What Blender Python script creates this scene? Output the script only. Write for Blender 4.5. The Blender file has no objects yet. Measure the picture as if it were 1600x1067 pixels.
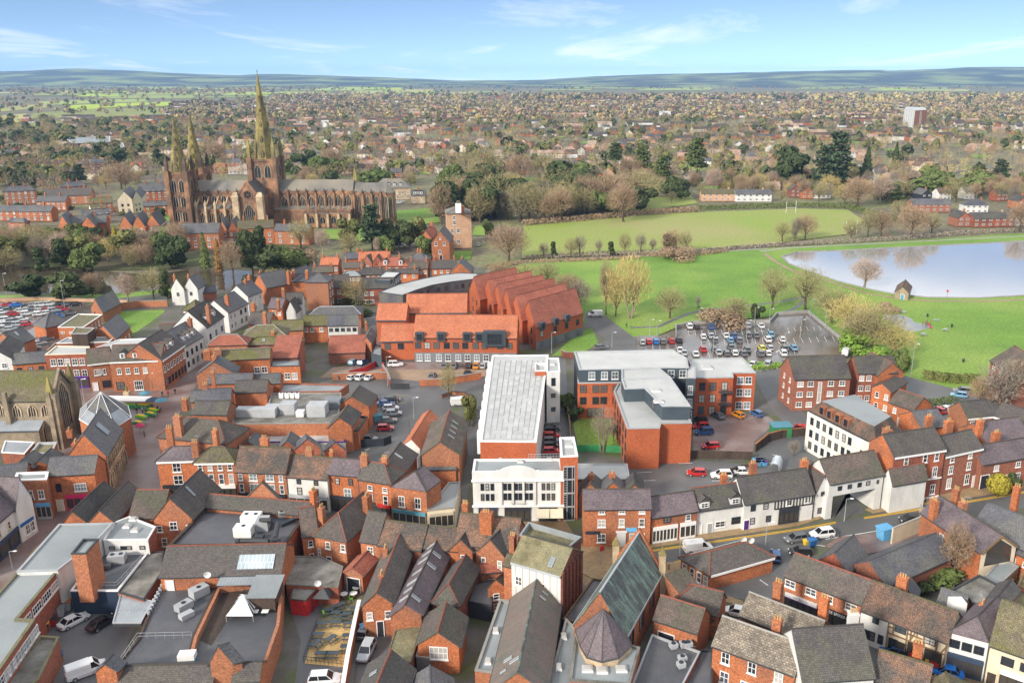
import bpy,math,random
from mathutils import Vector,Matrix,noise
rnd=random.Random(11)
S=bpy.context.scene
C=S.collection
FPX,CX,CY,HC,HZ=1350.0,868.0,533.5,80.0,119.0
PITCH=math.atan((CY-HZ)/FPX)
cam=bpy.data.cameras.new('camera')
camo=bpy.data.objects.new('camera',cam);C.objects.link(camo)
cam.sensor_width=36.0;cam.lens=36.0*FPX/1600.0
cam.shift_x=-(CX-800.0)/1600.0
cam.clip_start=1.0;cam.clip_end=60000.0
camo.location=(0,0,HC);camo.rotation_euler=(math.pi/2-PITCH,0,0)
S.camera=camo
SUN_EL,SUN_AZ=math.radians(27),math.radians(222)
sund=Vector((math.sin(SUN_AZ)*math.cos(SUN_EL),math.cos(SUN_AZ)*math.cos(SUN_EL),math.sin(SUN_EL)))
sl=bpy.data.lights.new('sun','SUN');sl.energy=2.1;sl.angle=math.radians(9.0);sl.color=(1.0,.93,.82)
so=bpy.data.objects.new('sun',sl);C.objects.link(so)
so.rotation_euler=(-sund).to_track_quat('-Z','Y').to_euler();so.location=(-200,-200,300)
w=bpy.data.worlds.new('World');S.world=w;w.use_nodes=True
nt=w.node_tree;nt.nodes.clear()
def N(t,**k):
 n=nt.nodes.new(t)
 for a,b in k.items():setattr(n,a,b)
 return n
sky=N('ShaderNodeTexSky',sky_type='NISHITA',sun_disc=False)
sky.sun_elevation=SUN_EL;sky.sun_rotation=SUN_AZ;sky.altitude=100;sky.air_density=1.0;sky.dust_density=.15;sky.ozone_density=2.5
bg=N('ShaderNodeBackground');bg.inputs['Strength'].default_value=.10
tc=N('ShaderNodeTexCoord');sep=N('ShaderNodeSeparateXYZ');nt.links.new(tc.outputs['Generated'],sep.inputs[0])
dz=N('ShaderNodeMath',operation='ADD');dz.inputs[1].default_value=.05;nt.links.new(sep.outputs['Z'],dz.inputs[0])
vx=N('ShaderNodeMath',operation='DIVIDE');vy=N('ShaderNodeMath',operation='DIVIDE')
nt.links.new(sep.outputs['X'],vx.inputs[0]);nt.links.new(dz.outputs[0],vx.inputs[1])
nt.links.new(sep.outputs['Y'],vy.inputs[0]);nt.links.new(dz.outputs[0],vy.inputs[1])
cb=N('ShaderNodeCombineXYZ');nt.links.new(vx.outputs[0],cb.inputs[0]);nt.links.new(vy.outputs[0],cb.inputs[1])
mp=N('ShaderNodeMapping');mp.inputs['Scale'].default_value=(.30,.12,1);mp.inputs['Rotation'].default_value=(0,0,.5);mp.inputs['Location'].default_value=(1.35,.4,0)
nt.links.new(cb.outputs[0],mp.inputs[0])
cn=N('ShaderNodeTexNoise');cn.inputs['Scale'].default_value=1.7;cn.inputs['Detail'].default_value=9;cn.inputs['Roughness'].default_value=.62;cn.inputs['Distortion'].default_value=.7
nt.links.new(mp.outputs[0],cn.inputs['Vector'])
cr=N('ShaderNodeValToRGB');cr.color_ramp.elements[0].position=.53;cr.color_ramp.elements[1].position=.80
zr_=N('ShaderNodeMapRange',interpolation_type='SMOOTHSTEP');zr_.inputs[1].default_value=.085;zr_.inputs[2].default_value=.32;zr_.inputs[3].default_value=0.0;zr_.inputs[4].default_value=.32  # cloud cover thickened overhead, out of view, to raise the fill light
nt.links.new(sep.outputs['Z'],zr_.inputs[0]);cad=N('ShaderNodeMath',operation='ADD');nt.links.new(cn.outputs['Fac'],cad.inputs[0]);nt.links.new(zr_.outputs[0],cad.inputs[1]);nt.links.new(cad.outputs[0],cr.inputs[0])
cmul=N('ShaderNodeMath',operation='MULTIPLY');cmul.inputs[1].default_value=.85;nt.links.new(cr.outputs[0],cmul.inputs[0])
smap=N('ShaderNodeMapping');smap.inputs['Scale'].default_value=(1,1,2.6);smap.inputs['Location'].default_value=(0,0,.13)
nt.links.new(tc.outputs['Generated'],smap.inputs[0]);snz=N('ShaderNodeVectorMath',operation='NORMALIZE');nt.links.new(smap.outputs[0],snz.inputs[0]);nt.links.new(snz.outputs[0],sky.inputs['Vector'])
hs=N('ShaderNodeHueSaturation');hs.inputs['Saturation'].default_value=.96;hs.inputs['Value'].default_value=.92
nt.links.new(sky.outputs[0],hs.inputs['Color'])
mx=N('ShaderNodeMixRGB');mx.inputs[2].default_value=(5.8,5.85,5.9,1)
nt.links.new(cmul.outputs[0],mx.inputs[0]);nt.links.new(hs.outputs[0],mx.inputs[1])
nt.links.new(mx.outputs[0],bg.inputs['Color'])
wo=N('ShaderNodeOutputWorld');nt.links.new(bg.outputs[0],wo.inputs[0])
vs=S.view_settings;vs.view_transform='Standard';vs.look='None';vs.exposure=1.25;vs.gamma=1.0;vs.use_curve_mapping=False
S.render.engine='CYCLES'
cy=S.cycles;cy.max_bounces=4;cy.diffuse_bounces=2;cy.glossy_bounces=2;cy.transmission_bounces=2;cy.transparent_max_bounces=4;cy.volume_bounces=0
cy.use_denoising=True;cy.caustics_reflective=False;cy.caustics_refractive=False
_fw=Vector((0,math.cos(PITCH),-math.sin(PITCH)));_up=Vector((0,math.sin(PITCH),math.cos(PITCH)))
def ray(x,y):return _fw+Vector(((x-CX)/FPX,0,0))-_up*((y-CY)/FPX)
def P(x,y,z=0.0):
 d=ray(x,y);t=(z-HC)/d.z
 return Vector((d.x*t,d.y*t,z))
def pj(p):
 q=Vector(p)-Vector((0,0,HC));dp=q.dot(_fw)
 return(CX+FPX*q.x/dp,CY-FPX*q.dot(_up)/dp)
def v2(p):return Vector((p[0],p[1],0))
MATS={}
def M(name):return MATS[name]
def mat(name,col,col2=None,sc=.35,rough=.85,fine=6.0,famt=.25,bump=0.0,tile=None,metal=0.0,stretch=None,spec=.3,contrast=(.35,.65),rv=.12,col3=None,sc3=.06,alt=None):
 """colour patches at two scales, a per-object value shift and, for roofs, courses of tiles from the UV map in metres"""
 m=bpy.data.materials.new(name);m.use_nodes=True;t=m.node_tree;b=t.nodes['Principled BSDF'];L=t.links.new
 b.inputs['Roughness'].default_value=rough;b.inputs['Metallic'].default_value=metal;b.inputs['Specular IOR Level'].default_value=spec
 col2=col2 or tuple(c*.72 for c in col)
 tcd=t.nodes.new('ShaderNodeTexCoord');geo=t.nodes.new('ShaderNodeNewGeometry')
 mpn=t.nodes.new('ShaderNodeMapping');mpn.inputs['Scale'].default_value=stretch or(1,1,1);L(geo.outputs['Position'],mpn.inputs[0])
 n1=t.nodes.new('ShaderNodeTexNoise');n1.inputs['Scale'].default_value=sc;n1.inputs['Detail'].default_value=5;n1.inputs['Roughness'].default_value=.65;L(mpn.outputs[0],n1.inputs['Vector'])
 r1=t.nodes.new('ShaderNodeMapRange');r1.inputs[1].default_value,r1.inputs[2].default_value=contrast;L(n1.outputs['Fac'],r1.inputs[0])
 mxa=t.nodes.new('ShaderNodeMixRGB');mxa.inputs[1].default_value=(*col,1);mxa.inputs[2].default_value=(*col2,1);L(r1.outputs[0],mxa.inputs[0])
 cur=mxa.outputs[0]
 if col3:
  n3=t.nodes.new('ShaderNodeTexNoise');n3.inputs['Scale'].default_value=sc3;n3.inputs['Detail'].default_value=4;L(geo.outputs['Position'],n3.inputs['Vector'])
  r3=t.nodes.new('ShaderNodeMapRange');r3.inputs[1].default_value,r3.inputs[2].default_value=.45,.62;L(n3.outputs['Fac'],r3.inputs[0])
  mx3=t.nodes.new('ShaderNodeMixRGB');mx3.inputs[2].default_value=(*col3,1);L(r3.outputs[0],mx3.inputs[0]);L(cur,mx3.inputs[1]);cur=mx3.outputs[0]
 n2=t.nodes.new('ShaderNodeTexNoise');n2.inputs['Scale'].default_value=fine;n2.inputs['Detail'].default_value=2;L(geo.outputs['Position'],n2.inputs['Vector'])
 r2=t.nodes.new('ShaderNodeMapRange');r2.inputs[1].default_value,r2.inputs[2].default_value=.3,.7;r2.inputs[3].default_value,r2.inputs[4].default_value=1-famt,1+famt;L(n2.outputs['Fac'],r2.inputs[0])
 oi=t.nodes.new('ShaderNodeObjectInfo')
 rr=t.nodes.new('ShaderNodeMapRange');rr.inputs[3].default_value,rr.inputs[4].default_value=1-rv,1+rv;L(oi.outputs['Random'],rr.inputs[0])
 mu=t.nodes.new('ShaderNodeMath');mu.operation='MULTIPLY';L(r2.outputs[0],mu.inputs[0]);L(rr.outputs[0],mu.inputs[1])
 hgt=n2.outputs['Fac']
 if tile:
  uv=t.nodes.new('ShaderNodeUVMap');bk=t.nodes.new('ShaderNodeTexBrick')
  bk.inputs['Scale'].default_value=1.0;bk.inputs['Brick Width'].default_value=tile[0];bk.inputs['Row Height'].default_value=tile[1];bk.inputs['Mortar Size'].default_value=tile[2];bk.inputs['Mortar Smooth'].default_value=.3
  a=tile[3];bk.inputs['Color1'].default_value=(1-a,)*3+(1,);bk.inputs['Color2'].default_value=(1+a,)*3+(1,);bk.inputs['Mortar'].default_value=(tile[4],)*3+(1,)
  L(uv.outputs[0],bk.inputs['Vector'])
  mu2=t.nodes.new('ShaderNodeMath');mu2.operation='MULTIPLY';L(mu.outputs[0],mu2.inputs[0]);L(bk.outputs['Color'],mu2.inputs[1]);mu=mu2;hgt=bk.outputs['Color']
 if alt:
  wn_=t.nodes.new('ShaderNodeTexWhiteNoise');wn_.noise_dimensions='1D';L(oi.outputs['Random'],wn_.inputs['W']);ra_=t.nodes.new('ShaderNodeMapRange');ra_.inputs[1].default_value,ra_.inputs[2].default_value=.35,1.0;ra_.inputs[4].default_value=.8;L(wn_.outputs['Value'],ra_.inputs[0])
  ma_=t.nodes.new('ShaderNodeMixRGB');ma_.inputs[2].default_value=(*alt,1);L(ra_.outputs[0],ma_.inputs[0]);L(cur,ma_.inputs[1]);cur=ma_.outputs[0]
 mm=t.nodes.new('ShaderNodeVectorMath');mm.operation='SCALE';L(cur,mm.inputs[0]);L(mu.outputs[0],mm.inputs['Scale'])
 L(mm.outputs[0],b.inputs['Base Color'])
 if bump:
  bp=t.nodes.new('ShaderNodeBump');bp.inputs['Strength'].default_value=bump;bp.inputs['Distance'].default_value=.05;L(hgt,bp.inputs['Height']);L(bp.outputs[0],b.inputs['Normal'])
 MATS[name]=m;return m
BT=(.24,.085,.012,.22,.85)
mat('brick_orange',(.52,.175,.068),(.40,.125,.052),tile=BT,stretch=(1,1,1.6),sc=.8,contrast=(.32,.68),famt=.32,fine=4.0,col3=(.30,.118,.064),sc3=.16,alt=(.36,.165,.095))
mat('brick_red',(.39,.118,.062),(.27,.082,.050),tile=BT,stretch=(1,1,1.6),sc=.8,contrast=(.32,.68),famt=.32,fine=4.0,col3=(.20,.078,.055),sc3=.16,alt=(.30,.13,.085))
mat('brick_dark',(.25,.078,.050),(.17,.058,.042),tile=BT,stretch=(1,1,1.6),sc=.8,contrast=(.32,.68),famt=.32,fine=4.0,col3=(.13,.055,.042),sc3=.16)
mat('brick_new',(.47,.128,.052),(.40,.102,.044),tile=BT,sc=.15)
mat('brick_pale',(.58,.36,.23),(.46,.27,.17),tile=BT)  # pale brick, lightened further so the far walls look sunlit
mat('render_white',(.70,.69,.66),(.56,.55,.52),sc=.5,famt=.06,stretch=(1,1,.35),rv=.05)
mat('render_cream',(.70,.60,.44),(.56,.47,.34),sc=.5,famt=.08,stretch=(1,1,.4),rv=.05)
mat('render_ivory',(.76,.73,.66),(.62,.59,.52),sc=.5,famt=.06,stretch=(1,1,.3),rv=.04)
mat('stone_church',(.36,.28,.19),(.17,.14,.105),sc=.35,famt=.25,bump=.2)
mat('stone_red',(.47,.245,.13),(.085,.058,.045),sc=.16,famt=.3,stretch=(1,1,.6),bump=.2,col3=(.17,.10,.065),sc3=.12)
mat('stone_dark',(.17,.105,.075),(.05,.042,.038),sc=.2,famt=.3,stretch=(1,1,.5))
mat('stone_pale',(.62,.47,.30),(.32,.235,.155),sc=.3,famt=.2)
mat('stone_green',(.33,.265,.085),(.10,.085,.05),sc=.25,famt=.35,stretch=(1,1,.4))
TT=(.30,.27,.03,.22,.62)
mat('slate',(.125,.125,.138),(.078,.078,.090),tile=TT,rough=.6,bump=.25,sc=.25,alt=(.135,.128,.13),col3=(.14,.135,.12),sc3=.2)
mat('slate_purple',(.175,.135,.142),(.115,.092,.102),tile=TT,rough=.65,bump=.25,sc=.25)
mat('tile_brown',(.165,.125,.103),(.098,.078,.069),tile=TT,bump=.25,sc=.4,alt=(.10,.092,.088),col3=(.105,.10,.07),sc3=.22)
mat('tile_dark',(.108,.096,.093),(.070,.064,.064),tile=TT,bump=.25,sc=.3,alt=(.115,.095,.085),col3=(.105,.10,.078),sc3=.25)
mat('tile_mottle',(.225,.125,.082),(.120,.088,.070),tile=TT,bump=.3,sc=.5,famt=.45,col3=(.088,.076,.066),sc3=.28)
mat('tile_moss',(.175,.150,.085),(.125,.104,.072),tile=TT,bump=.3,sc=.6,famt=.35,col3=(.13,.125,.045),sc3=.2)
mat('tile_stone',(.26,.215,.165),(.15,.125,.10),tile=(.45,.32,.05,.35,.6),bump=.3,sc=.7,famt=.35)
mat('tile_red',(.40,.135,.085),(.29,.098,.066),tile=TT,bump=.25,sc=.3)
mat('tile_orange',(.53,.185,.095),(.44,.145,.075),tile=TT,bump=.25,sc=.25,rv=.05)
mat('lead',(.185,.170,.145),(.115,.108,.098),sc=.2,rough=.55,stretch=(1,.3,1),famt=.12,col3=(.24,.205,.155),sc3=.05)
mat('copper_patina',(.115,.118,.110),(.25,.36,.29),sc=.45,contrast=(.44,.66),rough=.7,stretch=(.8,2.2,.5),famt=.3,tile=(.6,4,.03,.06,.7))
mat('copper_brown',(.20,.155,.13),(.125,.135,.115),sc=.35,contrast=(.45,.72),rough=.6,stretch=(1,2.0,.6),famt=.25,tile=(.6,4,.03,.06,.7))
mat('flat_grey',(.50,.50,.48),(.38,.385,.375),sc=.14,rough=.6,famt=.08,contrast=(.3,.7))
mat('flat_slate',(.27,.295,.30),(.19,.205,.21),sc=.12,rough=.45,famt=.08,col3=(.27,.29,.29),sc3=.09)
mat('flat_dark',(.088,.090,.100),(.135,.130,.135),sc=.14,rough=.45,famt=.15,contrast=(.45,.75))
mat('flat_stain',(.26,.25,.225),(.115,.105,.085),sc=.28,rough=.7,famt=.2)
mat('flat_moss',(.23,.20,.115),(.12,.105,.055),sc=.5,rough=.9,famt=.35,col3=(.17,.16,.10),sc3=.3)
mat('zinc',(.33,.35,.37),(.25,.27,.29),rough=.45,sc=.3,famt=.05,tile=(.5,30,.03,.02,.6))
mat('glazing_roof',(.42,.47,.50),(.32,.37,.40),rough=.2,sc=.4,famt=.06,tile=(.6,2.2,.04,.06,1.6))
mat('tile_sunlit_pink',(.42,.28,.22),(.31,.205,.16),famt=.25)  # far roof tile with low sun and haze put into its colour
mat('tile_sunlit_tan',(.38,.30,.225),(.28,.215,.16),famt=.25)  # tan far roof tile, sunlight on it painted into the base colour
mat('paint_white',(.80,.79,.77),(.72,.71,.69),famt=.04,rv=.03)
mat('paint_cream',(.72,.63,.46),(.62,.54,.40),famt=.05)
mat('paint_grey',(.42,.43,.44),(.34,.35,.36),famt=.05)
mat('paint_dark',(.035,.040,.050),(.028,.030,.040),famt=.1,rough=.5)
mat('paint_navy',(.040,.060,.10),(.032,.048,.08),famt=.1,rough=.5)
mat('paint_teal',(.10,.28,.36),(.08,.24,.31),rough=.5)
mat('paint_blue',(.03,.14,.38),(.025,.11,.30),rough=.5)
mat('paint_red',(.52,.03,.03),(.42,.025,.025),rough=.5)
mat('paint_pink',(.62,.03,.14),(.5,.025,.11),rough=.5)
mat('paint_purple',(.09,.03,.22),(.07,.025,.18),rough=.5)
mat('paint_skyblue',(.14,.42,.70),(.12,.36,.60),rough=.5)
mat('paint_green',(.05,.28,.10),(.04,.2,.08),rough=.5)
mat('paint_lime',(.20,.50,.04),(.16,.4,.03),rough=.5)
mat('paint_yellow',(.70,.46,.03),(.6,.38,.03),rough=.6)
mat('clad_slate',(.065,.085,.10),(.05,.066,.08),rough=.5,famt=.06)
mat('clad_grey',(.20,.20,.21),(.15,.15,.16),rough=.6,famt=.08,tile=BT)
mat('timber_black',(.035,.028,.022),(.05,.04,.03),famt=.2)
mat('timber',(.26,.17,.09),(.17,.11,.06),famt=.25,stretch=(1,1,.2))
mat('timber_dark',(.085,.058,.045),(.055,.040,.032),famt=.3,stretch=(2,2,.2))
mat('metal_pale',(.50,.51,.52),(.40,.41,.42),rough=.4,metal=.3,famt=.06)
mat('metal_dark',(.055,.058,.062),(.04,.042,.046),rough=.5,famt=.1)
mat('clay_pot',(.56,.36,.16),(.42,.25,.11),famt=.15)
mat('asphalt',(.150,.150,.150),(.110,.110,.112),sc=.12,rough=.55,famt=.12,col3=(.115,.112,.11),sc3=.05)
mat('asphalt_wet',(.185,.178,.172),(.120,.115,.112),sc=.08,rough=.12,famt=.1,spec=.55,contrast=(.35,.6),col3=(.135,.10,.08),sc3=.05)
mat('paving',(.34,.235,.125),(.25,.17,.095),tile=(.6,.4,.02,.12,.8),famt=.15,sc=.3,rough=.6)
mat('paving_red',(.225,.140,.118),(.155,.105,.095),tile=(.22,.11,.01,.12,.85),famt=.12,sc=.18,rough=.4,col3=(.25,.20,.19),sc3=.12)
mat('paving_buff',(.40,.28,.19),(.30,.21,.145),tile=(.22,.11,.01,.12,.85),famt=.1,sc=.12)
mat('concrete',(.34,.32,.29),(.25,.235,.215),sc=.3,famt=.12)
mat('line_yellow',(.62,.37,.03),(.5,.29,.03),famt=.15)
mat('line_white',(.66,.66,.64),(.45,.45,.44),sc=.9,famt=.15)
mat('yard',(.155,.145,.130),(.095,.088,.080),sc=.2,rough=.6,famt=.2,col3=(.10,.115,.045),sc3=.15)
mat('sand',(.60,.42,.18),(.48,.32,.13),sc=.5,famt=.2)
mat('grass',(.165,.290,.040),(.120,.220,.034),sc=.05,famt=.25,fine=1.2,col3=(.215,.305,.060),sc3=.02,rv=0)
mat('grass_field',(.205,.275,.048),(.245,.265,.075),sc=.03,famt=.15,fine=.8,rv=.1,col3=(.27,.27,.095),sc3=.012)
mat('grass_dry',(.20,.195,.070),(.15,.14,.06),sc=.1,famt=.25,fine=1.5)
mat('soil_scrub',(.105,.090,.050),(.065,.058,.034),sc=.12,famt=.35,fine=1.0,col3=(.095,.115,.040),sc3=.03)
mat('suburb_ground',(.19,.205,.085),(.165,.14,.095),sc=.03,famt=.3,fine=.4,col3=(.14,.115,.085),sc3=.02,rv=0)
mat('bark',(.115,.085,.055),(.075,.058,.040),famt=.3)
mat('bark_pale',(.33,.27,.20),(.22,.17,.125),famt=.3)
def glass(name,col,rough=.08):
 m=bpy.data.materials.new(name);m.use_nodes=True;b=m.node_tree.nodes['Principled BSDF']
 b.inputs['Base Color'].default_value=(*col,1);b.inputs['Roughness'].default_value=rough;b.inputs['Specular IOR Level'].default_value=.7
 MATS[name]=m
glass('glass_dark',(.022,.026,.034));glass('glass_blue',(.07,.085,.10),.05);glass('glass_half',(.13,.12,.11),.12);glass('glass_pale',(.20,.24,.26));glass('glass_shop',(.055,.048,.042),.12);glass('glass_curtain',(.42,.40,.37),.2)
glass('tyre',(.018,.018,.018),.8);glass('car_glass',(.012,.014,.018),.05);glass('lamp_red',(.35,.01,.01),.2);glass('lamp_clear',(.6,.6,.58),.1);glass('rim',(.30,.30,.32),.35)
def leafmat(name,c1,c2,rough=.8,trans=.0):
 m=bpy.data.materials.new(name);m.use_nodes=True;t=m.node_tree;b=t.nodes['Principled BSDF'];L=t.links.new
 g=t.nodes.new('ShaderNodeNewGeometry');oi=t.nodes.new('ShaderNodeObjectInfo')
 ad=t.nodes.new('ShaderNodeMath');ad.operation='ADD';L(g.outputs['Random Per Island'],ad.inputs[0]);L(oi.outputs['Random'],ad.inputs[1])
 hf=t.nodes.new('ShaderNodeMath');hf.operation='MULTIPLY';hf.inputs[1].default_value=.5;L(ad.outputs[0],hf.inputs[0])
 mxn=t.nodes.new('ShaderNodeMixRGB');mxn.inputs[1].default_value=(*c1,1);mxn.inputs[2].default_value=(*c2,1);L(hf.outputs[0],mxn.inputs[0]);L(mxn.outputs[0],b.inputs['Base Color'])
 b.inputs['Roughness'].default_value=rough;b.inputs['Specular IOR Level'].default_value=.15
 MATS[name]=m
leafmat('twig_olive',(0.387,0.338,0.161),(0.248,0.206,0.107));leafmat('twig_brown',(0.445,0.305,0.189),(0.272,0.189,0.123))
leafmat('twig_gold',(0.593,0.470,0.173),(0.395,0.314,0.140));leafmat('twig_pink',(.50,.37,.28),(.34,.25,.19));leafmat('twig_grey',(0.346,0.288,0.222),(0.215,0.182,0.140))
leafmat('leaf_dark',(.046,.066,.024),(.090,.108,.042));leafmat('leaf_mid',(.088,.122,.034),(.150,.180,.056));leafmat('leaf_olive',(.125,.135,.040),(.19,.185,.065))
leafmat('leaf_blue',(.060,.090,.045),(.105,.135,.070));leafmat('leaf_gold',(.42,.34,.04),(.30,.26,.04));leafmat('leaf_rust',(.36,.20,.045),(.24,.125,.04));leafmat('leaf_lime',(.16,.28,.035),(.22,.32,.06))
class MB:
 def __init__(s,org=(0,0,0)):s.v=[];s.f=[];s.m=[];s.o=Vector(org)
 def poly(s,pts,mi=0):
  n=len(s.v);o=s.o
  s.v+=[(p[0]-o.x,p[1]-o.y,p[2]-o.z)for p in pts];s.f.append(tuple(range(n,n+len(pts))));s.m.append(mi)
 def hexa(s,b,t,mi=0,bottom=True,top=True):
  k=len(b)
  for i in range(k):s.poly([b[i],b[(i+1)%k],t[(i+1)%k],t[i]],mi)
  if top:s.poly(t,mi)
  if bottom:s.poly(b[::-1],mi)
 def box(s,c,ux,uy,z0,z1,mi=0,bottom=False):
  """c base centre, ux uy half vectors"""
  c=Vector((c[0],c[1],0));ux=v2(ux);uy=v2(uy)
  q=[c-ux-uy,c+ux-uy,c+ux+uy,c-ux+uy]
  s.hexa([Vector((p.x,p.y,z0))for p in q],[Vector((p.x,p.y,z1))for p in q],mi,bottom)
 def bx(s,x0,x1,y0,y1,z0,z1,mi=0):
  s.hexa([Vector(p)for p in((x0,y0,z0),(x1,y0,z0),(x1,y1,z0),(x0,y1,z0))],[Vector(p)for p in((x0,y0,z1),(x1,y0,z1),(x1,y1,z1),(x0,y1,z1))],mi)
 def tube(s,a,b,r0,r1,n=5,mi=0,cap=False):
  a=Vector(a);b=Vector(b);d=(b-a).normalized()if(b-a).length>1e-6 else Vector((0,0,1))
  u=d.orthogonal().normalized();w_=d.cross(u)
  A=[a+(u*math.cos(i*2*math.pi/n)+w_*math.sin(i*2*math.pi/n))*r0 for i in range(n)]
  B=[b+(u*math.cos(i*2*math.pi/n)+w_*math.sin(i*2*math.pi/n))*r1 for i in range(n)]
  s.hexa(A,B,mi,cap,cap)
 def prism(s,pts,z0,z1,mi=0,mt=None,bottom=False,top=True):
  b=[Vector((p[0],p[1],z0))for p in pts];t=[Vector((p[0],p[1],z1))for p in pts]
  s.hexa(b,t,mi,bottom,False)
  if top:s.poly(t,mi if mt is None else mt)
 def slab(s,pts,th,mi=0):
  """thick sheet under the polygon pts"""
  s.hexa([Vector(p)-Vector((0,0,th))for p in pts],[Vector(p)for p in pts],mi)
 def mesh(s,name,mats,uv=True,smooth=False):
  me=bpy.data.meshes.new(name);me.from_pydata(s.v,[],s.f)
  for m in mats:me.materials.append(M(m)if isinstance(m,str)else m)
  if len(mats)>1:me.polygons.foreach_set('material_index',s.m)
  if smooth:me.polygons.foreach_set('use_smooth',[True]*len(s.f))
  if uv:
   lay=me.uv_layers.new(name='UVMap');dat=[]
   for pl in me.polygons:
    n=pl.normal
    u=Vector((-n.y,n.x,0))
    u=u.normalized()if u.length>.15 else Vector((1,0,0))
    vv=n.cross(u)
    for vi in pl.vertices:
     p=me.vertices[vi].co;dat+=(p.dot(u),p.dot(vv))
   lay.data.foreach_set('uv',dat)
  me.update();return me
 def build(s,name,mats,parent=None,uv=True,smooth=False,loc=None):
  if not s.f:return None
  return ob(name,s.mesh(name,[mats]if isinstance(mats,str)else mats,uv,smooth),parent,loc if loc is not None else(s.o if parent is None else(0,0,0)))
def ob(name,data,parent=None,loc=(0,0,0),rz=0.0,sc=None):
 o=bpy.data.objects.new(name,data);C.objects.link(o);o.location=loc
 if rz:o.rotation_euler=(0,0,rz)
 if sc:o.scale=(sc,sc,sc)if not hasattr(sc,'__len__')else sc
 if parent:o.parent=parent
 return o
def tag(o,label,cat,group=None,kind=None):
 if label:o['label']=label
 if cat:o['category']=cat
 if group:o['group']=group
 if kind:o['kind']=kind
 return o
def thing(name,label,cat,loc=(0,0,0),rz=0.0,group=None):
 return tag(ob(name,None,None,loc,rz),label,cat,group)
def copy_tree(o,loc,rz=0,sc=None,label=None,group=None,mats=None):
 c=o.copy();C.objects.link(c);c.location=loc;c.rotation_euler=(0,0,rz)
 if sc:c.scale=(sc,sc,sc)if not hasattr(sc,'__len__')else sc
 if label:c['label']=label
 if group:c['group']=group
 for ch in KIDS.get(o.name,[]):
  d=ch.copy();C.objects.link(d);d.parent=c
  for g in KIDS.get(ch.name,[]):
   e=g.copy();C.objects.link(e);e.parent=d
  if mats and ch.name.split('.')[0]in mats:
   d.material_slots[0].link='OBJECT';d.material_slots[0].material=M(mats[ch.name.split('.')[0]])
 return c
KIDS={}
def note_kids(o):
 KIDS[o.name]=list(o.children)
 for c in o.children:KIDS[c.name]=list(c.children)
def sheet(name,px,material,z,label=None,cat=None,kind='structure',world=False):
 m=MB()
 m.poly([Vector((p[0],p[1],z))if world else P(p[0],p[1],z)for p in px])
 if sum((a[0]*b[1]-b[0]*a[1])for a,b in zip(m.v,m.v[1:]+m.v[:1]))<0:m.f=[tuple(reversed(m.f[0]))]
 return tag(m.build(name,material),label,cat,None,kind)
def strip(name,px,width,material,z,parent=None,world=False):
 """a ribbon of constant width along ground pixels"""
 pts=[Vector((p[0],p[1],z))if world else P(p[0],p[1],z)for p in px];m=MB();Lh=[];Rh=[]
 for i,p in enumerate(pts):
  d=(pts[min(i+1,len(pts)-1)]-pts[max(i-1,0)]).normalized();n=Vector((-d.y,d.x,0))*width/2
  Lh.append(p+n);Rh.append(p-n)
 for i in range(len(pts)-1):m.poly([Rh[i],Rh[i+1],Lh[i+1],Lh[i]])
 return m,Lh,Rh
WC={}
def win_mesh(w_,h,st):
 k=(round(w_,1),round(h,1),st)
 if k in WC:return WC[k]
 fm={'w':'paint_white','d':'paint_dark','s':'paint_white','k':'metal_dark','c':'paint_cream','p':'paint_white','v':'paint_white','b':'paint_dark'}[st]
 gm={'p':'glass_pale','s':'glass_dark','v':'glass_curtain'}.get(st,'glass_dark')
 m=MB();t=.11 if w_>.6 else .07;hw=w_/2;y0,y1=-.10,.05
 if st=='b':t=.05
 m.bx(-hw,hw,y0,y1,0,t);m.bx(-hw,hw,y0,y1,h-t,h);m.bx(-hw,-hw+t,y0,y1,t,h-t);m.bx(hw-t,hw,y0,y1,t,h-t)
 if st!='b':
  m.bx(-hw+t,hw-t,y0+.02,y1,h*.5-.04,h*.5+.04)
  if w_>1.0:m.bx(-.04,.04,y0+.02,y1,t,h-t)
  if w_>2.0:
   for x in(-hw/2,hw/2):m.bx(x-.04,x+.04,y0+.02,y1,t,h-t)
 fr=m.mesh('window',[fm],uv=False)
 g=MB();g.poly([Vector((-hw+t,y0+.055,t)),Vector((hw-t,y0+.055,t)),Vector((hw-t,y0+.055,h-t)),Vector((-hw+t,y0+.055,h-t))])
 gl=[g.mesh('pane',[x],uv=False)for x in((gm,gm,'glass_blue','glass_curtain','glass_half')if gm=='glass_dark' else(gm,gm,'glass_blue'))]
 sm=None
 if st in 'wspvc':
  q=MB();q.bx(-hw-.12,hw+.12,-.2,0,-.16,-.005);sm=q.mesh('sill',['paint_white' if st!='c' else 'stone_pale'],uv=False)
 WC[k]=(fr,gl,sm);return WC[k]
def window(par,p,rz,w_,h,st='w'):
 fr,gl,sm=win_mesh(w_,h,st)
 o=ob('window',fr,par,Vector(p)-par.location,rz);ob('pane',rnd.choice(gl),o)
 if sm and h>.7:ob('sill',sm,o)
 return o
def wall_wins(par,a,b,specs,z0=0):
 """specs: (n or list of u, list of z, w, h, style) on the wall a->b whose outside is to the right of a->b"""
 a=v2(a);b=v2(b);d=(b-a);ln=d.length;d=d/ln;rz=math.atan2(d.y,d.x)
 for sp in specs:
  us,zs,w_,h=sp[:4];st=sp[4]if len(sp)>4 else 'w'
  if isinstance(us,int):us=[(i+.5)/us for i in range(us)]
  for u in us:
   for z in zs:window(par,a+d*(ln*u)+Vector((0,0,z0+z)),rz,w_,h,st)
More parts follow.
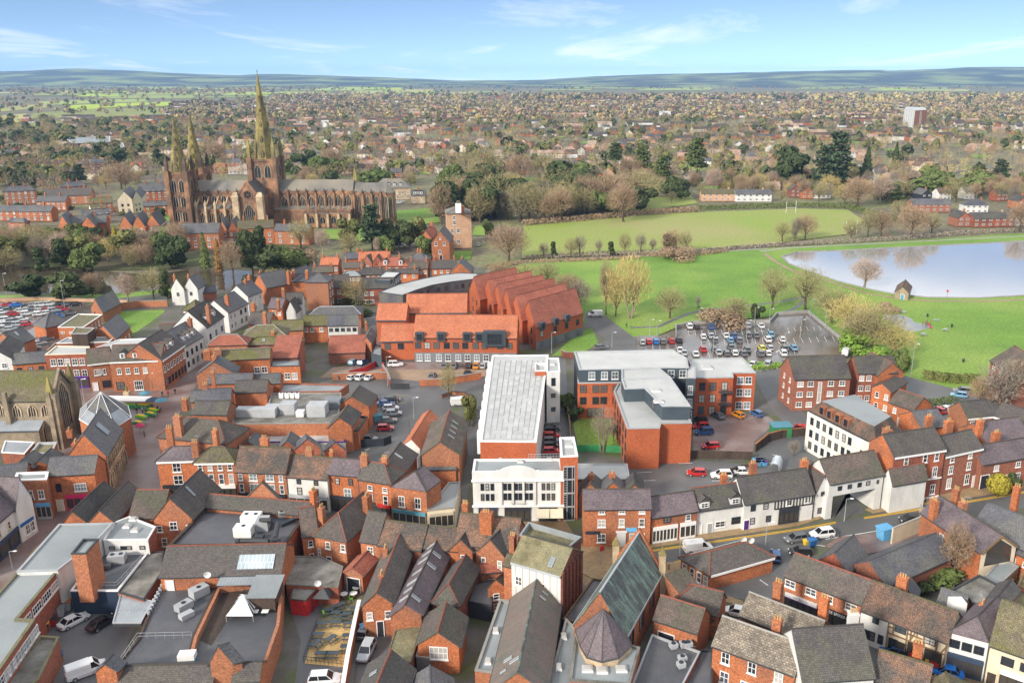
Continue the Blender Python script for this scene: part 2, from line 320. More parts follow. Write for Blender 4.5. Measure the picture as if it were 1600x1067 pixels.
def door(par,p,rz,w_=1.0,h=2.1,m_='paint_dark',frame='paint_white'):
 m=MB();m.bx(-w_/2,w_/2,-.08,.04,.02,h);o=m.build('door',m_,par,uv=False);o.location=Vector(p)-par.location;o.rotation_euler=(0,0,rz)
 f=MB();f.bx(-w_/2-.12,-w_/2,-.13,.04,.02,h+.12);f.bx(w_/2,w_/2+.12,-.13,.04,.02,h+.12);f.bx(-w_/2,w_/2,-.13,.04,h,h+.12);f.build('door_frame',frame,o,uv=False)
 return o
def lettering(par,txt,p,rz,size,m_,tilt=math.pi/2,name='lettering',ext=.02):
 c=bpy.data.curves.new('txt','FONT');c.body=txt;c.size=size;c.align_x='CENTER';c.align_y='CENTER';c.extrude=ext
 t=bpy.data.objects.new('txt',c);me=bpy.data.meshes.new_from_object(t);me.name=name;bpy.data.objects.remove(t);me.materials.clear();me.materials.append(M(m_))
 o=ob(name,me,par,Vector(p)-(par.location if par and par.parent is None else Vector((0,0,0))))
 o.rotation_euler=(tilt,0,rz);return o
def faint_letters(par,p,rz,h,pat,step):
 m=MB();n=len(pat)
 for i,c in enumerate(pat):
  if c=='1':x=(i-(n-1)/2)*step;k=h*(1 if i%3 else 1.3);m.bx(x-.02,x+.04,-.03,.01,0,k);m.bx(x+.04,x+step*.6,-.03,.01,k*(.4 if i%2 else .75),k*(.4 if i%2 else .75)+.06)
 o=m.build('lettering','paint_grey',par,uv=False);o.location=Vector(p)-par.location;o.rotation_euler=(0,0,rz);return o
def shopfront(par,a,b,z0,z1,col='paint_dark',n=4,doorat=None,glassm='glass_shop',fascia=None):
 """frame > panes, fascia on wall a->b (outside to the right)"""
 a=v2(a);b=v2(b);d=b-a;ln=d.length;rz=math.atan2(d.y,d.x);t=.12
 m=MB();hf=z1-.75
 m.bx(.1,ln-.1,-.22,.02,z0,z0+.5);m.bx(.1,ln-.1,-.22,.02,hf,hf+.12)
 for i in range(n+1):
  x=.1+(ln-.2)*i/n;m.bx(max(.1,x-t/2),min(ln-.1,x+t/2),-.24,.02,z0+.5,hf)
 o=m.build('shopfront',col,par,uv=False);o.location=a-v2(par.location)-Vector((0,0,par.location.z));o.rotation_euler=(0,0,rz)
 f=MB();f.bx(.1,ln-.1,-.34,.02,hf+.12,z1);f.build('fascia',fascia or col,o,uv=False)
 for i in range(n):
  x0,x1=.1+(ln-.2)*i/n+t/2,.1+(ln-.2)*(i+1)/n-t/2
  g=MB();g.poly([Vector((x0,-.12,z0+.5)),Vector((x1,-.12,z0+.5)),Vector((x1,-.12,hf)),Vector((x0,-.12,hf))]);g.build('pane',glassm,o,uv=False)
 return o
POT=None;AER=None
def chimney(par,p,z0,z1,rz=0.0,sx=.55,sy=.38,m_='brick_orange',pots=3):
 global POT
 if POT is None:
  q=MB();n=7
  for(za,ra),(zb,rb)in zip(((0,.15),(.1,.13),(.5,.11),(.55,.14)),((.1,.13),(.5,.11),(.55,.14),(.62,.13))):q.tube((0,0,za),(0,0,zb),ra,rb,n,0,zb>.6)
  POT=q.mesh('chimney_pot',['clay_pot'],uv=False)
 m=MB();m.bx(-sx,sx,-sy,sy,z0,z1-.25);m.bx(-sx-.08,sx+.08,-sy-.08,sy+.08,z1-.25,z1-.1);m.bx(-sx-.02,sx+.02,-sy-.02,sy+.02,z1-.1,z1)
 o=m.build('chimney',m_,par);o.location=Vector((p[0],p[1],0))-par.location;o.location.z=-par.location.z;o.rotation_euler=(0,0,rz)
 global AER
 if rnd.random()<.3 and z1>7:
  if AER is None:
   q=MB();q.tube((0,0,0),(0,0,1.7),.025,.02,4);q.tube((-.5,0,1.55),(.6,0,1.55),.02,.02,3)
   for k in range(6):q.tube((-.4+.18*k,-.28,1.55),(-.4+.18*k,.28,1.55),.015,.015,3)
   AER=q.mesh('aerial',['metal_pale'],uv=False)
  ob('aerial',AER,o,(sx*.6,sy+.05,z1-.6),rnd.uniform(0,6))
 for i in range(pots):ob('chimney_pot',POT,o,((i-(pots-1)/2)*min(.36,1.9*sx/max(pots,1)),0,z1-.02))
 return o
SKY={}
def skylight(par,p,n,u,w_=.8,h=1.1,name='rooflight',gm='glass_pale'):
 """a rooflight lying on the plane with normal n, u = horizontal direction"""
 k=(round(w_,1),round(h,1),gm)
 if k not in SKY:
  m=MB();t=.07
  for x0,x1,y0,y1 in((-w_/2,w_/2,0,t),(-w_/2,w_/2,h-t,h),(-w_/2,-w_/2+t,t,h-t),(w_/2-t,w_/2,t,h-t)):m.bx(x0,x1,y0,y1,-.02,.12)
  g=MB();g.poly([Vector((-w_/2+t,t,.07)),Vector((w_/2-t,t,.07)),Vector((w_/2-t,h-t,.07)),Vector((-w_/2+t,h-t,.07))])
  SKY[k]=(m.mesh(name,['paint_grey'],uv=False),g.mesh('pane',[gm],uv=False))
 n=n.normalized();u=u.normalized();vv=n.cross(u)
 mw=Matrix((u,vv,n)).transposed().to_4x4();mw.translation=Vector(p)-par.location
 o=ob(name,SKY[k][0],par);o.matrix_local=mw;ob('pane',SKY[k][1],o);return o
def quad(A,B,he,D=None,R=None,F=None,C4=None,pitch=40,rise=None,ap=None):
 """footprint corners front-left, front-right, back-right, back-left in the plan, and the rise of the ridge.
    A, B front eave pixels at height he; then D metres of depth, or R a ridge pixel (ridge along A-B), F the far ridge pixel (ridge away), C4 the pixel of the back-left eave corner"""
 a=P(*A,he);b=P(*B,he);ab=b-a;n=Vector((-ab.y,ab.x,0)).normalized();tp=math.tan(math.radians(pitch))
 if C4 is not None:
  d=P(*C4,he)-a
 elif R is not None:
  r=ray(*R);c0=Vector((0,0,HC))
  s_=(he+tp*(c0-a).dot(n)-HC)/(r.z-tp*r.dot(n));t=(c0+r*s_-a).dot(n);d=n*(2*t)
 elif F is not None:
  mid=(a+b)/2
  if ap is not None:
   lo,hi=he,he+25
   for _ in range(40):
    z=(lo+hi)/2
    if pj((mid.x,mid.y,z))[1]>ap:lo=z
    else:hi=z
   rise=lo-he
  if rise is None:rise=ab.length/2*tp
  d=v2(P(*F,he+rise))-v2(mid)
 else:d=n*D
 q=[v2(a),v2(b),v2(b+d),v2(a+d)]
 if rise is None:rise=(d.length if F is None else ab.length)/2*tp
 return q,rise
def roof_slab(m,pts,th=.16,mi=0):m.slab(pts,th,mi)
def house(label,A,B,he,kind='x',wall='brick_orange',roof='tile_dark',z0=0.0,name='house',cat='house',D=None,R=None,F=None,C4=None,pitch=40,rise=None,ap=None,wins=(),chim=(),over=.35,fascia=None,hip=1.0,sky=(),group=None,walls=None,q=None,ridge='clay_ridge',chm='brick_orange',hips=(1,1),doors=(),shops=()):
 if q is None:q,rise=quad(A,B,he,D,R,F,C4,pitch,rise,ap)
 ctr=sum(q,Vector())/4;T=thing(name,label,cat,(ctr.x,ctr.y,z0),0,group);o=T.location
 along=kind in('x','hx','l');zr=he+rise
 c=q if along else[q[1],q[2],q[3],q[0]]
 e=[Vector((p.x,p.y,he))for p in c]
 m0,m1=(e[0]+e[3])/2,(e[1]+e[2])/2;axis=(m1-m0).normalized();span=(e[3]-e[0]).length;hl=(m1-m0).length
 r0,r1=Vector((m0.x,m0.y,zr)),Vector((m1.x,m1.y,zr))
 hipped=kind in('hx','hy')
 if hipped:
  k=min(span/2*hip,hl/2-.01)
  if hips[0]:r0=r0+axis*k
  if hips[1]:r1=r1-axis*k
 W_=MB(o);zb=lambda p:Vector((p.x,p.y,z0))
 wm=[wall]+list(dict.fromkeys((walls or{}).values()));wi=lambda s:wm.index(walls[s])if walls and s in walls else 0
 smap=(0,1,2,3)if along else(1,2,3,0)
 for i in range(4):
  a,b=e[i],e[(i+1)%4];s=smap[i]
  if kind=='l':
   hi={0:(he,he),1:(he,zr),2:(zr,zr),3:(zr,he)}[i]
   W_.poly([zb(a),zb(b),Vector((b.x,b.y,hi[1])),Vector((a.x,a.y,hi[0]))],wi(s));continue
  if i in(1,3)and not(hipped and hips[1 if i==1 else 0]):
   top=r1 if i==1 else r0;W_.poly([zb(a),zb(b),b,top,a],wi(s))
  else:W_.poly([zb(a),zb(b),b,a],wi(s))
 W_.build('wall',wm,T)
 rm=MB(o);ov=over;up=Vector((0,0,.06))
 n0=(e[0]-e[3]).normalized();sl=rise/(span/2)if span else 1
 vg=axis*.14
 def ev(p,n):return p+n*ov-Vector((0,0,sl*ov))+up
 if kind=='l':
  s1=rise/span
  f0,f1=e[0]+n0*ov-Vector((0,0,s1*ov))-vg+up,e[1]+n0*ov-Vector((0,0,s1*ov))+vg+up
  roof_slab(rm,[f0,f1,Vector((e[2].x,e[2].y,zr))-n0*.1+vg+up,Vector((e[3].x,e[3].y,zr))-n0*.1-vg+up])
  planes={0:(e[0],e[1],Vector((e[2].x,e[2].y,zr)),Vector((e[3].x,e[3].y,zr)))}
 else:
  x0=axis*ov if(hipped and hips[0])else vg;x1=axis*ov if(hipped and hips[1])else vg
  ra,rb=r0+up-(vg if not(hipped and hips[0])else Vector()),r1+up+(vg if not(hipped and hips[1])else Vector())
  roof_slab(rm,[ev(e[0],n0)-x0,ev(e[1],n0)+x1,rb,ra]);roof_slab(rm,[ev(e[2],-n0)+x1,ev(e[3],-n0)-x0,ra,rb])
  if hipped and hips[0]:roof_slab(rm,[ev(e[3],-n0)-x0,ev(e[0],n0)-x0,ra])
  if hipped and hips[1]:roof_slab(rm,[ev(e[1],n0)+x1,ev(e[2],-n0)+x1,rb])
  planes={0:(e[0],e[1],r1,r0),2:(e[2],e[3],r0,r1)}
 RO=rm.build('roof',roof,T)
 if kind!='l':
  rg=MB(o);dn=Vector((0,0,.05));n1=n0*.16
  pa,pb=(ra,rb)
  if(pb-pa).length>.3:rg.hexa([pa+n1-dn,pb+n1-dn,pb-n1-dn,pa-n1-dn],[pa+n1*.4+dn*2,pb+n1*.4+dn*2,pb-n1*.4+dn*2,pa-n1*.4+dn*2])
  if hipped:
   for fl,rr,cs in((hips[0],ra,(ev(e[0],n0)-x0,ev(e[3],-n0)-x0)),(hips[1],rb,(ev(e[1],n0)+x1,ev(e[2],-n0)+x1))):
    if fl:
     for cc in cs:rg.tube(cc+dn,rr+dn,.12,.12,4)
  rg.build('ridge',RIDGE.get(roof,'tile_brown')if ridge=='clay_ridge' else ridge,RO,uv=False)
 sides=((e[0],e[1],n0),(e[2],e[3],-n0))if kind!='l' else((e[0],e[1],n0),)
 for a,b,n in sides:
  gm=MB(o);d=(b-a).normalized();h=.16 if not fascia else .38
  p0=ev(a,n)if kind!='l' else a+n*ov;p1=ev(b,n)if kind!='l' else b+n*ov;zt=p0.z-.02
  q0,q1=p0+n*.10,p1+n*.10
  gm.hexa([Vector((p.x,p.y,zt-h))for p in(q0,q1,p1-n*.05,p0-n*.05)],[Vector((p.x,p.y,zt))for p in(q0,q1,p1-n*.05,p0-n*.05)])
  gm.build('gutter',fascia or 'metal_dark',T,uv=False)
 for s,*sp in wins:wall_wins(T,q[s],q[(s+1)%4],[tuple(sp)],z0)
 for s,u,*r in doors:
  a,b=q[s],q[(s+1)%4];d=b-a;door(T,a+d*u+Vector((0,0,z0)),math.atan2(d.y,d.x),*r)
 for s,u0,u1,col,n,*r in shops:
  a,b=q[s],q[(s+1)%4];shopfront(T,a+(b-a)*u0,a+(b-a)*u1,z0,z0+3.3,col,n,**(r[0]if r else{}))
 rzx=math.atan2(axis.y,axis.x)
 for ch in chim:
  if isinstance(ch[0],str):
   zt=zr+ch[3];p=P(ch[1],ch[2],zt);chimney(T,p,max(z0,he-.3),zt,rzx,*(ch[4:]or()),m_=chm)if len(ch)<6 else chimney(T,p,max(z0,he-.3),zt,rzx,ch[4],ch[5],m_=chm)
  else:
   u,v,top=ch[:3];p=r0+(r1-r0)*u+n0*(-v*span/2);chimney(T,p,he,zr+top,rzx+math.pi/2,m_=chm,pots=ch[3]if len(ch)>3 else 3)
 for(s,u,v,*wh)in sky:
  pl=planes[s];lo=pl[0]+(pl[1]-pl[0])*u;hi_=pl[3]+(pl[2]-pl[3])*u;p=lo+(hi_-lo)*v
  uu=(pl[1]-pl[0]).normalized();nn=uu.cross((hi_-lo).normalized());skylight(T,p+nn*.1,nn,uu,*wh)
 HQ[T.name]=(q,he,zr,r0,r1);return T
HQ={}
RIDGE={'tile_sunlit_pink':'tile_sunlit_pink','tile_sunlit_tan':'tile_sunlit_tan','slate':'slate','slate_purple':'tile_brown','tile_brown':'tile_red','tile_dark':'tile_dark','tile_mottle':'tile_moss','tile_moss':'tile_moss','tile_stone':'concrete','tile_red':'tile_red','tile_orange':'tile_orange','lead':'lead','copper_patina':'metal_pale','copper_brown':'copper_patina','zinc':'zinc'}
def ring(pts,inset):
 """inset copy of a plan polygon (counter-clockwise)"""
 n=len(pts);out=[]
 for i in range(n):
  p,a,b=pts[i],pts[i-1],pts[(i+1)%n]
  d0=(p-a).normalized();d1=(b-p).normalized();n0=Vector((-d0.y,d0.x,0));n1=Vector((-d1.y,d1.x,0))
  k=1+n0.dot(n1);out.append(p+(n0+n1)*(inset/max(k,.25)))
 return out
def area2(p):return sum(p[i].x*p[(i+1)%len(p)].y-p[(i+1)%len(p)].x*p[i].y for i in range(len(p)))
def flat(label,px,h,z0=0.0,wall='brick_red',roof='flat_grey',trim='paint_grey',par=.45,pw=.3,name='flat_roofed_building',cat='building',wins=(),group=None,sky=(),world=False,walls=None,doors=(),shops=(),over=0.0):
 """px: roof outline (pixels at height h), counter-clockwise seen from above, i.e. front-left, front-right, back-right, back-left"""
 pts=[v2(p)for p in px]if world else[v2(P(p[0],p[1],h))for p in px]
 if area2(pts)<0:raise ValueError('clockwise: '+label)
 ctr=sum(pts,Vector())/len(pts);T=thing(name,label,cat,(ctr.x,ctr.y,z0),0,group);o=T.location
 m=MB(o);wm=[wall]+list(dict.fromkeys((walls or{}).values()));n=len(pts)
 for i in range(n):
  a,b=pts[i],pts[(i+1)%n]
  m.poly([Vector((a.x,a.y,z0)),Vector((b.x,b.y,z0)),Vector((b.x,b.y,h-.2)),Vector((a.x,a.y,h-.2))],wm.index(walls[i])if walls and i in walls else 0)
 m.build('wall',wm,T)
 ins=ring(pts,pw);out=ring(pts,-.05-over)
 r=MB(o);r.poly([Vector((p.x,p.y,h-par))for p in ins]);RO=r.build('roof',roof,T)
 t=MB(o)
 for i in range(n):
  j=(i+1)%n;zz=lambda p,z:Vector((p.x,p.y,z))
  t.poly([zz(out[i],h-.2),zz(out[j],h-.2),zz(out[j],h),zz(out[i],h)]);t.poly([zz(out[i],h),zz(out[j],h),zz(ins[j],h),zz(ins[i],h)]);t.poly([zz(ins[i],h),zz(ins[j],h),zz(ins[j],h-par),zz(ins[i],h-par)]);t.poly([zz(pts[i],h-.2),zz(pts[j],h-.2),zz(out[j],h-.2),zz(out[i],h-.2)])
 t.build('parapet',trim,T)
 for s,*sp in wins:wall_wins(T,pts[s],pts[(s+1)%n],[tuple(sp)],z0)
 for s,u,*r_ in doors:
  a,b=pts[s],pts[(s+1)%n];d=b-a;door(T,a+d*u+Vector((0,0,z0)),math.atan2(d.y,d.x),*r_)
 for s,u0,u1,col,k,*r_ in shops:
  a,b=pts[s],pts[(s+1)%n];shopfront(T,a+(b-a)*u0,a+(b-a)*u1,z0,z0+3.3,col,k,**(r_[0]if r_ else{}))
 for(x,y,*wh)in sky:
  p=P(x,y,h-par+.02);dome(T,p,*wh)
 HQ[T.name]=(pts,h,h-par,None,None);return T
DOME={}
def dome(par,p,w_=1.2,d=1.2,rz=0.0):
 k=(round(w_,1),round(d,1))
 if k not in DOME:
  m=MB();m.bx(-w_/2,w_/2,-d/2,d/2,0,.3);g=MB()
  a=[Vector((x,y,.3))for x,y in((-w_/2,-d/2),(w_/2,-d/2),(w_/2,d/2),(-w_/2,d/2))];b=[Vector((p_.x*.65,p_.y*.65,.48))for p_ in a];g.hexa(a,b,0,False)
  DOME[k]=(m.mesh('roof_dome',['paint_white'],uv=False),g.mesh('pane',['glass_curtain'],uv=False))
 o=ob('roof_dome',DOME[k][0],par,Vector(p)-par.location,rz);ob('pane',DOME[k][1],o);return o
def cone_roof(T,base,apex,m_='slate',over=.0,name='roof',ribs=None):
 """a many-sided pointed roof: base = list of world points, apex = point"""
 m=MB(T.location);n=len(base)
 for i in range(n):m.poly([base[i],base[(i+1)%n],apex])
 RO=m.build(name,m_,T)
 if ribs:
  r=MB(T.location)
  for p in base:r.tube(p,apex,.09,.06,4)
  for i in range(n):r.tube(base[i],base[(i+1)%n],.12,.12,4)
  r.build('rib',ribs,RO,uv=False)
 return RO
# ========= ground, roads, water, far land
G=MB();G.poly([Vector(p)for p in((-9000,-150,-.3),(9000,-150,-.3),(9000,11000,-.3),(-9000,11000,-.3))])
tag(G.build('ground','suburb_ground'),None,None,None,'structure')
sheet('town_ground',[(-400,1500),(2000,1500),(1800,640),(1420,590),(1180,575),(915,500),(760,420),(560,400),(300,440),(-200,452)],'yard',-.02)
sheet('park_grass',[(760,432),(840,405),(1060,398),(1210,387),(1420,376),(1750,355),(1800,650),(1420,600),(1335,560),(1262,488),(1150,500),(1056,512),(990,540),(915,505),(800,450)],'grass',.0)
sheet('playing_field',[(815,404),(818,352),(900,344),(1060,333),(1250,326),(1325,328),(1350,345),(1322,366),(1210,380),(1060,393)],'grass_field',.004)
sheet('close_lawn',[(215,352),(218,328),(262,322),(272,345)],'grass',.02)
sheet('close_lawn',[(500,373),(505,359),(575,357),(640,372),(600,380)],'grass',.02)
sheet('close_lawn',[(600,348),(612,330),(676,325),(690,347),(650,352)],'grass',.02)
sheet('close_lawn',[(738,368),(742,353),(762,351),(757,368)],'grass',.03)
sheet('close_lawn',[(704,405),(706,393),(738,392),(735,405)],'grass',.03)
sheet('museum_garden',[(160,502),(175,487),(255,484),(258,487),(212,520),(185,525)],'grass',.02)
sheet('pool_bank',[(-80,470),(-80,462),(160,460),(300,447),(300,453),(150,470)],'grass',.01)
sheet('close_slope',[(-100,425),(-100,360),(60,352),(250,352),(420,362),(500,392),(440,428),(300,420),(120,423)],'soil_scrub',.0)
def water(name,px,z,col,label):
 if name not in MATS:
  m=bpy.data.materials.new(name);m.use_nodes=True;t=m.node_tree;b=t.nodes['Principled BSDF']
  b.inputs['Base Color'].default_value=(*col,1);b.inputs['Roughness'].default_value=.025;b.inputs['Specular IOR Level'].default_value=.9;b.inputs['Metallic'].default_value=.7 if name=='lake_water' else .0
  g=t.nodes.new('ShaderNodeNewGeometry');n_=t.nodes.new('ShaderNodeTexNoise');n_.inputs['Scale'].default_value=.8;n_.inputs['Detail'].default_value=3;t.links.new(g.outputs['Position'],n_.inputs['Vector'])
  bp=t.nodes.new('ShaderNodeBump');bp.inputs['Strength'].default_value=.04;bp.inputs['Distance'].default_value=.2;t.links.new(n_.outputs['Fac'],bp.inputs['Height']);t.links.new(bp.outputs[0],b.inputs['Normal'])
  MATS[name]=m
 return sheet(name,px,name,z)
LAKE=[(1222,401),(1232,412),(1262,424),(1310,440),(1357,452),(1397,460),(1450,465),(1530,466),(1600,462),(1740,452),(1740,368),(1600,377),(1480,383),(1400,387),(1330,391),(1245,394)]
water('lake_water',LAKE,.05,(.74,.725,.69),'')
water('pool_water',[(-90,452),(-90,418),(60,416),(130,421),(240,430),(300,420),(420,424),(452,440),(420,460),(300,448),(160,460)],.03,(.075,.06,.04),'')
m,a,b=strip('',LAKE+LAKE[:1],.8,'concrete',.0);kb=MB()
for i in range(len(a)-1):kb.hexa([a[i],b[i],b[i+1],a[i+1]],[p+Vector((0,0,.3))for p in(a[i],b[i],b[i+1],a[i+1])])
tag(kb.build('lake_edge','concrete'),None,None,None,'structure')
m,a,b=strip('',[(1188,393),(1222,388),(1300,384),(1420,378),(1600,369),(1740,361)],2.2,'',.02);tag(m.build('lakeside_path','concrete'),None,None,None,'structure')
m,a,b=strip('',[(1740,470),(1600,468),(1530,471),(1450,470),(1395,465),(1350,457),(1290,438),(1240,424),(1210,408),(1195,396)],1.8,'',.02);tag(m.build('lakeside_path','paving_buff'),None,None,None,'structure')
m,a,b=strip('',[(985,512),(1030,510),(1052,500),(1075,490),(1110,483),(1160,479),(1222,471),(1262,463)],1.8,'',.012);tag(m.build('park_path','asphalt'),None,None,None,'structure')
m,a,b=strip('',[(1262,463),(1245,480),(1215,493)],1.8,'',.016);tag(m.build('park_path','asphalt'),None,None,None,'structure')
m,a,b=strip('',[(760,424),(800,413),(900,405),(1060,397),(1200,388)],2.2,'',.012);tag(m.build('park_path','concrete'),None,None,None,'structure')
sheet('play_surface',[(1380,497),(1384,491),(1408,492),(1425,498),(1428,503),(1460,510),(1432,518),(1415,517),(1400,508)],'flat_slate',.012)
sheet('street',[(975,900),(985,864),(1016,858),(1250,824),(1436,793),(1543,776),(1660,755),(1660,785),(1440,817),(1372,829),(1290,846),(1240,870),(1228,905),(1350,955),(1480,1010),(1600,1062),(1700,1110),(1500,1160),(1290,1010),(1160,935),(1100,930),(1055,905),(1020,900)],'asphalt',.004)
def kerbed(name,px,material,h=.12,z0=-.02):
 pts=[P(x,y,h)for x,y in px];m=MB()
 if area2(pts)<0:pts.reverse()
 m.prism(pts,z0,h);return tag(m.build(name,material),None,None,None,'structure')
kerbed('pavement',[(880,856),(905,849),(1017,842),(1090,829),(1162,818),(1290,798),(1302,803),(1250,820),(1016,855),(985,861),(960,900),(930,905),(880,880)],'paving')
kerbed('pavement',[(1352,795),(1391,781),(1530,754),(1650,733),(1650,753),(1543,772),(1436,789),(1365,801)],'paving')
kerbed('pavement',[(1024,885),(1040,878),(1064,876),(1112,922),(1160,938),(1165,948),(1090,928),(1030,905)],'paving')
kerbed('pavement',[(1370,985),(1396,1000),(1480,1037),(1540,1060),(1640,1095),(1640,1130),(1470,1075),(1370,1020)],'paving')
kerbed('pavement',[(1290,852),(1310,838),(1372,832),(1440,820),(1432,850),(1340,868)],'paving_red',.1)
kerbed('pavement',[(1228,908),(1350,957),(1400,985),(1396,992),(1345,968),(1225,918)],'paving',.1)
sheet('bridge_lane',[(1302,812),(1352,801),(1325,765),(1270,720),(1220,700),(1200,690),(1260,680),(1310,720),(1340,760)],'asphalt',.008)
for i,(off,z)in enumerate(((0,0),(.3,0))):
 for seg in([(1000,862),(1016,859.5),(1250,825.5),(1306,815)],[(1350,808),(1436,794.5),(1543,777.5),(1650,759)]):
  m,a,b=strip('',[(x,y+off*6.5)for x,y in seg],.28,'',.012);tag(m.build('yellow_line','line_yellow'),None,None,None,'structure')
for seg in([(1040,880.5),(1100,867),(1150,858)],[(1030,888),(1062,912),(1110,926)]):
 m,a,b=strip('',seg,.3,'',.012);tag(m.build('yellow_line','line_yellow'),None,None,None,'structure')
for seg in([(1290,842),(1390,826)],[(1260,857),(1278,851),(1289,853)],[(1187,905),(1200,914)]):
 m,a,b=strip('',seg,.22,'',.012);tag(m.build('white_line','line_white'),None,None,None,'structure')
sheet('square_paving',[(722,822),(735,812),(880,806),(905,850),(985,862),(975,905),(930,930),(880,880),(800,850)],'paving',.006)
sheet('market_square',[(-80,1000),(-80,860),(30,800),(60,730),(90,690),(104,606),(262,602),(330,520),(352,532),(292,625),(252,700),(250,800),(180,840),(90,840)],'paving_red',.0)
sheet('market_terrace',[(-20,965),(52,857),(80,838),(96,842),(20,950)],'paving',.006)
sheet('pool_car_park',[(-90,472),(60,470),(160,478),(150,505),(80,560),(40,580),(-90,590)],'asphalt_wet',.0)
sheet('access_road',[(520,600),(610,575),(772,585),(772,604),(742,690),(724,815),(692,822),(712,740),(742,640),(735,628),(690,645),(650,700),(622,735),(545,735),(560,650),(545,620)],'asphalt',.002)
sheet('forecourt',[(500,590),(520,574),(610,566),(775,568),(768,586),(700,600),(640,594),(606,590)],'paving_buff',.006)
sheet('lane',[(580,566),(596,556),(594,500),(570,478),(545,478),(552,486),(576,500),(582,530)],'asphalt',.003)
sheet('parking_bays',[(525,578),(560,566),(800,566),(798,576),(660,577)],'paving_red',.012)
sheet('residents_car_park',[(1084,716),(1082,648),(1100,640),(1200,650),(1212,660),(1178,690),(1176,714)],'paving_red',.0)
sheet('rear_car_park',[(970,770),(984,720),(1094,719),(1180,726),(1262,725),(1300,752),(1190,752),(1100,768),(1040,776)],'asphalt',.0)
sheet('office_yard',[(1178,716),(1182,690),(1256,672),(1262,725),(1245,732)],'asphalt',.004)
sheet('narrow_yard',[(842,715),(848,560),(884,560),(890,700),(874,715)],'asphalt',.0)
sheet('long_car_park',[(990,552),(992,525),(1056,523),(1054,508),(1082,503),(1203,501),(1214,489),(1262,487),(1345,555),(1300,562),(1222,578),(1184,586),(1060,560)],'asphalt_wet',.01)
sheet('side_road',[(1180,592),(1182,584),(1232,574),(1222,592),(1262,655),(1330,720),(1290,730),(1205,640)],'asphalt',.014)
sheet('entrance_road',[(912,500),(918,485),(938,488),(965,508),(992,528),(995,552),(940,556),(945,530)],'asphalt',.012)
sheet('parkside_road',[(1404,600),(1410,586),(1500,610),(1560,632),(1620,640),(1620,690),(1500,655),(1470,680),(1455,640)],'asphalt',.012)
sheet('garden_lawn',[(904,700),(895,662),(910,650),(955,655),(972,700)],'grass',.012)
sheet('verge',[(1075,560),(1180,578),(1235,573),(1232,566)],'grass',.02)
sheet('verge',[(862,556),(905,520),(925,512),(935,535),(905,556)],'grass',.02)
sheet('pub_yard',[(455,1110),(470,1000),(440,905),(520,890),(575,905),(560,985),(548,1110)],'asphalt',.004)
sheet('delivery_yard',[(30,1110),(60,960),(95,920),(190,905),(240,930),(200,1000),(190,1110)],'asphalt',.004)
sheet('bin_yard',[(548,1110),(572,960),(612,950),(616,1030),(590,1110)],'asphalt',.006)
def bays(p0,p1,n,depth_px,par=None,col='line_white',w_=.12):
 """n+1 bay lines between two ground pixels, each running by depth_px"""
 mb=MB()
 for i in range(n+1):
  x=p0[0]+(p1[0]-p0[0])*i/n;y=p0[1]+(p1[1]-p0[1])*i/n
  a=P(x,y,.022);b=P(x+depth_px[0],y+depth_px[1],.022);d=(b-a).normalized();nn=Vector((-d.y,d.x,0))*w_/2
  mb.poly([a-nn,b-nn,b+nn,a+nn])
 return tag(mb.build('bay_line',col),None,None,None,'structure')
bays((1075,516),(1200,513),12,(2,9));bays((1095,531),(1215,527),10,(2,9));bays((1095,552),(1240,545),12,(2,8));bays((1230,512),(1290,509),6,(3,6));bays((1215,530),(1300,525),7,(4,8))
bays((1092,650),(1195,653),5,(8,9),col='concrete');bays((1060,724),(1112,751),3,(22,-1),w_=.18);bays((1012,724),(1024,750),2,(-22,1),w_=.18)
bays((0,478),(110,476),10,(-5,9));bays((640,618),(608,690),6,(-26,-2),col='line_yellow')
FIELDS=[([(-30,196),(-30,184),(40,178),(46,187),(10,196)],'f3'),([(60,165),(62,159),(150,156),(230,155),(232,159),(140,162)],'f4'),([(260,190),(262,184),(300,182),(305,188)],'f2'),([(98,172),(100,165),(232,160),(234,164),(105,173)],'f1'),([(234,166),(236,160),(282,159),(281,166)],'f1'),([(45,186),(52,177),(150,170),(262,169),(262,181),(120,184)],'f2'),([(0,175),(0,168),(85,161),(80,168)],'f3'),([(150,154),(160,150),(330,146),(420,146),(420,151),(270,154)],'f4'),([(0,200),(60,190),(250,184),(250,190),(100,198)],'f2'),([(652,158),(660,152),(735,149),(738,155)],'f1'),([(1352,152),(1355,147),(1408,148),(1405,153)],'f1'),([(1442,156),(1448,150),(1535,149),(1530,155)],'f2'),([(1180,150),(1182,146),(1198,146),(1196,151)],'f1'),([(1535,158),(1540,149),(1700,147),(1700,157)],'f3')]
mat('f1',(.40,.50,.04),(.32,.42,.045),sc=.01,fine=.1);mat('f2',(.25,.29,.075),(.28,.28,.10),sc=.01,fine=.1);mat('f3',(.42,.38,.13),(.32,.32,.11),sc=.01,fine=.1);mat('f4',(.28,.37,.09),(.33,.35,.10),sc=.01,fine=.1)
mat('hill_wood',(.050,.066,.062),(.034,.046,.050),sc=.004,fine=.03,contrast=(.4,.6),col3=(.24,.29,.11),sc3=.0022)
for i,(px,mm_)in enumerate(FIELDS):sheet('field',px,mm_,.25+.02*i)
fr=random.Random(5)
for i in range(90):
 y0=fr.uniform(128,147);x0=fr.uniform(-40,760)if i%3 else fr.uniform(760,1640)
 if x0>760 and y0>140:y0-=9
 wd=fr.uniform(40,120);h_=(y0-119)*fr.uniform(.08,.18)
 sheet('field',[(x0,y0+h_),(x0+wd*.1,y0),(x0+wd,y0-fr.uniform(0,.6)),(x0+wd*.95,y0+h_*.9)],fr.choice(['f1','f2','f4','f4','f3']),.6+.02*i)
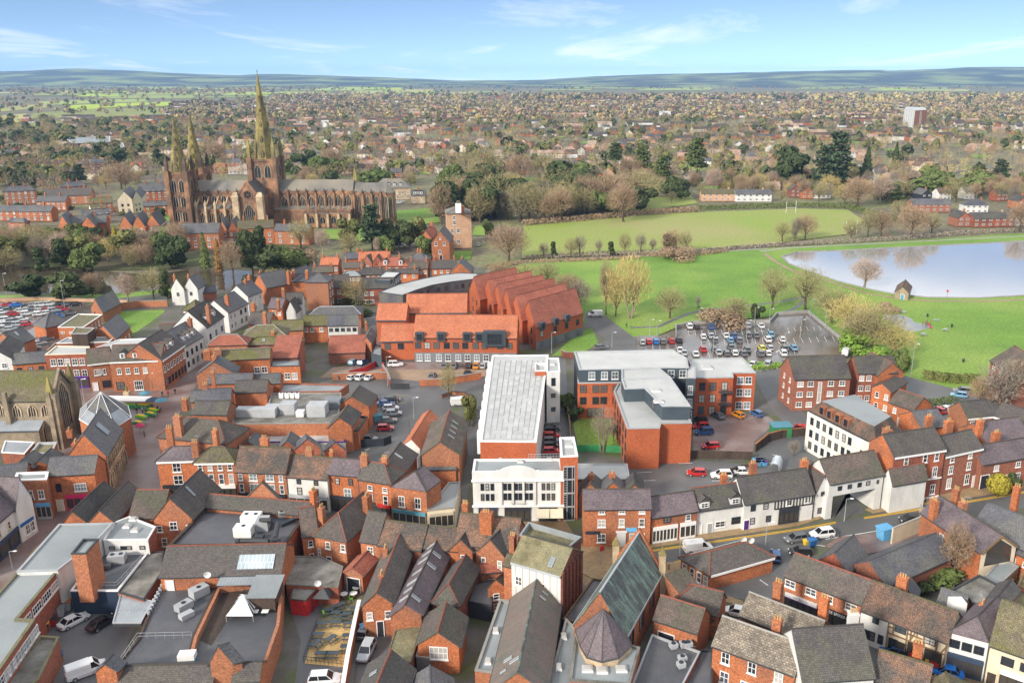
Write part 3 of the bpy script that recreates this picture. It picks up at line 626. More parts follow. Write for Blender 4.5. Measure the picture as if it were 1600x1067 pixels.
for pth in([(386,250),(380,225),(374,205),(371,192)],[(600,266),(680,254),(770,240),(860,236)],[(1000,262),(1100,250),(1230,248),(1400,240)],[(880,222),(1050,214),(1250,210),(1500,214)],[(1420,300),(1480,270),(1600,255)],[(480,240),(600,228),(760,216)]):
 m,a,b=strip('',pth,7.0,'',.15);tag(m.build('suburban_road','asphalt'),None,None,None,'structure')
for i in range(90):
 x,y=fr.uniform(430,1600),fr.uniform(205,300);wd=(y-119)*fr.uniform(.05,.13)
 if x<660 and y>275:continue
 sheet('garden_lawn',[(x-wd,y+wd*.16),(x+wd*.9,y+wd*.2),(x+wd,y-wd*.14),(x-wd*.8,y-wd*.18)],'grass',.05)
sheet('garden_lawn',[(1145,312),(1148,296),(1172,295),(1176,312)],'grass',.08);sheet('garden_lawn',[(900,326),(960,312),(1080,305),(1090,318),(1000,330)],'grass_field',.06)
prof=[(-200,117),(0,114),(60,112),(150,108.5),(250,112),(350,117),(395,118),(430,116),(480,117),(560,119.5),(640,122),(720,126),(850,124.5),(920,120),(1000,117),(1100,115),(1200,113),(1300,111),(1352,110),(1365,112),(1440,109),(1480,106.5),(1600,105.5),(1900,108)]
def pr(x):
 for(x0,y0),(x1,y1)in zip(prof,prof[1:]):
  if x<=x1:return y0+(y1-y0)*(x-x0)/(x1-x0)
 return prof[-1][1]
hb=MB();NX,NY=220,14;vs_=[];D0,D1=6300.0,9800.0
for j in range(NY+1):
 for i in range(NX+1):
  xp=-220+2060*i/NX;t=j/NY;D=D0+(D1-D0)*t
  X=(xp-CX)/FPX*D;top=HC-(pr(xp)-HZ)*D1/FPX*.985
  g=t*t*(3-2*t);nz=noise.noise((X*.0011,D*.0011,0))*16*math.sin(math.pi*t)+noise.noise((X*.004,D*.003,3))*5*t
  vs_.append((X,D,-.4+max(0,top)*g+nz*min(1,3*t)))
hb.v=vs_
for j in range(NY):
 for i in range(NX):a=j*(NX+1)+i;hb.f.append((a,a+1,a+NX+2,a+NX+1));hb.m.append(0)
tag(hb.build('hills','hill_wood',uv=False,smooth=True),None,None,None,'structure')
# ========= foreground buildings
H2,G2=[1.0,3.7],[3.7]
def lbl(s):return s
house('two-storey brick pub wing with white sign above its door and iron stairs',(566,945),(613,941),5.6,'y','brick_orange','tile_brown',F=(630,820),pitch=42,wins=[(0,[.22,.83],[3.0],.9,1.3)],doors=[(0,.55,.9,2.6,'paint_dark')],chim=[('px',596,896,.3,.5,.4),('px',602,856,.3,.45,.4)],name='pub_wing')
house('slate hall with round window in brick gable and rows of rooflights',(610,962),(658,958),5.4,'y','brick_orange','slate_purple',F=(692,826),pitch=38,name='hall',sky=[(2,u,.25,.5,2.0)for u in(.1,.2,.3,.4,.55,.68)]+[(2,u,.3,.45,1.8)for u in(.78,.88)]+[(0,u,.35,.6,1.6)for u in(.1,.5,.65,.85)])
house('dark tiled cottage hipped towards the camera with red ridge tiles',(676,938),(716,943),5.2,'hy','brick_red','tile_dark',F=(728,866),pitch=45,hips=(1,0),ridge='tile_red',hip=.8)
house('brick outbuilding with wide white garden window in its gable',(653,1005),(717,1009),4.6,'y','brick_orange','tile_brown',F=(697,941),pitch=36,wins=[(0,[.5],[2.3],2.6,2.0,'v')],name='outbuilding')
flat('mossy felt roofed store below the round-window gable',[(605,1023),(641,1034),(660,977),(618,984)],3.2,0,'brick_red','flat_moss','flat_moss',.12,.1)
flat('small dark flat roofed lean-to under the wide garden window',[(650,1024),(671,1027),(674,1011),(654,1009)],2.6,0,'clad_grey','flat_stain','concrete',.25,.2)
house('long tiled outbuilding roof with mossy ridge beside the bin yard',(552,1094),(624,1104),4.6,'y','brick_red','tile_brown',F=(611,1015),pitch=38,name='outbuilding',sky=[(2,.5,.4,.5,1.2)])
house('low slate roofed shed in front of the mossy yard',(640,1090),(708,1088),3.6,'y','brick_red','slate',F=(672,1040),pitch=34,name='shed')
house('hipped brick house with two tall chimneys behind the beer garden',(491,834),(540,843),6.6,'hy','brick_orange','tile_brown',F=(567,768),pitch=44,hips=(1,0),wins=[(0,[.42,.9],[4.3],.9,1.3),(0,[.42],[1.4],1.0,1.4),(0,[.12],[2.6],.5,1.4,'p'),(1,[.5],[4.2],.8,1.3)],chim=[('px',573,774,.9,.8,.5),('px',489,766,.6,.6,.45),('px',502,792,.4,.55,.45)])
house('brown tiled rear wing joined to the hipped brick house',(472,836),(496,832),6.4,'x','brick_orange','tile_brown',R=(490,790),pitch=40,name='rear_wing',wins=[(0,[.5],[1.5,4.0],.8,1.2)])
house('brick wing with dark swept roof and white sash window',(563,842),(590,846),6.4,'x','brick_orange','tile_dark',R=(580,798),pitch=44,name='rear_wing',wins=[(0,[.55],[4.0],1.1,1.3)])
house('mottled tiled house between pub wing and slate hall',(590,848),(658,857),6.2,'x','brick_orange','tile_mottle',R=(634,816),pitch=42)
house('low red tiled garage with dark doorway beside the beer garden',(537,893),(566,898),3.4,'y','brick_orange','tile_red',F=(574,861),pitch=32,name='garage',cat='garage',doors=[(0,.5,2.2,2.5,'paint_dark')],hips=(1,0))
house('mottled tiled row house next to the twin gables',(655,852),(716,858),6.4,'x','brick_orange','tile_mottle',R=(690,822),pitch=42)
house('brick gable with small square window, west of the twin gables',(703,857),(738,860),6.6,'y','brick_orange','tile_dark',F=(735,821),pitch=46,wins=[(0,[.6],[4.7],1.0,1.0)])
house('brick gable with two white sash windows beside the mossy theatre roof',(744,861),(790,871),6.6,'y','brick_orange','tile_dark',F=(787,822),pitch=46,wins=[(0,[.25,.8],[4.2],.8,1.6),(0,[.3],[1.2],1.0,1.6)])
house('tall tiled shop house with massive moss topped chimney',(712,846),(806,856),7.4,'x','brick_orange','tile_mottle',R=(772,806),pitch=46,chim=[('px',760,800,1.4,1.0,.8),('px',727,786,1.0,.5,.5)])
house('tiny brick cottage with one white window below the theatre wall',(762,918),(788,914),4.6,'y','brick_orange','tile_brown',F=(797,886),pitch=45,wins=[(0,[.5],[2.3],1.0,1.1),(0,[.5],[.4],.9,1.2)])
house('low red roofed brick annexe with white window under the twin gables',(752,893),(786,890),4.2,'x','brick_orange','tile_red',R=(772,879),pitch=25,name='annexe',wins=[(0,[.5],[1.4],1.3,1.3)])
flat('dark glazed lean-to in the alley below the tiny brick cottage',[(733,938),(768,945),(768,905),(742,912)],3.0,0,'paint_dark','flat_dark','metal_dark',.1,.12,name='lean_to')
T=house('white fronted theatre with mossy felt roof and ribbed red brick side',(799,876),(876,898),10.0,'x','render_white','flat_moss',R=(848,843),pitch=34,name='theatre',cat='theatre',walls={1:'brick_dark',3:'brick_red'},wins=[(0,[.15,.62],[6.2],1.2,1.5),(0,[.15],[1.2],1.0,1.2)],fascia='paint_grey',sky=[(0,.75,.15,.7,1.6)],over=.2)
q=HQ[T.name][0];mb=MB(T.location)
a,b=q[1],q[2];d=(b-a);n=Vector((d.y,-d.x,0)).normalized()
for i in range(6):
 mb=MB(T.location);p=a+d*(.06+.16*i);mb.box(p+n*.15,d.normalized()*.35,n*.15,0,10.2);mb.build('pilaster','brick_dark',T)
for i in range(7):
 mb=MB(T.location);p=q[0]+(q[1]-q[0])*(.08+.14*i);nn=Vector((0,-1,0));mb.box(p+nn*.05,(q[1]-q[0]).normalized()*.05,nn*.05,0,9.9);mb.build('batten','render_cream',T)
flat('green-grey flat rear roof with plant behind the mossy theatre slope',[(812,835),(886,856),(908,838),(826,815)],12.0,0,'brick_dark','flat_moss','flat_slate',.9,.25,name='theatre_annexe')
house('brick gable wall and chimney stack against the theatre',(787,880),(803,884),8.5,'x','brick_orange','tile_moss',D=3,pitch=30,chim=[('px',801,836,2.2,.45,.5)])
T=house('great hall with ridge streaked green and brown copper roof',(766,1078),(853,1082),5.2,'y','brick_orange','copper_brown',F=(838,906),ap=1049,name='great_hall',cat='hall',sky=[(2,.86,.62,.5,1.6),(2,.8,.35,.5,1.4),(2,.9,.3,.3,1.0),(0,.1+.75,.55,.35,1.0),(0,.92,.5,.35,1.0)])
flat('narrow flat roof with white rooflights left of the great hall',[(742,1046),(771,1050),(800,938),(781,935)],4.2,0,'brick_orange','flat_slate','concrete',.35,.35,sky=[(775,986,.9,1.3),(763,1034,.9,1.3)])
flat('narrow flat roof with rooflights between great hall and pointed roof',[(856,1072),(900,1070),(905,985),(884,965)],4.4,0,'brick_orange','flat_slate','concrete',.3,.3,sky=[(881,995,.9,1.4),(873,1043,.9,1.4)])
flat('low flat roof strip with grey coping in front of the octagon',[(838,1090),(985,1090),(990,1060),(845,1056)],3.6,0,'brick_orange','flat_slate','concrete',.3,.3)
T=flat('flat roofed foyer with three square white domes under the pointed roof',[(890,1062),(984,1068),(1000,1010),(900,985)],5.2,0,'brick_red','flat_slate','flat_stain',.3,.3,sky=[(918,1046,1.5,1.3),(941,1048,1.5,1.3),(971,1046,1.5,1.3)],name='foyer')
T=thing('octagon_roof','eight sided pointed lead roof rising from the flat foyer','roof',P(945,1000,0))
bs=[P(x,y,5.9)for x,y in((899,984),(906,1008),(917,1027),(940,1034),(966,1028),(987,1008),(977,984),(945,972))]
mb=MB(T.location);mb.prism(bs,0,5.88,top=False);mb.build('wall','stone_pale',T)
ax=sum(bs,Vector())/8;z=6
while pj((ax.x,ax.y,z))[1]>951:z+=.1
cone_roof(T,bs,Vector((ax.x,ax.y,z)),'slate_purple',ribs='slate')
T=house('steep church hall with verdigris streaked copper roof and orange gables',(897,974),(977,994),6.2,'y','brick_orange','copper_patina',F=(998,832),ap=924,name='church_hall',cat='hall',over=.15,fascia='metal_pale',wins=[(1,[.12,.2,.4,.48,.7,.78],[2.6],.8,2.6,'d')])
q,he,zr,r0,r1=HQ[T.name];mb=MB(T.location)
a,b=q[3],q[2];mid=(a+b)/2;ax=(q[2]-q[1]).normalized()
for s in(0,.25):
 pass
for e0,rr in((q[2],r0 if(v2(r0)-mid).length<1 else r1),(q[3],r0 if(v2(r0)-mid).length<1 else r1)):
 p0=Vector((e0.x,e0.y,he));p1=Vector((rr.x,rr.y,zr));u=Vector((0,0,.75))
 mb.hexa([p0,p0+ax*.5,p1+ax*.5,p1],[p0+u,p0+ax*.5+u,p1+ax*.5+u,p1+u])
mb.build('gable_coping','brick_orange',T)
for e0 in(q[2],q[3]):
 mb=MB(T.location);mb.box(e0+ax*.4,Vector((.5,0,0)),Vector((0,.5,0)),0,9.2);o=mb.build('pinnacle','stone_pale',T)
 c=MB(T.location);c.hexa([Vector((e0.x+ax.x*.4+x,e0.y+ax.y*.4+y,9.2))for x,y in((-.6,-.6),(.6,-.6),(.6,.6),(-.6,.6))],[Vector((e0.x+ax.x*.4+x*.1,e0.y+ax.y*.4+y*.1,10.6))for x,y in((-.6,-.6),(.6,-.6),(.6,.6),(-.6,.6))]);c.build('pinnacle_cap','stone_green',o)
flat('dark alley roof between theatre side and copper church hall',[(880,966),(905,972),(945,905),(926,902)],3.4,0,'brick_dark','flat_dark','timber',.3,.25)
house('brown valley roofed block with wide dark garage door',(1022,964),(1090,986),5.0,'x','brick_orange','tile_brown',R=(1068,940),pitch=42,wins=[(0,[.88],[.2],1.2,2.3,'v')],doors=[(0,.3,2.4,3.0,'paint_dark')],name='workshop')
house('hipped brown roof wing behind the valley roofed block',(1052,940),(1122,958),4.4,'hx','brick_orange','tile_brown',R=(1092,915),pitch=44,hips=(1,0),name='workshop')
house('narrow brown side roof with brick parapet by the white parked car',(1098,972),(1128,960),3.2,'l','brick_orange','tile_brown',D=9,rise=3.2,name='side_shed')
flat('low black felt roof with cooling fans in front of the valley roofed block',[(985,1075),(1062,1078),(1094,1017),(1019,990)],3.4,0,'brick_red','flat_dark','paint_grey',.3,.2)
flat('sunken black flat roof beside the felt roof with fans',[(1064,1078),(1112,1078),(1114,1014),(1096,1014)],2.4,0,'brick_orange','flat_dark','metal_dark',.25,.2)
T=house('low brick island shop with brown hipped roof and satellite dishes',(1109,896),(1208,868),3.2,'hx','brick_orange','tile_brown',C4=(1064,870),pitch=30,wins=[(3,[.15,.42,.66,.88],[.5],1.0,1.9)],fascia='paint_white',name='island_shop',cat='shop',hip=.9)
T=house('orange brick house with lichen speckled roof and three sash windows',(1114,1005),(1242,1052),6.3,'x','brick_orange','tile_stone',R=(1194,984),pitch=38,wins=[(0,[.17,.5,.82],[3.9],1.2,1.8),(0,[.17,.8],[.8],1.3,1.8)],doors=[(0,.47,1.9,2.2,'paint_blue')],chim=[('px',1215,967,.9,.6,.5)])
T=house('stone slated house with three tall brick chimneys behind the orange house',(1157,958),(1274,1005),6.2,'x','brick_orange','tile_stone',R=(1222,944),pitch=38,chim=[('px',1217,909,1.6,.6,.55),('px',1289,933,1.6,.6,.55)])
T=house('brick shop row with white casements over a purple edged shopfront and a bar',(1227,897),(1346,942),6.2,'x','brick_orange','tile_brown',R=(1300,884),pitch=36,name='shop_row',cat='shop',wins=[(0,[.08,.36,.58,.88],[4.3],1.7,1.2)],shops=[(0,.02,.47,'paint_dark',5,dict(fascia='paint_white')),(0,.54,.92,'paint_dark',3,dict(fascia='paint_dark'))])
q=HQ[T.name][0];d=(q[1]-q[0]);rz=math.atan2(d.y,d.x);n=Vector((d.y,-d.x,0)).normalized()
lettering(T,'THREE SPIRES BAR',q[0]+d*.73+n*.36+Vector((0,0,2.98)),rz,.62,'paint_white')
faint_letters(T,q[0]+d*.24+n*.36+Vector((0,0,2.85)),rz,.26,'11011111',.3)
mb=MB();mb.bx(0,d.length*.45,-.37,-.3,2.5,2.66);o=mb.build('fascia_edge','paint_purple',T,uv=False);o.location=q[0]+d*.02-v2(T.location);o.rotation_euler=(0,0,rz)
T=house('white rendered end house joined to the timber framed row',(1346,950),(1389,966),5.6,'x','render_white','tile_mottle',R=(1382,913),pitch=40,wins=[(0,[.5,.62],[4.0],.5,.9,'d'),(0,[.3,.5,.8],[1.0],.8,1.5,'d')],chim=[('px',1411,901,.8,.75,.6)])
T=house('timber framed shop row with warm lit windows and rust mottled roof',(1389,966),(1481,1001),5.6,'x','render_cream','tile_mottle',R=(1455,940),pitch=40,name='timber_framed_shop',cat='shop',wins=[(0,[.22,.72],[4.0],1.6,1.1,'d'),(0,[.12],[.8],1.3,1.9,'d')],doors=[(0,.26,1.3,2.5,'timber_black','timber_black')],shops=[(0,.36,.56,'timber_black',2),(0,.65,.96,'timber_black',2)])
q=HQ[T.name][0];d=(q[1]-q[0]);L_=d.length;rz=math.atan2(d.y,d.x)
def timbers(T,q0,d,L_,rz,bars,m_='timber'):
 for(x0,z0,x1,z1)in bars:
  mb=MB();a=Vector((x0*L_,-.04,z0));b=Vector((x1*L_,-.04,z1));dd=(b-a).normalized();nn=Vector((-dd.z,0,dd.x))*.10;yy=Vector((0,.08,0))
  mb.hexa([a-nn-yy,b-nn-yy,b-nn+yy,a-nn+yy],[a+nn-yy,b+nn-yy,b+nn+yy,a+nn+yy]);o=mb.build('timber',m_,T,uv=False);o.location=q0-v2(T.location);o.rotation_euler=(0,0,rz)
timbers(T,q[0],d,L_,rz,[(0,3.35,1,3.35),(0,5.4,1,5.4),(.01,.1,.01,5.4),(.34,.1,.34,5.4),(.62,.1,.62,5.4),(.99,.1,.99,5.4),(.1,3.4,.1,5.4),(.4,3.4,.4,5.4),(.5,3.4,.5,5.4),(.84,3.4,.84,5.4),(.92,3.4,.99,4.6),(.40,3.5,.48,5.3),(.0,4.4,.12,4.4),(.34,4.4,.62,4.4)])
for k in(.46,.74,.80,.88):
 mb=MB();mb.bx(-.35,.35,-.3,-.2,1.0,1.7);o=mb.build('window_display',fr.choice(['paint_red','paint_yellow']),T,uv=False);o.location=q[0]+d*k-v2(T.location);o.rotation_euler=(0,0,rz)
T=house('white and navy fronted shop with three square windows and hipped roof',(1482,986),(1545,1003),6.4,'hy','render_white','slate_purple',F=(1557,932),pitch=40,hips=(1,0),name='navy_shop',cat='shop',wins=[(0,[.2,.5,.8],[4.1],1.3,1.3,'d')],shops=[(0,.02,.98,'paint_navy',5)],fascia='paint_dark',over=.05)
T=house('cream shop house with tiled roof at the right edge of the row',(1548,1004),(1632,1033),6.6,'x','render_cream','tile_moss',R=(1592,944),pitch=44,name='cream_shop',cat='shop',wins=[(0,[.36,.72],[4.0],1.6,1.3,'d')],doors=[(0,.12,1.1,2.2,'timber_dark','render_cream')],shops=[(0,.25,.75,'timber_black',3,dict(fascia='paint_white'))])
T=house('large dark hipped foreground roof with white gable at lower right',(1254,1062),(1366,1054),6.6,'x','render_white','tile_dark',R=(1332,976),pitch=44,chim=[('px',1334,956,.6,.6,.5)],wins=[(1,[.5],[3.6],.8,1.2)],chm='render_white')
T=house('mottled tiled foreground roof beside the blue parked car',(1366,1058),(1448,1084),5.4,'x','brick_orange','tile_mottle',R=(1422,1028),pitch=38,chim=[('px',1436,1004,1.6,.6,.5)])
T=house('mossy ridged low roof at the bottom edge below the navy shop',(1440,1096),(1530,1090),4.6,'y','brick_red','tile_moss',F=(1478,1050),pitch=30)
T=house('dark slate gabled store with white flue behind the brick shop row',(1280,874),(1324,893),3.8,'y','brick_red','slate',F=(1334,835),pitch=44,name='store')
T=house('long curving slate shed roof behind the timber framed row',(1384,914),(1488,868),3.6,'x','brick_red','slate',R=(1400,858),pitch=36,name='long_shed')
T=house('long brick house with slate roof and open timber gable',(1440,799),(1534,862),6.2,'x','brick_orange','slate_purple',R=(1522,808),pitch=36,name='long_house',wins=[(0,[.38,.58,.78],[3.6],1.0,1.1),(0,[.6],[1.0],.9,1.2)],chim=[('px',1461,781,1.0,.6,.5),('px',1505,784,1.2,.55,.5)],walls={1:'render_cream'})
mb=MB(T.location);q,he,zr,r0,r1=HQ[T.name]
a,b=q[1],q[2];ax=(q[1]-q[0]).normalized()
for e0 in(a,b):
 p0=Vector((e0.x,e0.y,he))+ax*.05;p1=Vector((r1.x,r1.y,zr))+ax*.05;dn=Vector((0,0,-.45));mb.hexa([p0+dn,p0+dn+ax*.25,p1+dn+ax*.25,p1+dn],[p0,p0+ax*.25,p1+ax*.25,p1])
mb.build('gable_timber','timber',T)
g=MB(T.location);g.poly([Vector((a.x,a.y,3.4))+(b-a)*.12+ax*.04,Vector((a.x,a.y,3.4))+(b-a)*.88+ax*.04,Vector((a.x,a.y,he))+(b-a)*.86+ax*.04,Vector((r1.x,r1.y,zr-.9))+ax*.04,Vector((a.x,a.y,he))+(b-a)*.14+ax*.04]);g.build('gable_glazing','glass_shop',T,uv=False)
flat('timber clad extension with blue framed rooflight below the open gable',[(1538,899),(1560,914),(1592,884),(1566,870)],3.4,0,'timber','flat_slate','concrete',.25,.3)
T=house('dark slate rear roof at the right edge above the long brick house',(1518,822),(1618,864),5.2,'x','brick_orange','slate',R=(1568,794),pitch=34,name='rear_house',chim=[('px',1495,764,1.8,.5,.5),('px',1590,760,2.0,.55,.5)])
T=house('low slate roof with long brick wall at the right edge',(1560,850),(1640,885),4.4,'x','brick_orange','slate',R=(1600,828),pitch=28,name='rear_house',wins=[(0,[.3,.6],[2.4],1.4,.9)])
T=flat('wet grey flat roof behind the navy shop',[(1478,925),(1528,944),(1574,920),(1530,897)],5.0,0,'brick_red','flat_stain','metal_dark',.25,.25)
T=house('dark slate rear wing with white dormer behind the navy shop',(1462,948),(1502,962),5.0,'x','brick_red','slate',R=(1490,924),pitch=38,name='rear_wing')
mb=MB(T.location);p=P(1494,952,5.6);mb.box(p,(1,0,0),(0,.9,0),5.0,7.2);mb.build('dormer','paint_white',T)
T=house('dark hipped rear roof running back from the navy shop',(1528,955),(1556,966),5.6,'y','brick_orange','tile_dark',F=(1580,905),pitch=38,name='rear_wing',chim=[('px',1536,942,1.2,.4,.4)])
T=house('small slate roofed cottage behind the brick chimney of the white end house',(1400,922),(1430,935),4.2,'y','brick_red','slate',F=(1422,900),pitch=40,name='cottage')
for i,(x,y,h)in enumerate(((1590,900,3.2),(1578,926,2.6))):
 flat(('small brick yard shed with buff roof beside the timber clad extension','brick planter store with pale coping at the right edge')[i],[(x,y+14),(x+30,y+24),(x+36,y),(x+10,y-10)],h,0,'brick_orange','flat_moss','timber',.3,.25,name='yard_shed')
flat('long grey flat roofed store running up the market street',[(26,892),(90,890),(153,842),(177,816),(92,818)],7.5,0,'render_white','flat_slate','paint_grey',.25,.35,name='store')
flat('lower grey flat roofed store range with strip windows over the yard',[(-30,1085),(-4,1050),(54,967),(28,965),(90,891),(26,893),(-70,1000)],7.0,0,'brick_red','flat_slate','flat_moss',.3,.4,name='store',wins=[(1,[.08,.22,.36,.5,.64,.78,.92],[4.6],2.6,1.4,'w'),(3,[.15,.4,.65,.88],[4.6],2.6,1.4,'w')])
flat('tall brick lift tower standing on the grey store roof',[(111,864),(134,864),(154,841),(130,841)],11.5,3.0,'brick_orange','flat_slate','metal_dark',.35,.25,name='lift_tower',cat='tower')
flat('white office block with three roof domes behind the store yard',[(161,843),(231,842),(243,822),(202,806),(177,816)],6.8,0,'render_white','flat_slate','paint_white',.25,.25,name='office_block',wins=[(0,[.17,.42,.55,.85],[4.9],.9,.7,'d')],walls={1:'brick_red'},sky=[(209,812),(199,823),(212,829)])
flat('dark plant roof with handrails over a blue delivery canopy',[(110,922),(184,922),(232,862),(160,862),(134,890)],4.2,0,'paint_navy','flat_dark','paint_white',.3,.3,name='loading_bay')
flat('stained grey lower roof between plant roof and public house',[(184,924),(224,936),(255,890),(256,860),(232,862)],4.0,0,'brick_red','flat_stain','metal_dark',.2,.2)
flat('slatted grey canopy roof over the delivery yard',[(176,972),(220,972),(238,938),(188,928)],3.6,2.9,'metal_dark','zinc','metal_pale',.12,.15,name='yard_canopy',cat='canopy')
flat('narrow mossy flat roofed brick range beside the delivery yard',[(30,1085),(60,1060),(92,994),(62,992),(0,1075)],4.0,0,'brick_red','flat_stain','flat_moss',.3,.3)
house('first dark twin gable roof with orange brick end beside the store',(97,817),(133,813),7.0,'y','brick_orange','tile_dark',F=(162,752),ap=798,name='gabled_range')
house('second dark twin gable roof with orange brick end beside the store',(139,814),(177,814),7.0,'y','brick_orange','tile_dark',F=(200,751),ap=797,name='gabled_range')
house('brown roof slope between twin gables and tall brick gable',(202,806),(252,806),6.6,'x','brick_orange','tile_brown',R=(240,765),pitch=38,name='gabled_range')
house('tall brick gable with white windows and long dark roof',(240,810),(299,808),7.0,'y','brick_orange','tile_dark',F=(312,733),ap=778,wins=[(0,[.5],[4.8],1.3,1.5),(0,[.12,.9],[4.4],.9,1.2),(0,[.2],[1.6],.9,1.6),(0,[.75],[2.2],1.4,.8),(0,[.48],[.3],1.0,1.8,'v')],sky=[(0,.42,.45,.5,2.2)],name='brick_gable_house')
T=flat('wide dark flat roof crowded with ventilation plant',[(262,852),(446,850),(480,802),(321,792)],6.0,0,'brick_orange','flat_dark','timber_dark',.5,.5,name='public_house')
house('brown pitched roof strip along the far side of the plant roof',(321,790),(480,803),6.6,'x','brick_orange','tile_brown',R=(410,778),pitch=36,name='public_house')
house('cross gable roof rising from the far side of the plant roof',(384,778),(440,783),7.4,'y','brick_orange','tile_brown',F=(411,750),pitch=45,name='cross_gable')
T=house('broad brown pub roof with strip of ribbed glazing above the terrace',(250,899),(439,894),6.2,'x','brick_orange','tile_brown',R=(350,851),pitch=34,name='public_house',doors=[(0,.07,1.1,2.1,'paint_white')],z0=3.2)
q,he,zr,r0,r1=HQ[T.name];mb=MB(T.location)
lo0,lo1=q[0]+(q[1]-q[0])*.63,q[0]+(q[1]-q[0])*.93;dv=(q[3]-q[0])/2;z_=lambda t:he+rise_*t
rise_=zr-he;mb.slab([Vector((p.x,p.y,z))+Vector((0,-.05,.25))for p,z in((lo0+dv*.12,he+rise_*.12),(lo1+dv*.12,he+rise_*.12),(lo1+dv*.6,he+rise_*.6),(lo0+dv*.6,he+rise_*.6))],.12);mb.build('ribbed_glazing','glazing_roof',T)
for u,cl in((.53,'paint_blue'),(.77,'paint_blue')):
 d=q[1]-q[0];door(T,q[0]+d*u+Vector((0,0,3.9)),math.atan2(d.y,d.x),1.8,2.1,cl,'timber')
mb=MB(T.location);p0=q[0]+(q[1]-q[0])*.5;p1=q[0]+(q[1]-q[0])*.97;nf=-(dv.normalized());mb.slab([Vector((p0.x,p0.y,6.0)),Vector((p1.x,p1.y,6.0)),Vector((p1.x,p1.y,5.6))+nf*2.2,Vector((p0.x,p0.y,5.6))+nf*2.2][::-1],.1);mb.build('porch_canopy','zinc',T)
flat('black asphalt kitchen roof with air units and kegs',[(178,1041),(292,1041),(304,992),(339,917),(251,914),(216,996)],3.8,0,'brick_red','flat_dark','timber_dark',.25,.3,name='kitchen_roof')
T=flat('roof terrace with wet deck, long brick side wall and pyramid tent',[(292,1040),(406,1062),(436,975),(443,903),(341,917),(304,994)],4.2,0,'brick_orange','flat_dark','brick_orange',.9,.4,name='roof_terrace')
sheetz=lambda nm,px,mt,z,par:(lambda m:(m.poly([P(x,y,z)for x,y in px]),m.build(nm,mt,par))[1])(MB(par.location))
sheetz('deck_boards',[(312,1000),(330,1008),(385,925),(352,920)],'timber_dark',3.32,T)
house('brown roofed bottom range along the lower edge',(178,1072),(331,1068),4.6,'x','brick_orange','tile_dark',R=(260,1038),pitch=32,name='lower_range')
house('brick gabled turret with mossy slate cap at the lower edge',(328,1034),(362,1031),7.4,'y','brick_orange','slate',F=(357,1004),ap=1008,name='turret',cat='tower')
house('short dark roof right of the brick turret',(363,1062),(405,1060),4.8,'x','brick_orange','tile_dark',R=(385,1034),pitch=36,name='lower_range')
house('brick gabled turret beside the white van at the lower edge',(149,1048),(181,1046),6.8,'y','brick_orange','slate',F=(176,1022),pitch=40,name='turret',cat='tower')
flat('stained flat roof with extract flues behind the beer garden',[(447,912),(528,916),(536,884),(500,868),(452,868)],3.4,0,'brick_red','flat_stain','flat_stain',.15,.2,name='pub_kitchen')
flat('small red panelled bar hut in the pub yard',[(453,935),(478,938),(497,918),(458,912)],2.8,0,'paint_red','flat_stain','timber_dark',.15,.15,name='bar_hut',cat='hut')
# ========= middle town
def W(c,zs,s=0,w_=1.0,h=1.4,st='w'):return(s,c,zs,w_,h,st)
def dormers(T,side,us,v=.25,w_=1.3,h=1.5,m_='paint_white',rm='tile_dark',gable=True):
 """dormer > window, roof on the slope of a house"""
 q,he,zr,r0,r1=HQ[T.name]
 a,b=(q[0],q[1])if side==0 else(q[2],q[3]);inn=((q[3]-q[0])if side==0 else(q[0]-q[3]));span=inn.length;inn=inn/span;d=(b-a);ln=d.length;d=d/ln;rz=math.atan2(d.y,d.x)
 zb=he+(zr-he)*v
 for u in us:
  p=a+d*(ln*u)+inn*(span/2*v)
  m=MB();dp=h/((zr-he)/(span/2));zt=h
  m.bx(-w_/2,w_/2,0,dp,0,zt);o=m.build('dormer',m_,T,uv=False);o.location=p+Vector((0,0,zb))-T.location;o.rotation_euler=(0,0,rz)
  r=MB()
  if gable:
   A_,B_,R_=Vector((-w_/2-.15,-.2,zt-.05)),Vector((w_/2+.15,-.2,zt-.05)),Vector((0,-.2,zt+w_*.5));bk=Vector((0,dp+.6,0))
   r.slab([A_,R_,R_+bk,A_+bk][::-1],.06);r.slab([R_,B_,B_+bk,R_+bk][::-1],.06);r.poly([A_+Vector((0,.2,0)),B_+Vector((0,.2,0)),R_+Vector((0,.2,0))])
  else:r.bx(-w_/2-.1,w_/2+.1,-.2,dp,zt,zt+.12)
  r.build('dormer_roof',rm,o,uv=True)
  fr_,gl,sm=win_mesh(w_*.7,h*.75,'w');ob('window',fr_,o,(0,-.02,h*.15));ob('pane',gl[0],o,(0,-.02,h*.15))
house('corner brick shop with hipped purple slate roof and white eaves',(245,719),(304,717),8.6,'hx','brick_orange','slate_purple',R=(286,697),pitch=36,hips=(1,0),wins=[W([.5],[6.0],w_=1.6,h=1.9),W([.5],[3.3],w_=1.8,h=2.0),(3,[.5],[3.3,6.0],1.2,1.8)],fascia='paint_white',name='shop',cat='shop',chim=[('px',264,668,2.6,.6,.5),('px',304,690,1.6,.6,.5)],shops=[(0,.05,.95,'paint_dark',4)])
house('brick shop with four arched sashes and mossy hipped roof',(304,721),(366,720),8.4,'hx','brick_orange','tile_moss',R=(336,698),pitch=38,wins=[W(4,[6.5],w_=.9,h=1.3),W(4,[3.5],w_=1.0,h=2.2)],fascia='paint_white',name='shop',cat='shop',shops=[(0,.02,.98,'paint_dark',6,dict(fascia='paint_white'))])
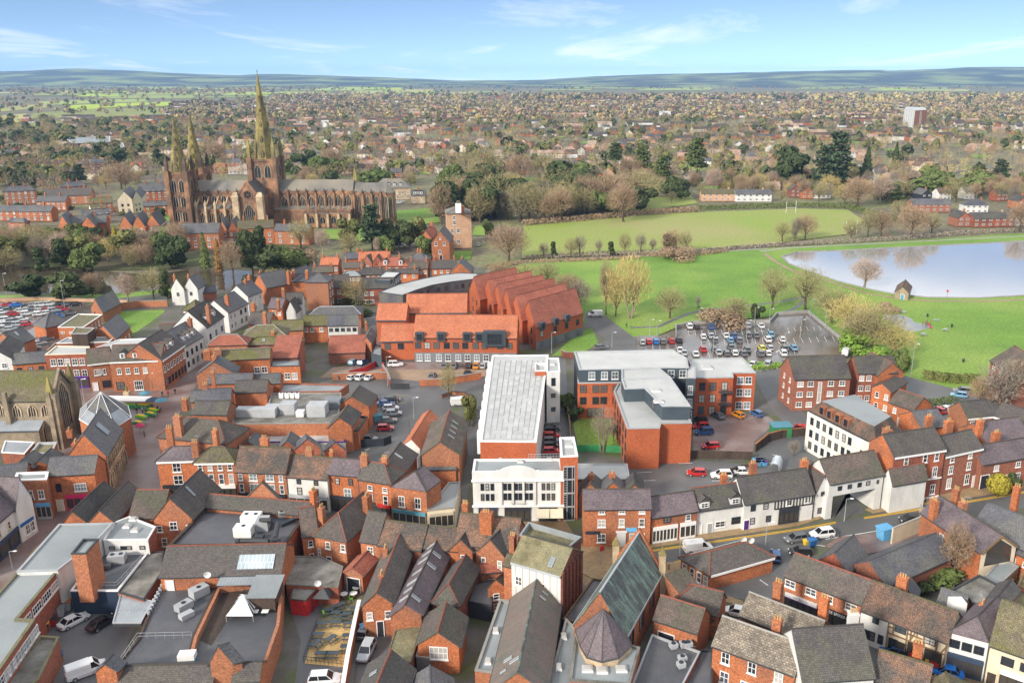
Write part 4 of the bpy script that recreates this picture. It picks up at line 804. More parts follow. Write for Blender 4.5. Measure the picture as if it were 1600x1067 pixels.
house('broad brick shop with stone parapet gable and twelve paned sashes',(367,734),(446,737),8.0,'x','brick_orange','tile_mottle',R=(412,698),pitch=46,wins=[W([.1,.9],[5.9],w_=.8,h=1.4,st='p'),W([.35,.68],[5.9],w_=1.6,h=1.5,st='p'),W([.1,.9],[3.3],w_=.9,h=1.9,st='p'),W([.35,.68],[3.3],w_=1.7,h=2.0,st='p')],name='shop',cat='shop',chim=[('px',413,684,1.2,.8,.5)],shops=[(0,.02,.48,'paint_dark',4),(0,.52,.98,'paint_dark',4)])
house('white painted shop house with brown roof and small dark windows',(447,742),(511,747),7.2,'x','render_white','tile_mottle',R=(482,712),pitch=42,wins=[W([.3,.72],[5.5],w_=.9,h=1.0,st='d'),W([.3,.7],[3.3],w_=1.0,h=1.5,st='d')],name='shop',cat='shop',chim=[('px',483,702,1.2,.7,.5)],shops=[(0,.02,.98,'paint_grey',5)])
house('orange brick shop with ornate grey bay window and pale slate roof',(512,738),(559,742),8.0,'x','brick_orange','slate_purple',R=(540,716),pitch=40,wins=[W([.3,.75],[5.7],w_=.9,h=1.4,st='d'),W([.62],[3.0],w_=1.5,h=2.0,st='p')],name='shop',cat='shop',chim=[('px',518,706,1.0,.35,.35),('px',569,711,1.6,.7,.5)],shops=[(0,.02,.98,'paint_dark',4,dict(fascia='paint_dark'))])
house('brick shop with big brown hipped roof and red fascia',(560,746),(610,754),8.0,'hx','brick_orange','tile_brown',R=(590,723),pitch=40,hips=(0,1),wins=[W([.35,.82],[5.8],w_=1.0,h=1.0),W([.35,.82],[3.2],w_=1.0,h=1.9)],name='shop',cat='shop',shops=[(0,.02,.5,'paint_dark',3),(0,.55,.98,'paint_dark',3,dict(fascia='paint_red'))],chim=[('px',601,715,1.0,.6,.4)])
house('long dark rear wing behind the brown hipped shop',(580,735),(630,738),6.6,'y','brick_orange','tile_dark',F=(626,691),pitch=34,name='rear_wing',sky=[(0,.45,.45,.4,1.8)])
house('brick shop with pale blue shopfront and purple slate hip',(610,761),(666,768),7.6,'hy','brick_orange','slate_purple',F=(660,728),pitch=36,hips=(1,0),over=.0,wins=[W([.3,.75],[3.9],w_=1.2,h=2.2)],name='shop',cat='shop',shops=[(0,.02,.98,'paint_grey',5,dict(fascia='paint_teal'))])
flat('single storey cream corner shop with grey flat roof',[(667,797),(711,792),(719,752),(701,753)],4.0,0,'paint_cream','flat_slate','concrete',.2,.25,name='corner_shop',cat='shop',shops=[(0,.05,.95,'paint_cream',4)])
house('brick hall with orange gable, rooflights and mossy ridge by the alley',(659,710),(717,709),7.4,'y','brick_orange','tile_brown',F=(702,641),ap=690,name='brick_hall',cat='hall',sky=[(0,u,.4,.4,1.5)for u in(.3,.45,.6,.75)])
house('slate lean-to against the orange gabled hall',(664,733),(712,732),4.4,'l','brick_orange','slate',D=4.5,rise=2.4,name='lean_to')
house('small red tiled rear cottage with white gable by the car yard',(630,694),(656,700),5.0,'y','render_white','tile_orange',F=(662,655),pitch=38,name='cottage')
house('small red tiled rear roof beyond the white gabled cottage',(650,662),(672,668),4.0,'y','brick_orange','tile_orange',F=(672,640),pitch=34,name='cottage')
for i,(a,b,f,lb)in enumerate((((462,700),(500,699),(478,678),'first small slate gable behind the white painted shop'),((508,703),(540,703),(520,686),'second small slate gable behind the orange brick shop'),((375,700),(402,698),(400,676),'third small slate gable behind the broad brick shop'),((436,699),(462,698),(455,674),'fourth small slate gable behind the broad brick shop'),((350,696),(374,698),(360,672),'pale grey gable behind the mossy hipped shop'))):
 house(lb,a,b,5.6,'y','brick_red','slate',F=f,pitch=40,name='rear_gable')
house('red brick corner building with orange clay roof slope by the square',(247,681),(352,692),8.2,'hx','brick_orange','tile_brown',R=(300,652),pitch=36,name='shop',cat='shop',chim=[('px',277,650,1.6,.8,.5),('px',336,672,.4,.5,.5)])
house('brick gabled building with grey roof facing the square',(300,645),(354,646),8.6,'x','brick_orange','tile_dark',R=(326,626),pitch=38,chim=[('px',288,624,.4,.6,.5)])
house('narrow slate roofed brick building second from the square',(298,626),(360,622),8.6,'x','brick_orange','slate',R=(326,608),pitch=38,chim=[('px',320,600,1.2,.6,.5),('px',332,582,2.5,.4,.4)])
house('dark roofed block with deep red lean-to slope behind it',(366,612),(416,610),8.4,'x','brick_orange','tile_dark',R=(392,594),pitch=36)
house('red clay lean-to slope above the plant roof',(372,636),(418,635),4.0,'l','brick_red','tile_red',D=9,rise=3.6,name='lean_to')
house('long slate roofed brick range behind the square',(325,598),(392,597),8.4,'x','brick_orange','slate',R=(355,584),pitch=34,hips=(1,1))
house('slate hipped range beside the long brick wall',(392,599),(437,597),7.6,'x','brick_orange','slate',R=(412,584),pitch=34)
T=house('long brick shop with glazed roof strip and two white windows',(345,562),(421,558),8.8,'x','brick_orange','tile_moss',R=(385,545),pitch=34,name='brick_range',wins=[W([.72,.87],[4.6],w_=1.5,h=1.7)],chim=[('px',323,548,.4,.9,.7),('px',340,546,.8,.9,.7)])
q,he,zr,r0,r1=HQ[T.name];mb=MB(T.location);bkv=(q[3]-q[0]).normalized();mb.slab([r0-bkv*.3+Vector((0,0,.25)),r1-bkv*.3+Vector((0,0,.25)),r1+bkv*3.5-Vector((0,0,1.6)),r0+bkv*3.5-Vector((0,0,1.6))],.1);mb.build('roof_glazing','glazing_roof',T)
house('slate gabled brick house with chimney at the head of the lane',(307,585),(366,583),7.8,'y','brick_orange','slate',F=(343,555),ap=565,chim=[('px',335,555,.8,.8,.6)])
house('red clay lean-to behind the glazed brick shop',(424,559),(464,558),7.0,'l','brick_red','tile_red',D=9,rise=3.6,name='lean_to')
flat('blue grey flat roof extension with two white windows',[(423,572),(468,571),(468,558),(425,559)],6.4,0,'brick_orange','flat_slate','metal_dark',.3,.25,wins=[W([.55,.8],[2.6],w_=1.5,h=1.8)])
house('red hipped roof over large shop beside the white lane houses',(325,539),(385,537),7.6,'hx','brick_orange','tile_red',R=(356,523),pitch=34,ridge='concrete')
house('tawny hipped roof behind the red hipped shop',(378,527),(446,524),7.8,'hx','brick_orange','tile_moss',R=(410,508),pitch=32,ridge='concrete')
house('long mossy hipped roof behind the glazed shop',(388,538),(470,536),6.6,'hx','brick_orange','tile_moss',R=(425,526),pitch=32,chim=[('px',426,519,.8,.5,.4)],sky=[(0,.25,.35,.8,1.0)])
flat('stained flat store roof covered with grey ventilation boxes',[(362,662),(528,660),(533,613),(424,614),(418,634),(366,642)],6.0,0,'brick_orange','flat_stain','concrete',.3,.3,name='store')
flat('lower lead roof between brick range and car yard',[(437,612),(530,611),(545,600),(440,598)],5.6,0,'brick_orange','flat_slate','brick_red',.35,.3,name='store')
house('dark gabled range beside the row of parked cars',(524,636),(576,634),6.0,'y','brick_orange','tile_dark',F=(562,602),pitch=34,ridge='tile_moss')
house('dark gabled brick end beside the bins in the car yard',(512,668),(549,664),6.4,'y','brick_orange','tile_dark',F=(544,632),pitch=40,ridge='tile_moss')
flat('brick parapet block with pale roof by the red car',[(527,674),(561,672),(574,650),(548,648)],4.6,0,'brick_orange','flat_stain','metal_dark',.5,.3)
flat('long covered service yard roof with blue edge behind the shops',[(380,690),(540,690),(536,676),(376,676)],3.2,0,'render_white','flat_grey','paint_purple',.3,.3,name='service_yard')
T=house('brick shop with three white dormers facing the market square',(171,564),(251,561),8.6,'x','brick_orange','tile_brown',R=(212,538),pitch=40,wins=[W([.16,.33,.5,.67,.84],[4.9],w_=1.1,h=1.6),W([.14,.84],[.5],w_=2.0,h=2.2,st='d'),W([.5],[.3],w_=2.2,h=2.6)],fascia='paint_white',name='shop',cat='shop');dormers(T,0,(.25,.5,.75),.12)
T=house('brick side range with white dormers running up the lane',(252,562),(287,538),8.6,'x','brick_orange','tile_dark',D=11,pitch=38,wins=[W(7,[4.9],w_=1.0,h=1.6),W(7,[1.0],w_=1.2,h=1.9,st='d')],fascia='paint_white',name='shop',cat='shop',hips=(1,0));dormers(T,0,(.3,.5,.7),.2)
house('brick shop with triple window between dormered shop and flat block',(136,568),(172,564),7.8,'x','brick_orange','tile_brown',R=(156,543),pitch=38,wins=[W([.35,.5,.65],[4.3],w_=1.2,h=1.6),W([.7],[.6],w_=2.0,h=2.0,st='d')],doors=[(0,.2,1.1,2.3,'paint_white')],name='shop',cat='shop',fascia='paint_white')
flat('flat roofed brick block with five arched windows and purple shopfront',[(70,554),(136,552),(140,541),(87,540)],9.6,0,'brick_red','flat_grey','paint_cream',.3,.35,name='brick_block',wins=[W([.17,.34,.5,.68,.85],[6.4],w_=1.4,h=1.9),W([.17,.34,.68,.87],[3.2],w_=1.4,h=1.9)],shops=[(0,.1,.95,'paint_purple',4)])
house('low slate roofed brick shop behind the church',(20,568),(71,564),7.0,'x','brick_orange','slate',R=(52,550),pitch=34,wins=[W(3,[4.6],w_=1.2,h=1.1,st='d')],name='shop',cat='shop')
house('white house behind the church with big grey gabled roof',(-25,562),(18,560),8.2,'y','render_white','tile_dark',F=(14,524),pitch=36,wins=[W([.7],[5.6],w_=1.3,h=1.4)])
T=house('three storey white lane house with slate dormers',(287,541),(316,524),7.8,'x','render_white','slate',D=9,pitch=42,wins=[W(4,[1.2,4.2],w_=1.0,h=1.7,st='d')],name='lane_house');dormers(T,0,(.25,.5,.75),.2)
T=house('tall white gabled lane house with two dormers',(322,511),(349,493),9.0,'x','render_white','tile_dark',D=10,pitch=44,wins=[W(3,[1.4,4.6],w_=1.1,h=1.7,st='d')],name='lane_house',chim=[('px',324,478,.8,.6,.5),('px',296,498,-1.0,.6,.5)]);dormers(T,0,(.3,.7),.2)
house('brick and white lane house beyond the tall white gable',(356,488),(387,473),7.0,'x','render_white','slate',D=9,pitch=40,wins=[W([.12,.3],[1.2,4.2],w_=1.0,h=1.6),W([.62,.85],[1.2,4.2],w_=1.1,h=1.6,st='d')],name='lane_house',chim=[('px',354,462,.8,.6,.6)])
house('slate roofed lane house with white end near the pool',(387,463),(409,454),7.0,'x','render_white','slate',D=8,pitch=42,wins=[W(3,[1.2,4.2],w_=.9,h=1.5)],name='lane_house',chim=[('px',383,438,.8,.6,.5),('px',389,431,1.6,.6,.5)])
house('orange gabled lane house with rooflights beside the pollard',(397,444),(416,449),6.6,'y','brick_orange','slate',D=10,pitch=42,name='lane_house',chim=[('px',407,424,.6,.5,.5)])
house('purple slated brick house east of the lane',(419,480),(440,481),6.4,'x','brick_orange','slate_purple',R=(430,465),pitch=40,name='lane_house',chim=[('px',434,469,1.0,.4,.4)],wins=[W([.4,.8],[3.8],w_=1.0,h=1.4)])
house('dark roofed house with clay chimney pots in the lane',(388,505),(421,506),6.4,'x','brick_orange','tile_dark',R=(405,488),pitch=42,name='lane_house',chim=[('px',395,474,1.6,.6,.5),('px',413,489,1.2,.5,.5)])
house('dark roofed house with white gable by the brick hip house',(447,474),(472,473),6.4,'x','render_white','tile_dark',R=(460,457),pitch=42,name='lane_house',chim=[('px',442,452,.8,.5,.5)])
house('pair of small white gables below the dark roofed house',(447,486),(462,486),5.0,'y','render_white','tile_dark',D=6,pitch=48,name='lane_house')
house('long brown cottage roof east of the lane',(424,516),(473,514),5.6,'x','brick_orange','tile_moss',R=(450,500),pitch=40,name='cottage')
house('brick cottage row with white windows facing the development',(473,508),(511,507),5.8,'x','brick_orange','tile_moss',R=(492,493),pitch=38,name='cottage',wins=[W([.12,.38,.75],[3.6],w_=1.1,h=1.3)])
house('white rendered row with broad slate roof',(512,508),(558,507),5.8,'x','render_white','slate',R=(535,492),pitch=36,name='cottage',wins=[W(5,[3.6],w_=1.2,h=1.2,st='d'),W([.6,.85],[.8],w_=1.6,h=1.5)])
house('slate roofed parish hall hipped at both ends',(485,491),(563,490),5.2,'hx','brick_orange','slate',R=(522,479),pitch=34,name='parish_hall',cat='hall',ridge='metal_pale')
house('tall plain brick house with hipped grey slate roof',(477,440),(512,440),10.5,'hx','brick_orange','slate',R=(498,426),pitch=32,name='tall_house',wins=[(1,[.3,.7],[1.5,4.5,7.5],.9,1.6)],chim=[('px',479,424,.4,.5,.5)])
house('slate roofed house behind the tall plain brick house',(445,440),(482,438),7.0,'hx','brick_orange','slate',R=(465,428),pitch=36,chim=[('px',452,425,1.4,.5,.5),('px',458,423,1.6,.5,.5)])
house('cream gabled house with tall chimneys by the pool',(446,436),(470,438),6.6,'y','render_cream','slate',D=9,pitch=40,chim=[('px',450,424,.8,.5,.5)])
house('dark roofed brick range with white windows by the bare tree',(521,449),(548,447),6.4,'x','brick_red','tile_dark',R=(535,429),pitch=40,wins=[W([.3],[3.8],w_=1.2,h=1.4),W([.3],[.6],w_=1.6,h=1.4)])
house('dark roofed red brick flats left of the curved roof',(566,450),(614,449),6.6,'x','brick_red','tile_dark',R=(590,434),pitch=38,wins=[W([.12,.3],[.8,3.8],w_=1.3,h=1.4)])
flat('slate sided mansard block with row of white windows',[(586,438),(610,438),(626,425),(602,424)],9.0,0,'clad_slate','flat_grey','metal_dark',.2,.2,name='mansard_block',wins=[(1,5,[6.4],1.1,1.5,'w')])
for(lb,A,B,R_,he,wl,rf,kd)in(('orange clay roofed house with tall chimney below the cathedral',(500,413),(528,413),(515,402),6,'brick_orange','tile_orange','x'),('brown roofed cottage in front of the red gables',(536,418),(567,418),(552,409),5,'brick_orange','tile_brown','x'),('dark roofed brick range behind the flats',(561,429),(597,428),(580,418),5.4,'brick_orange','tile_dark','x'),('slate roofed brick house left of the red gables',(538,404),(561,403),(550,394),6.4,'brick_orange','slate','x'),('long orange roofed almshouse with cross gables',(560,407),(609,406),(585,393),6,'brick_orange','tile_orange','x'),('red hipped house with two white dormers',(590,415),(638,415),(615,402),5.4,'brick_orange','tile_red','hx'),('long low dark roof behind the mansard block',(598,426),(653,426),(625,420),4.4,'brick_orange','tile_dark','x'),('brown roofed brick house with chimneys below the gabled villa',(638,419),(668,419),(655,407),5.6,'brick_orange','tile_brown','x'),('brown roofed cottage pair with white windows',(675,419),(714,418),(692,406),5.6,'brick_orange','tile_brown','x'),('dark slate rear roof beside the hedge below the villa',(638,405),(666,406),(654,394),5,'brick_orange','slate','hx'),('purple tiled roof behind the orange clay roofed house',(488,425),(520,424),(505,416),6,'brick_orange','tile_brown','x'),('pale slate roof with rooflights above the dark range',(535,431),(563,430),(550,423),5.5,'brick_orange','flat_slate','hx')):
 T=house(lb,A,B,he,kd,wl,rf,R=R_,pitch=38,wins=[W(4,[3.4 if he>5 else 2.4],w_=1.1,h=1.2)],chim=[(.1,0,1.2),(.9,0,1.2)]if rf!='flat_slate' else())
 if 'dormers' in lb:dormers(T,0,(.25,.75),.05,1.4,2.0)
for i,(a,b)in enumerate((((566,409),(581,410)),((582,410),(597,410)))):house(('left','right')[i]+' brick cross gable of the orange roofed almshouse',a,b,5.4,'y','brick_red','tile_brown',D=5,pitch=48,name='cross_gable',wins=[W([.5],[2.6],w_=1.4,h=1.3)])
house('slate gabled brick house at the bend of the drive',(703,426),(735,425),5.4,'y','brick_orange','slate',F=(724,403),pitch=44,chim=[('px',722,402,.6,.5,.4)])
house('brick villa with tall gable and stone bands',(674,379),(702,378),8.6,'y','brick_orange','slate',F=(694,352),ap=361,name='villa',wins=[W([.25,.72],[7.0],w_=1.2,h=1.8),W([.5],[9.8],w_=.8,h=1.0),W([.45],[3.4],w_=1.2,h=1.8)],doors=[(0,.5,1.3,2.6,'paint_dark')])
house('lower gable of the brick villa with pink tiled roof',(656,372),(674,372),8.6,'y','brick_orange','tile_red',F=(674,350),pitch=50,name='villa',wins=[W([.5],[6.0],w_=1.2,h=1.8)],chim=[('px',674,347,1.6,.8,.6)])
T=house('tall pale brick house with lead hipped roof and white cupola',(698,334),(736,333),17.0,'hx','brick_pale','lead',D=13,rise=2.6,name='tall_house',wins=[W([.3],[11.5,14],w_=1.3,h=1.8),W([.2,.45],[7.5],w_=1.5,h=2.2),W([.2,.45],[2.5],w_=1.5,h=1.8)],chim=[('px',722,322,1.0,1.0,.8)],hips=(1,1),chm='brick_orange')
mb=MB(T.location);p=P(715,331,19);mb.box(p+Vector((0,4,0)),(1.3,0,0),(0,1.3,0),18,22.4);o=mb.build('cupola','paint_white',T);mb=MB(T.location);mb.box(p+Vector((0,4,0)),(.8,0,0),(0,.8,0),22.42,23.6);mb.build('cupola_cap','tile_moss',o)
house('pink tiled brick garage beside the blue parked cars',(513,551),(570,549),3.6,'x','brick_red','tile_red',R=(540,524),pitch=34,name='garage',cat='garage')
house('narrow brick cottage with slate roof behind the pink tiled garage',(566,533),(580,536),5.6,'y','brick_orange','slate',F=(580,512),pitch=42,name='cottage',chim=[('px',572,504,.8,.5,.4)],sky=[(0,.5,.5,.6,.9)])
house('left gable of the white poolside house',(267,451),(287,451),6.2,'y','render_white','tile_moss',D=8,pitch=44,name='pool_house',wins=[W([.5],[3.4],w_=.9,h=1.3,st='d')],chim=[('px',272,430,.8,.4,.4)])
house('right gable of the white poolside house',(287,450),(308,450),6.2,'y','render_white','slate',D=8,pitch=44,name='pool_house',wins=[W([.5],[3.4],w_=.9,h=1.3,st='d')],chim=[('px',294,430,.8,.4,.4)])
house('low slate wing of the white poolside house',(306,458),(338,455),3.4,'x','brick_red','slate',D=5,pitch=34,name='pool_house')
house('yellow brick garden house with mossy hipped roof',(286,483),(305,486),4.4,'hx','render_cream','tile_moss',D=6,pitch=44,name='garden_house')
house('grey roofed cottage with cream wall below the garden house',(279,502),(312,501),4.6,'x','render_cream','slate',R=(295,490),pitch=36,name='cottage')
house('brown roofed house with rooflight behind the dormered lane house',(250,526),(292,522),6.0,'x','brick_orange','tile_brown',R=(270,505),pitch=36,name='cottage',sky=[(0,.6,.4,.8,1.1)])
house('brick shelter with black slate roof by the curved garden wall',(160,488),(188,473),3.6,'x','brick_orange','slate',C4=(142,480),pitch=36,name='shelter',wins=[(3,[.3,.7],[1.6],.8,.9,'d')])
flat('brick block with mossy felt roof beside the car park',[(90,511),(130,511),(160,491),(122,490)],5.4,0,'brick_orange','flat_moss','paint_white',.3,.3,name='brick_block',wins=[W(3,[3.2],w_=1.2,h=.7),(1,6,[2.6],.9,1.8,'w')])
flat('brown clad water tank box on brick base',[(111,521),(136,521),(148,512),(118,511)],8.0,0,'timber_dark','flat_moss','paint_grey',.2,.25,name='tank_house')
house('grey slate hall with brick gable by the yellow conifer',(147,521),(180,529),5.2,'y','brick_orange','slate',F=(184,490),pitch=32,name='small_hall',wins=[(1,4,[1.4],.9,1.8,'w')])
house('pyramid roofed brick kiosk in the pool car park',(52,506),(71,511),4.2,'hy','brick_orange','slate',D=8,pitch=38,name='kiosk',sky=[])
house('dark roofed brick store beside the parked cars',(24,538),(54,528),5.0,'x','brick_orange','slate',D=8,pitch=38,name='store',sky=[(0,.5,.5,.5,1.6)])
flat('white felt roof of the rear shops behind the dormered brick shop',[(140,546),(205,544),(236,528),(186,530)],6.5,0,'brick_red','flat_grey','paint_white',.25,.3)
flat('grey flat roofed rear yard building behind the five arched windows',[(88,536),(170,534),(180,526),(105,527)],5.0,0,'brick_red','flat_slate','paint_white',.25,.3)
T=house('grey stone parish church with steep lichened roof',(-70,627),(80,625),11.5,'x','stone_church','tile_moss',R=(40,579),pitch=50,name='church',cat='church',over=.2,wins=[])
q,he,zr,r0,r1=HQ[T.name]
def pointed(par,a,d,u,n,w_,h,z,frame='stone_pale',gm='glass_dark',mull=2,name='lancet_window',fw=.28):
 """pointed arch window on wall through a, direction d, outward n; parts: frame, pane, mullions"""
 pts=[]
 for k in range(-6,7):
  t=k/6;x=t*w_/2;pts.append((x,h-(abs(t)**1.6)*w_*.75))
 pts=[(-w_/2,0)]+[p_ for p_ in pts]+[(w_/2,0)]
 c=a+d*u+Vector((0,0,z));loc=par.location if par.parent is None else Vector()
 f=MB();g=MB();cx_,cz_=0,h*.45;o_=lambda x,zz,y:c-loc+d*x+n*y+Vector((0,0,zz))
 ou=[((x-cx_)*(1+2*fw/w_)+cx_,(zz-cz_)*(1+1.4*fw/h)+cz_)for x,zz in pts]
 for i in range(len(pts)-1):
  f.hexa([o_(*pts[i],.0),o_(*pts[i+1],.0),o_(*ou[i+1],.0),o_(*ou[i],.0)],[o_(*pts[i],.18),o_(*pts[i+1],.18),o_(*ou[i+1],.18),o_(*ou[i],.18)])
 for k in range(mull):
  x=w_*((k+1)/(mull+1)-.5);zt=h-(abs(2*x/w_)**1.6)*w_*.75;f.hexa([o_(x-.07,0,.05),o_(x+.07,0,.05),o_(x+.07,0,.14),o_(x-.07,0,.14)],[o_(x-.07,zt,.05),o_(x+.07,zt,.05),o_(x+.07,zt,.14),o_(x-.07,zt,.14)])
 fo=f.build(name,frame,par,uv=False);g.poly([o_(x,zz,.06)for x,zz in pts]);g.build('pane',gm,fo,uv=False);return fo
d=(q[1]-q[0]);L_=d.length;d=d/L_;n=Vector((d.y,-d.x,0))
for u in(.46,.62,.78,.92):pointed(T,q[0],d,L_*u,n,1.5,2.6,7.8)
for u in(.54,.995):
 mb=MB(T.location);p=q[0]+d*(L_*u)+n*.5;mb.box(p,d*.5,n*.6,0,12.2);mb.box(p,d*.35,n*.4,12.2,13.6);mb.build('buttress','stone_church',T)
d1=(q[2]-q[1]);L1=d1.length;d1=d1/L1;n1=Vector((d1.y,-d1.x,0));pointed(T,q[1],d1,L1*.5,n1,L1*.5,zr*.62,3.5,mull=5,fw=.45)
for p in(q[1],q[2]):
 mb=MB(T.location);mb.box(p+n1*.5,d1*.7,n1*.8,0,13.0);mb.build('buttress','stone_church',T)
for p in(q[1],q[2]):
 c=MB(T.location);c.hexa([Vector((p.x+x,p.y+y,13.0))for x,y in((-.7,-.7),(.7,-.7),(.7,.7),(-.7,.7))],[Vector((p.x+x*.1,p.y+y*.1,17))for x,y in((-.7,-.7),(.7,-.7),(.7,.7),(-.7,.7))]);c.build('pinnacle','stone_green',T)
cp=MB(T.location)
for e0 in(q[1],q[2]):
 p0=Vector((e0.x,e0.y,he));p1=Vector((r1.x,r1.y,zr));u=Vector((0,0,.6));cp.hexa([p0,p0+d*.6,p1+d*.6,p1],[p0+u,p0+d*.6+u,p1+d*.6+u,p1+u])
cp.build('gable_coping','stone_church',T)
T=house('church side aisle with pale metal lean-to roof',(-70,674),(60,672),5.4,'l','stone_church','zinc',D=5.5,rise=3.0,name='church_aisle',cat='church');q=HQ[T.name][0]
pointed(T,q[1],(q[2]-q[1]).normalized(),(q[2]-q[1]).length*.5,Vector((1,0,0)),2.2,5.2,1.2,mull=2)
T=house('red brick corn exchange with arched arcade and steep slate roof',(106,711),(165,711),8.4,'y','brick_orange','slate',F=(157,638),ap=678,name='corn_exchange',cat='hall',wins=[],chim=[('px',118,690,-2.4,1.2,.5),('px',108,672,-3.2,.5,.5)])
q,he,zr,r0,r1=HQ[T.name];d1=(q[2]-q[1]);L1=d1.length;d1=d1/L1;n1=Vector((d1.y,-d1.x,0))
for k in range(9):pointed(T,q[1],d1,L1*(.06+.11*k),n1,2.0,3.6,.3,frame='stone_pale',mull=0,name='arcade_arch')
for k in range(9):pointed(T,q[1],d1,L1*(.06+.11*k),n1,1.2,2.2,5.2,frame='stone_pale',mull=1,name='arched_window')
mb=MB(T.location);mb.hexa([Vector((p.x,p.y,4.4))for p in(q[1],q[1]+n1*.2,q[2]+n1*.2,q[2])],[Vector((p.x,p.y,4.8))for p in(q[1],q[1]+n1*.2,q[2]+n1*.2,q[2])]);mb.build('string_course','stone_pale',T)
sk=[(0,.45,.35,1.8,2.4)]
pl=(Vector((q[1].x,q[1].y,he)),Vector((q[2].x,q[2].y,he)),Vector((r1.x,r1.y,zr)),Vector((r0.x,r0.y,zr)));uu=d1;lo=pl[0]+(pl[1]-pl[0])*.55;hi_=pl[3]+(pl[2]-pl[3])*.55 if(pl[3]-pl[0]).length<(pl[2]-pl[0]).length else pl[2]+(pl[3]-pl[2])*.55
nn=uu.cross((hi_-lo).normalized());skylight(T,lo+(hi_-lo)*.3+nn*.15,nn,uu,2.0,3.0)
T=thing('lantern_roof','glazed pyramid roof with white ribs at the square end of the corn exchange','roof',P(160,668,0))
bs=[P(x,y,8.2)for x,y in((124,655),(146,668),(180,668),(205,652),(200,634),(175,626),(145,626),(126,638))]
ax=sum(bs,Vector())/8;z=9
while pj((ax.x,ax.y,z))[1]>613:z+=.1
mb=MB(T.location);mb.prism([b_ for b_ in bs],0,8.18,top=False);mb.build('wall','brick_orange',T);cone_roof(T,bs,Vector((ax.x,ax.y,z)),'slate',ribs='paint_white')
mb=MB(T.location);ap_=Vector((ax.x,ax.y,z))
for i in(0,1,2,7):
 a,b=bs[i],bs[(i+1)%8];up_=Vector((0,-.02,.12));mb.poly([a.lerp(b,.08)+up_,b.lerp(a,.08)+up_,b.lerp(ap_,.35).lerp(a.lerp(ap_,.35),.08)+up_,a.lerp(ap_,.35).lerp(b.lerp(ap_,.35),.08)+up_])
mb.build('ribbed_glazing','zinc',T)
house('brick shop with red fascia and slate dormer below the corn exchange',(73,741),(147,737),7.8,'x','brick_orange','slate',R=(110,713),pitch=40,name='shop',cat='shop',wins=[W([.2],[4.0],w_=1.0,h=1.8,st='d'),W([.66],[4.0],w_=2.2,h=1.6,st='p')],shops=[(0,.3,.8,'paint_pink',3,dict(fascia='paint_pink'))],doors=[(0,.17,1.1,2.3,'paint_cream')])
flat('brick shop with pale blue fascia and white cornice',[(21,750),(73,748),(76,736),(26,738)],8.2,0,'brick_orange','flat_slate','paint_white',.4,.4,name='shop',cat='shop',wins=[W([.42,.75],[4.2],w_=1.1,h=1.8)],shops=[(0,.5,.98,'paint_grey',3,dict(fascia='paint_skyblue'))])
house('white fronted shop with navy shopfront and purple slate roof at the left edge',(-50,853),(22,791),7.0,'x','render_white','slate_purple',D=8,pitch=46,name='white_shop',cat='shop',wins=[W([.35,.6,.82],[3.9],w_=.8,h=1.5,st='c')],shops=[(0,.3,.98,'paint_navy',3)])
T=house('white gabled shop with blue corner sign and multi-paned window',(24,791),(49,775),7.2,'y','render_white','slate_purple',D=11,ap=759,name='white_shop',cat='shop',wins=[W([.45,.7],[.8],w_=1.3,h=1.9)]);q=HQ[T.name][0]
d=q[1]-q[0];mb=MB();mb.bx(.2,d.length*.85,-.15,0,2.9,3.5);o=mb.build('shop_sign','paint_blue',T,uv=False);o.location=q[0]-v2(T.location);o.rotation_euler=(0,0,math.atan2(d.y,d.x))
for(lb,A,B,F,R_,kd,he,rf,wl)in(('dark slate roof at the left edge below the church',(-30,752),(40,744),None,(8,726),'x',7,'slate','brick_orange'),('small slate gable between church and brick shops',(14,735),(50,730),(52,704),None,'y',7.2,'slate','brick_orange'),('slate hip behind the small gable near the church',(46,730),(76,726),(80,700),None,'y',6.8,'slate','brick_orange')):
 house(lb,A,B,he,kd,wl,rf,F=F,R=R_,pitch=36,name='shop',cat='shop',wins=[W([.8],[4.8],w_=1.2,h=1.4)]if R_ else[])
flat('brick block with mossy sunken roof beside the church aisle',[(46,708),(80,708),(89,690),(60,691)],7.4,0,'brick_orange','flat_moss','paint_grey',.5,.3,wins=[W([.5],[4.6],w_=1.0,h=1.4)])
flat('patched metal roof beside the church aisle',[(2,706),(38,708),(54,690),(8,688)],6.6,0,'brick_red','zinc','paint_white',.15,.2)
# ========= new development, apartments, north row, cathedral
def front_parts(T,q,cols,z,w_,h,name,m_,dep=.6,win=None):
 d=(q[1]-q[0]);L_=d.length;rz=math.atan2(d.y,d.x)
 for u in cols:
  m=MB();m.bx(-w_/2,w_/2,-dep,.6,z,z+h);o=m.build(name,m_,T,uv=False);o.location=q[0]+d*u-v2(T.location);o.rotation_euler=(0,0,rz)
  fr_,gl,sm=win_mesh(w_*.66,h*.7,'k');k=ob('window',fr_,o,(0,-dep-.02,z+h*.15));ob('pane',gl[0],o,(0,-dep-.02,z+h*.15))
T=house('long new brick retirement block with orange roof and slate dormers',(646,526),(807,527),7.8,'x','brick_new','tile_orange',R=(722,492),pitch=40,name='retirement_block',cat='apartments',wins=[W([.04,.13,.22,.32,.41,.5,.6,.69,.84,.93],[4.2],w_=1.7,h=1.9,st='k'),W([.05,.13,.24,.33,.43,.52,.61,.7,.8,.9],[.5],w_=1.6,h=2.0,st='p')])
q=HQ[T.name][0];front_parts(T,q,(.06,.27,.52,.64),6.6,2.4,2.6,'dormer_bay','clad_slate');front_parts(T,q,(.79,),5.2,6.5,4.6,'dormer_bay','clad_slate',.9)
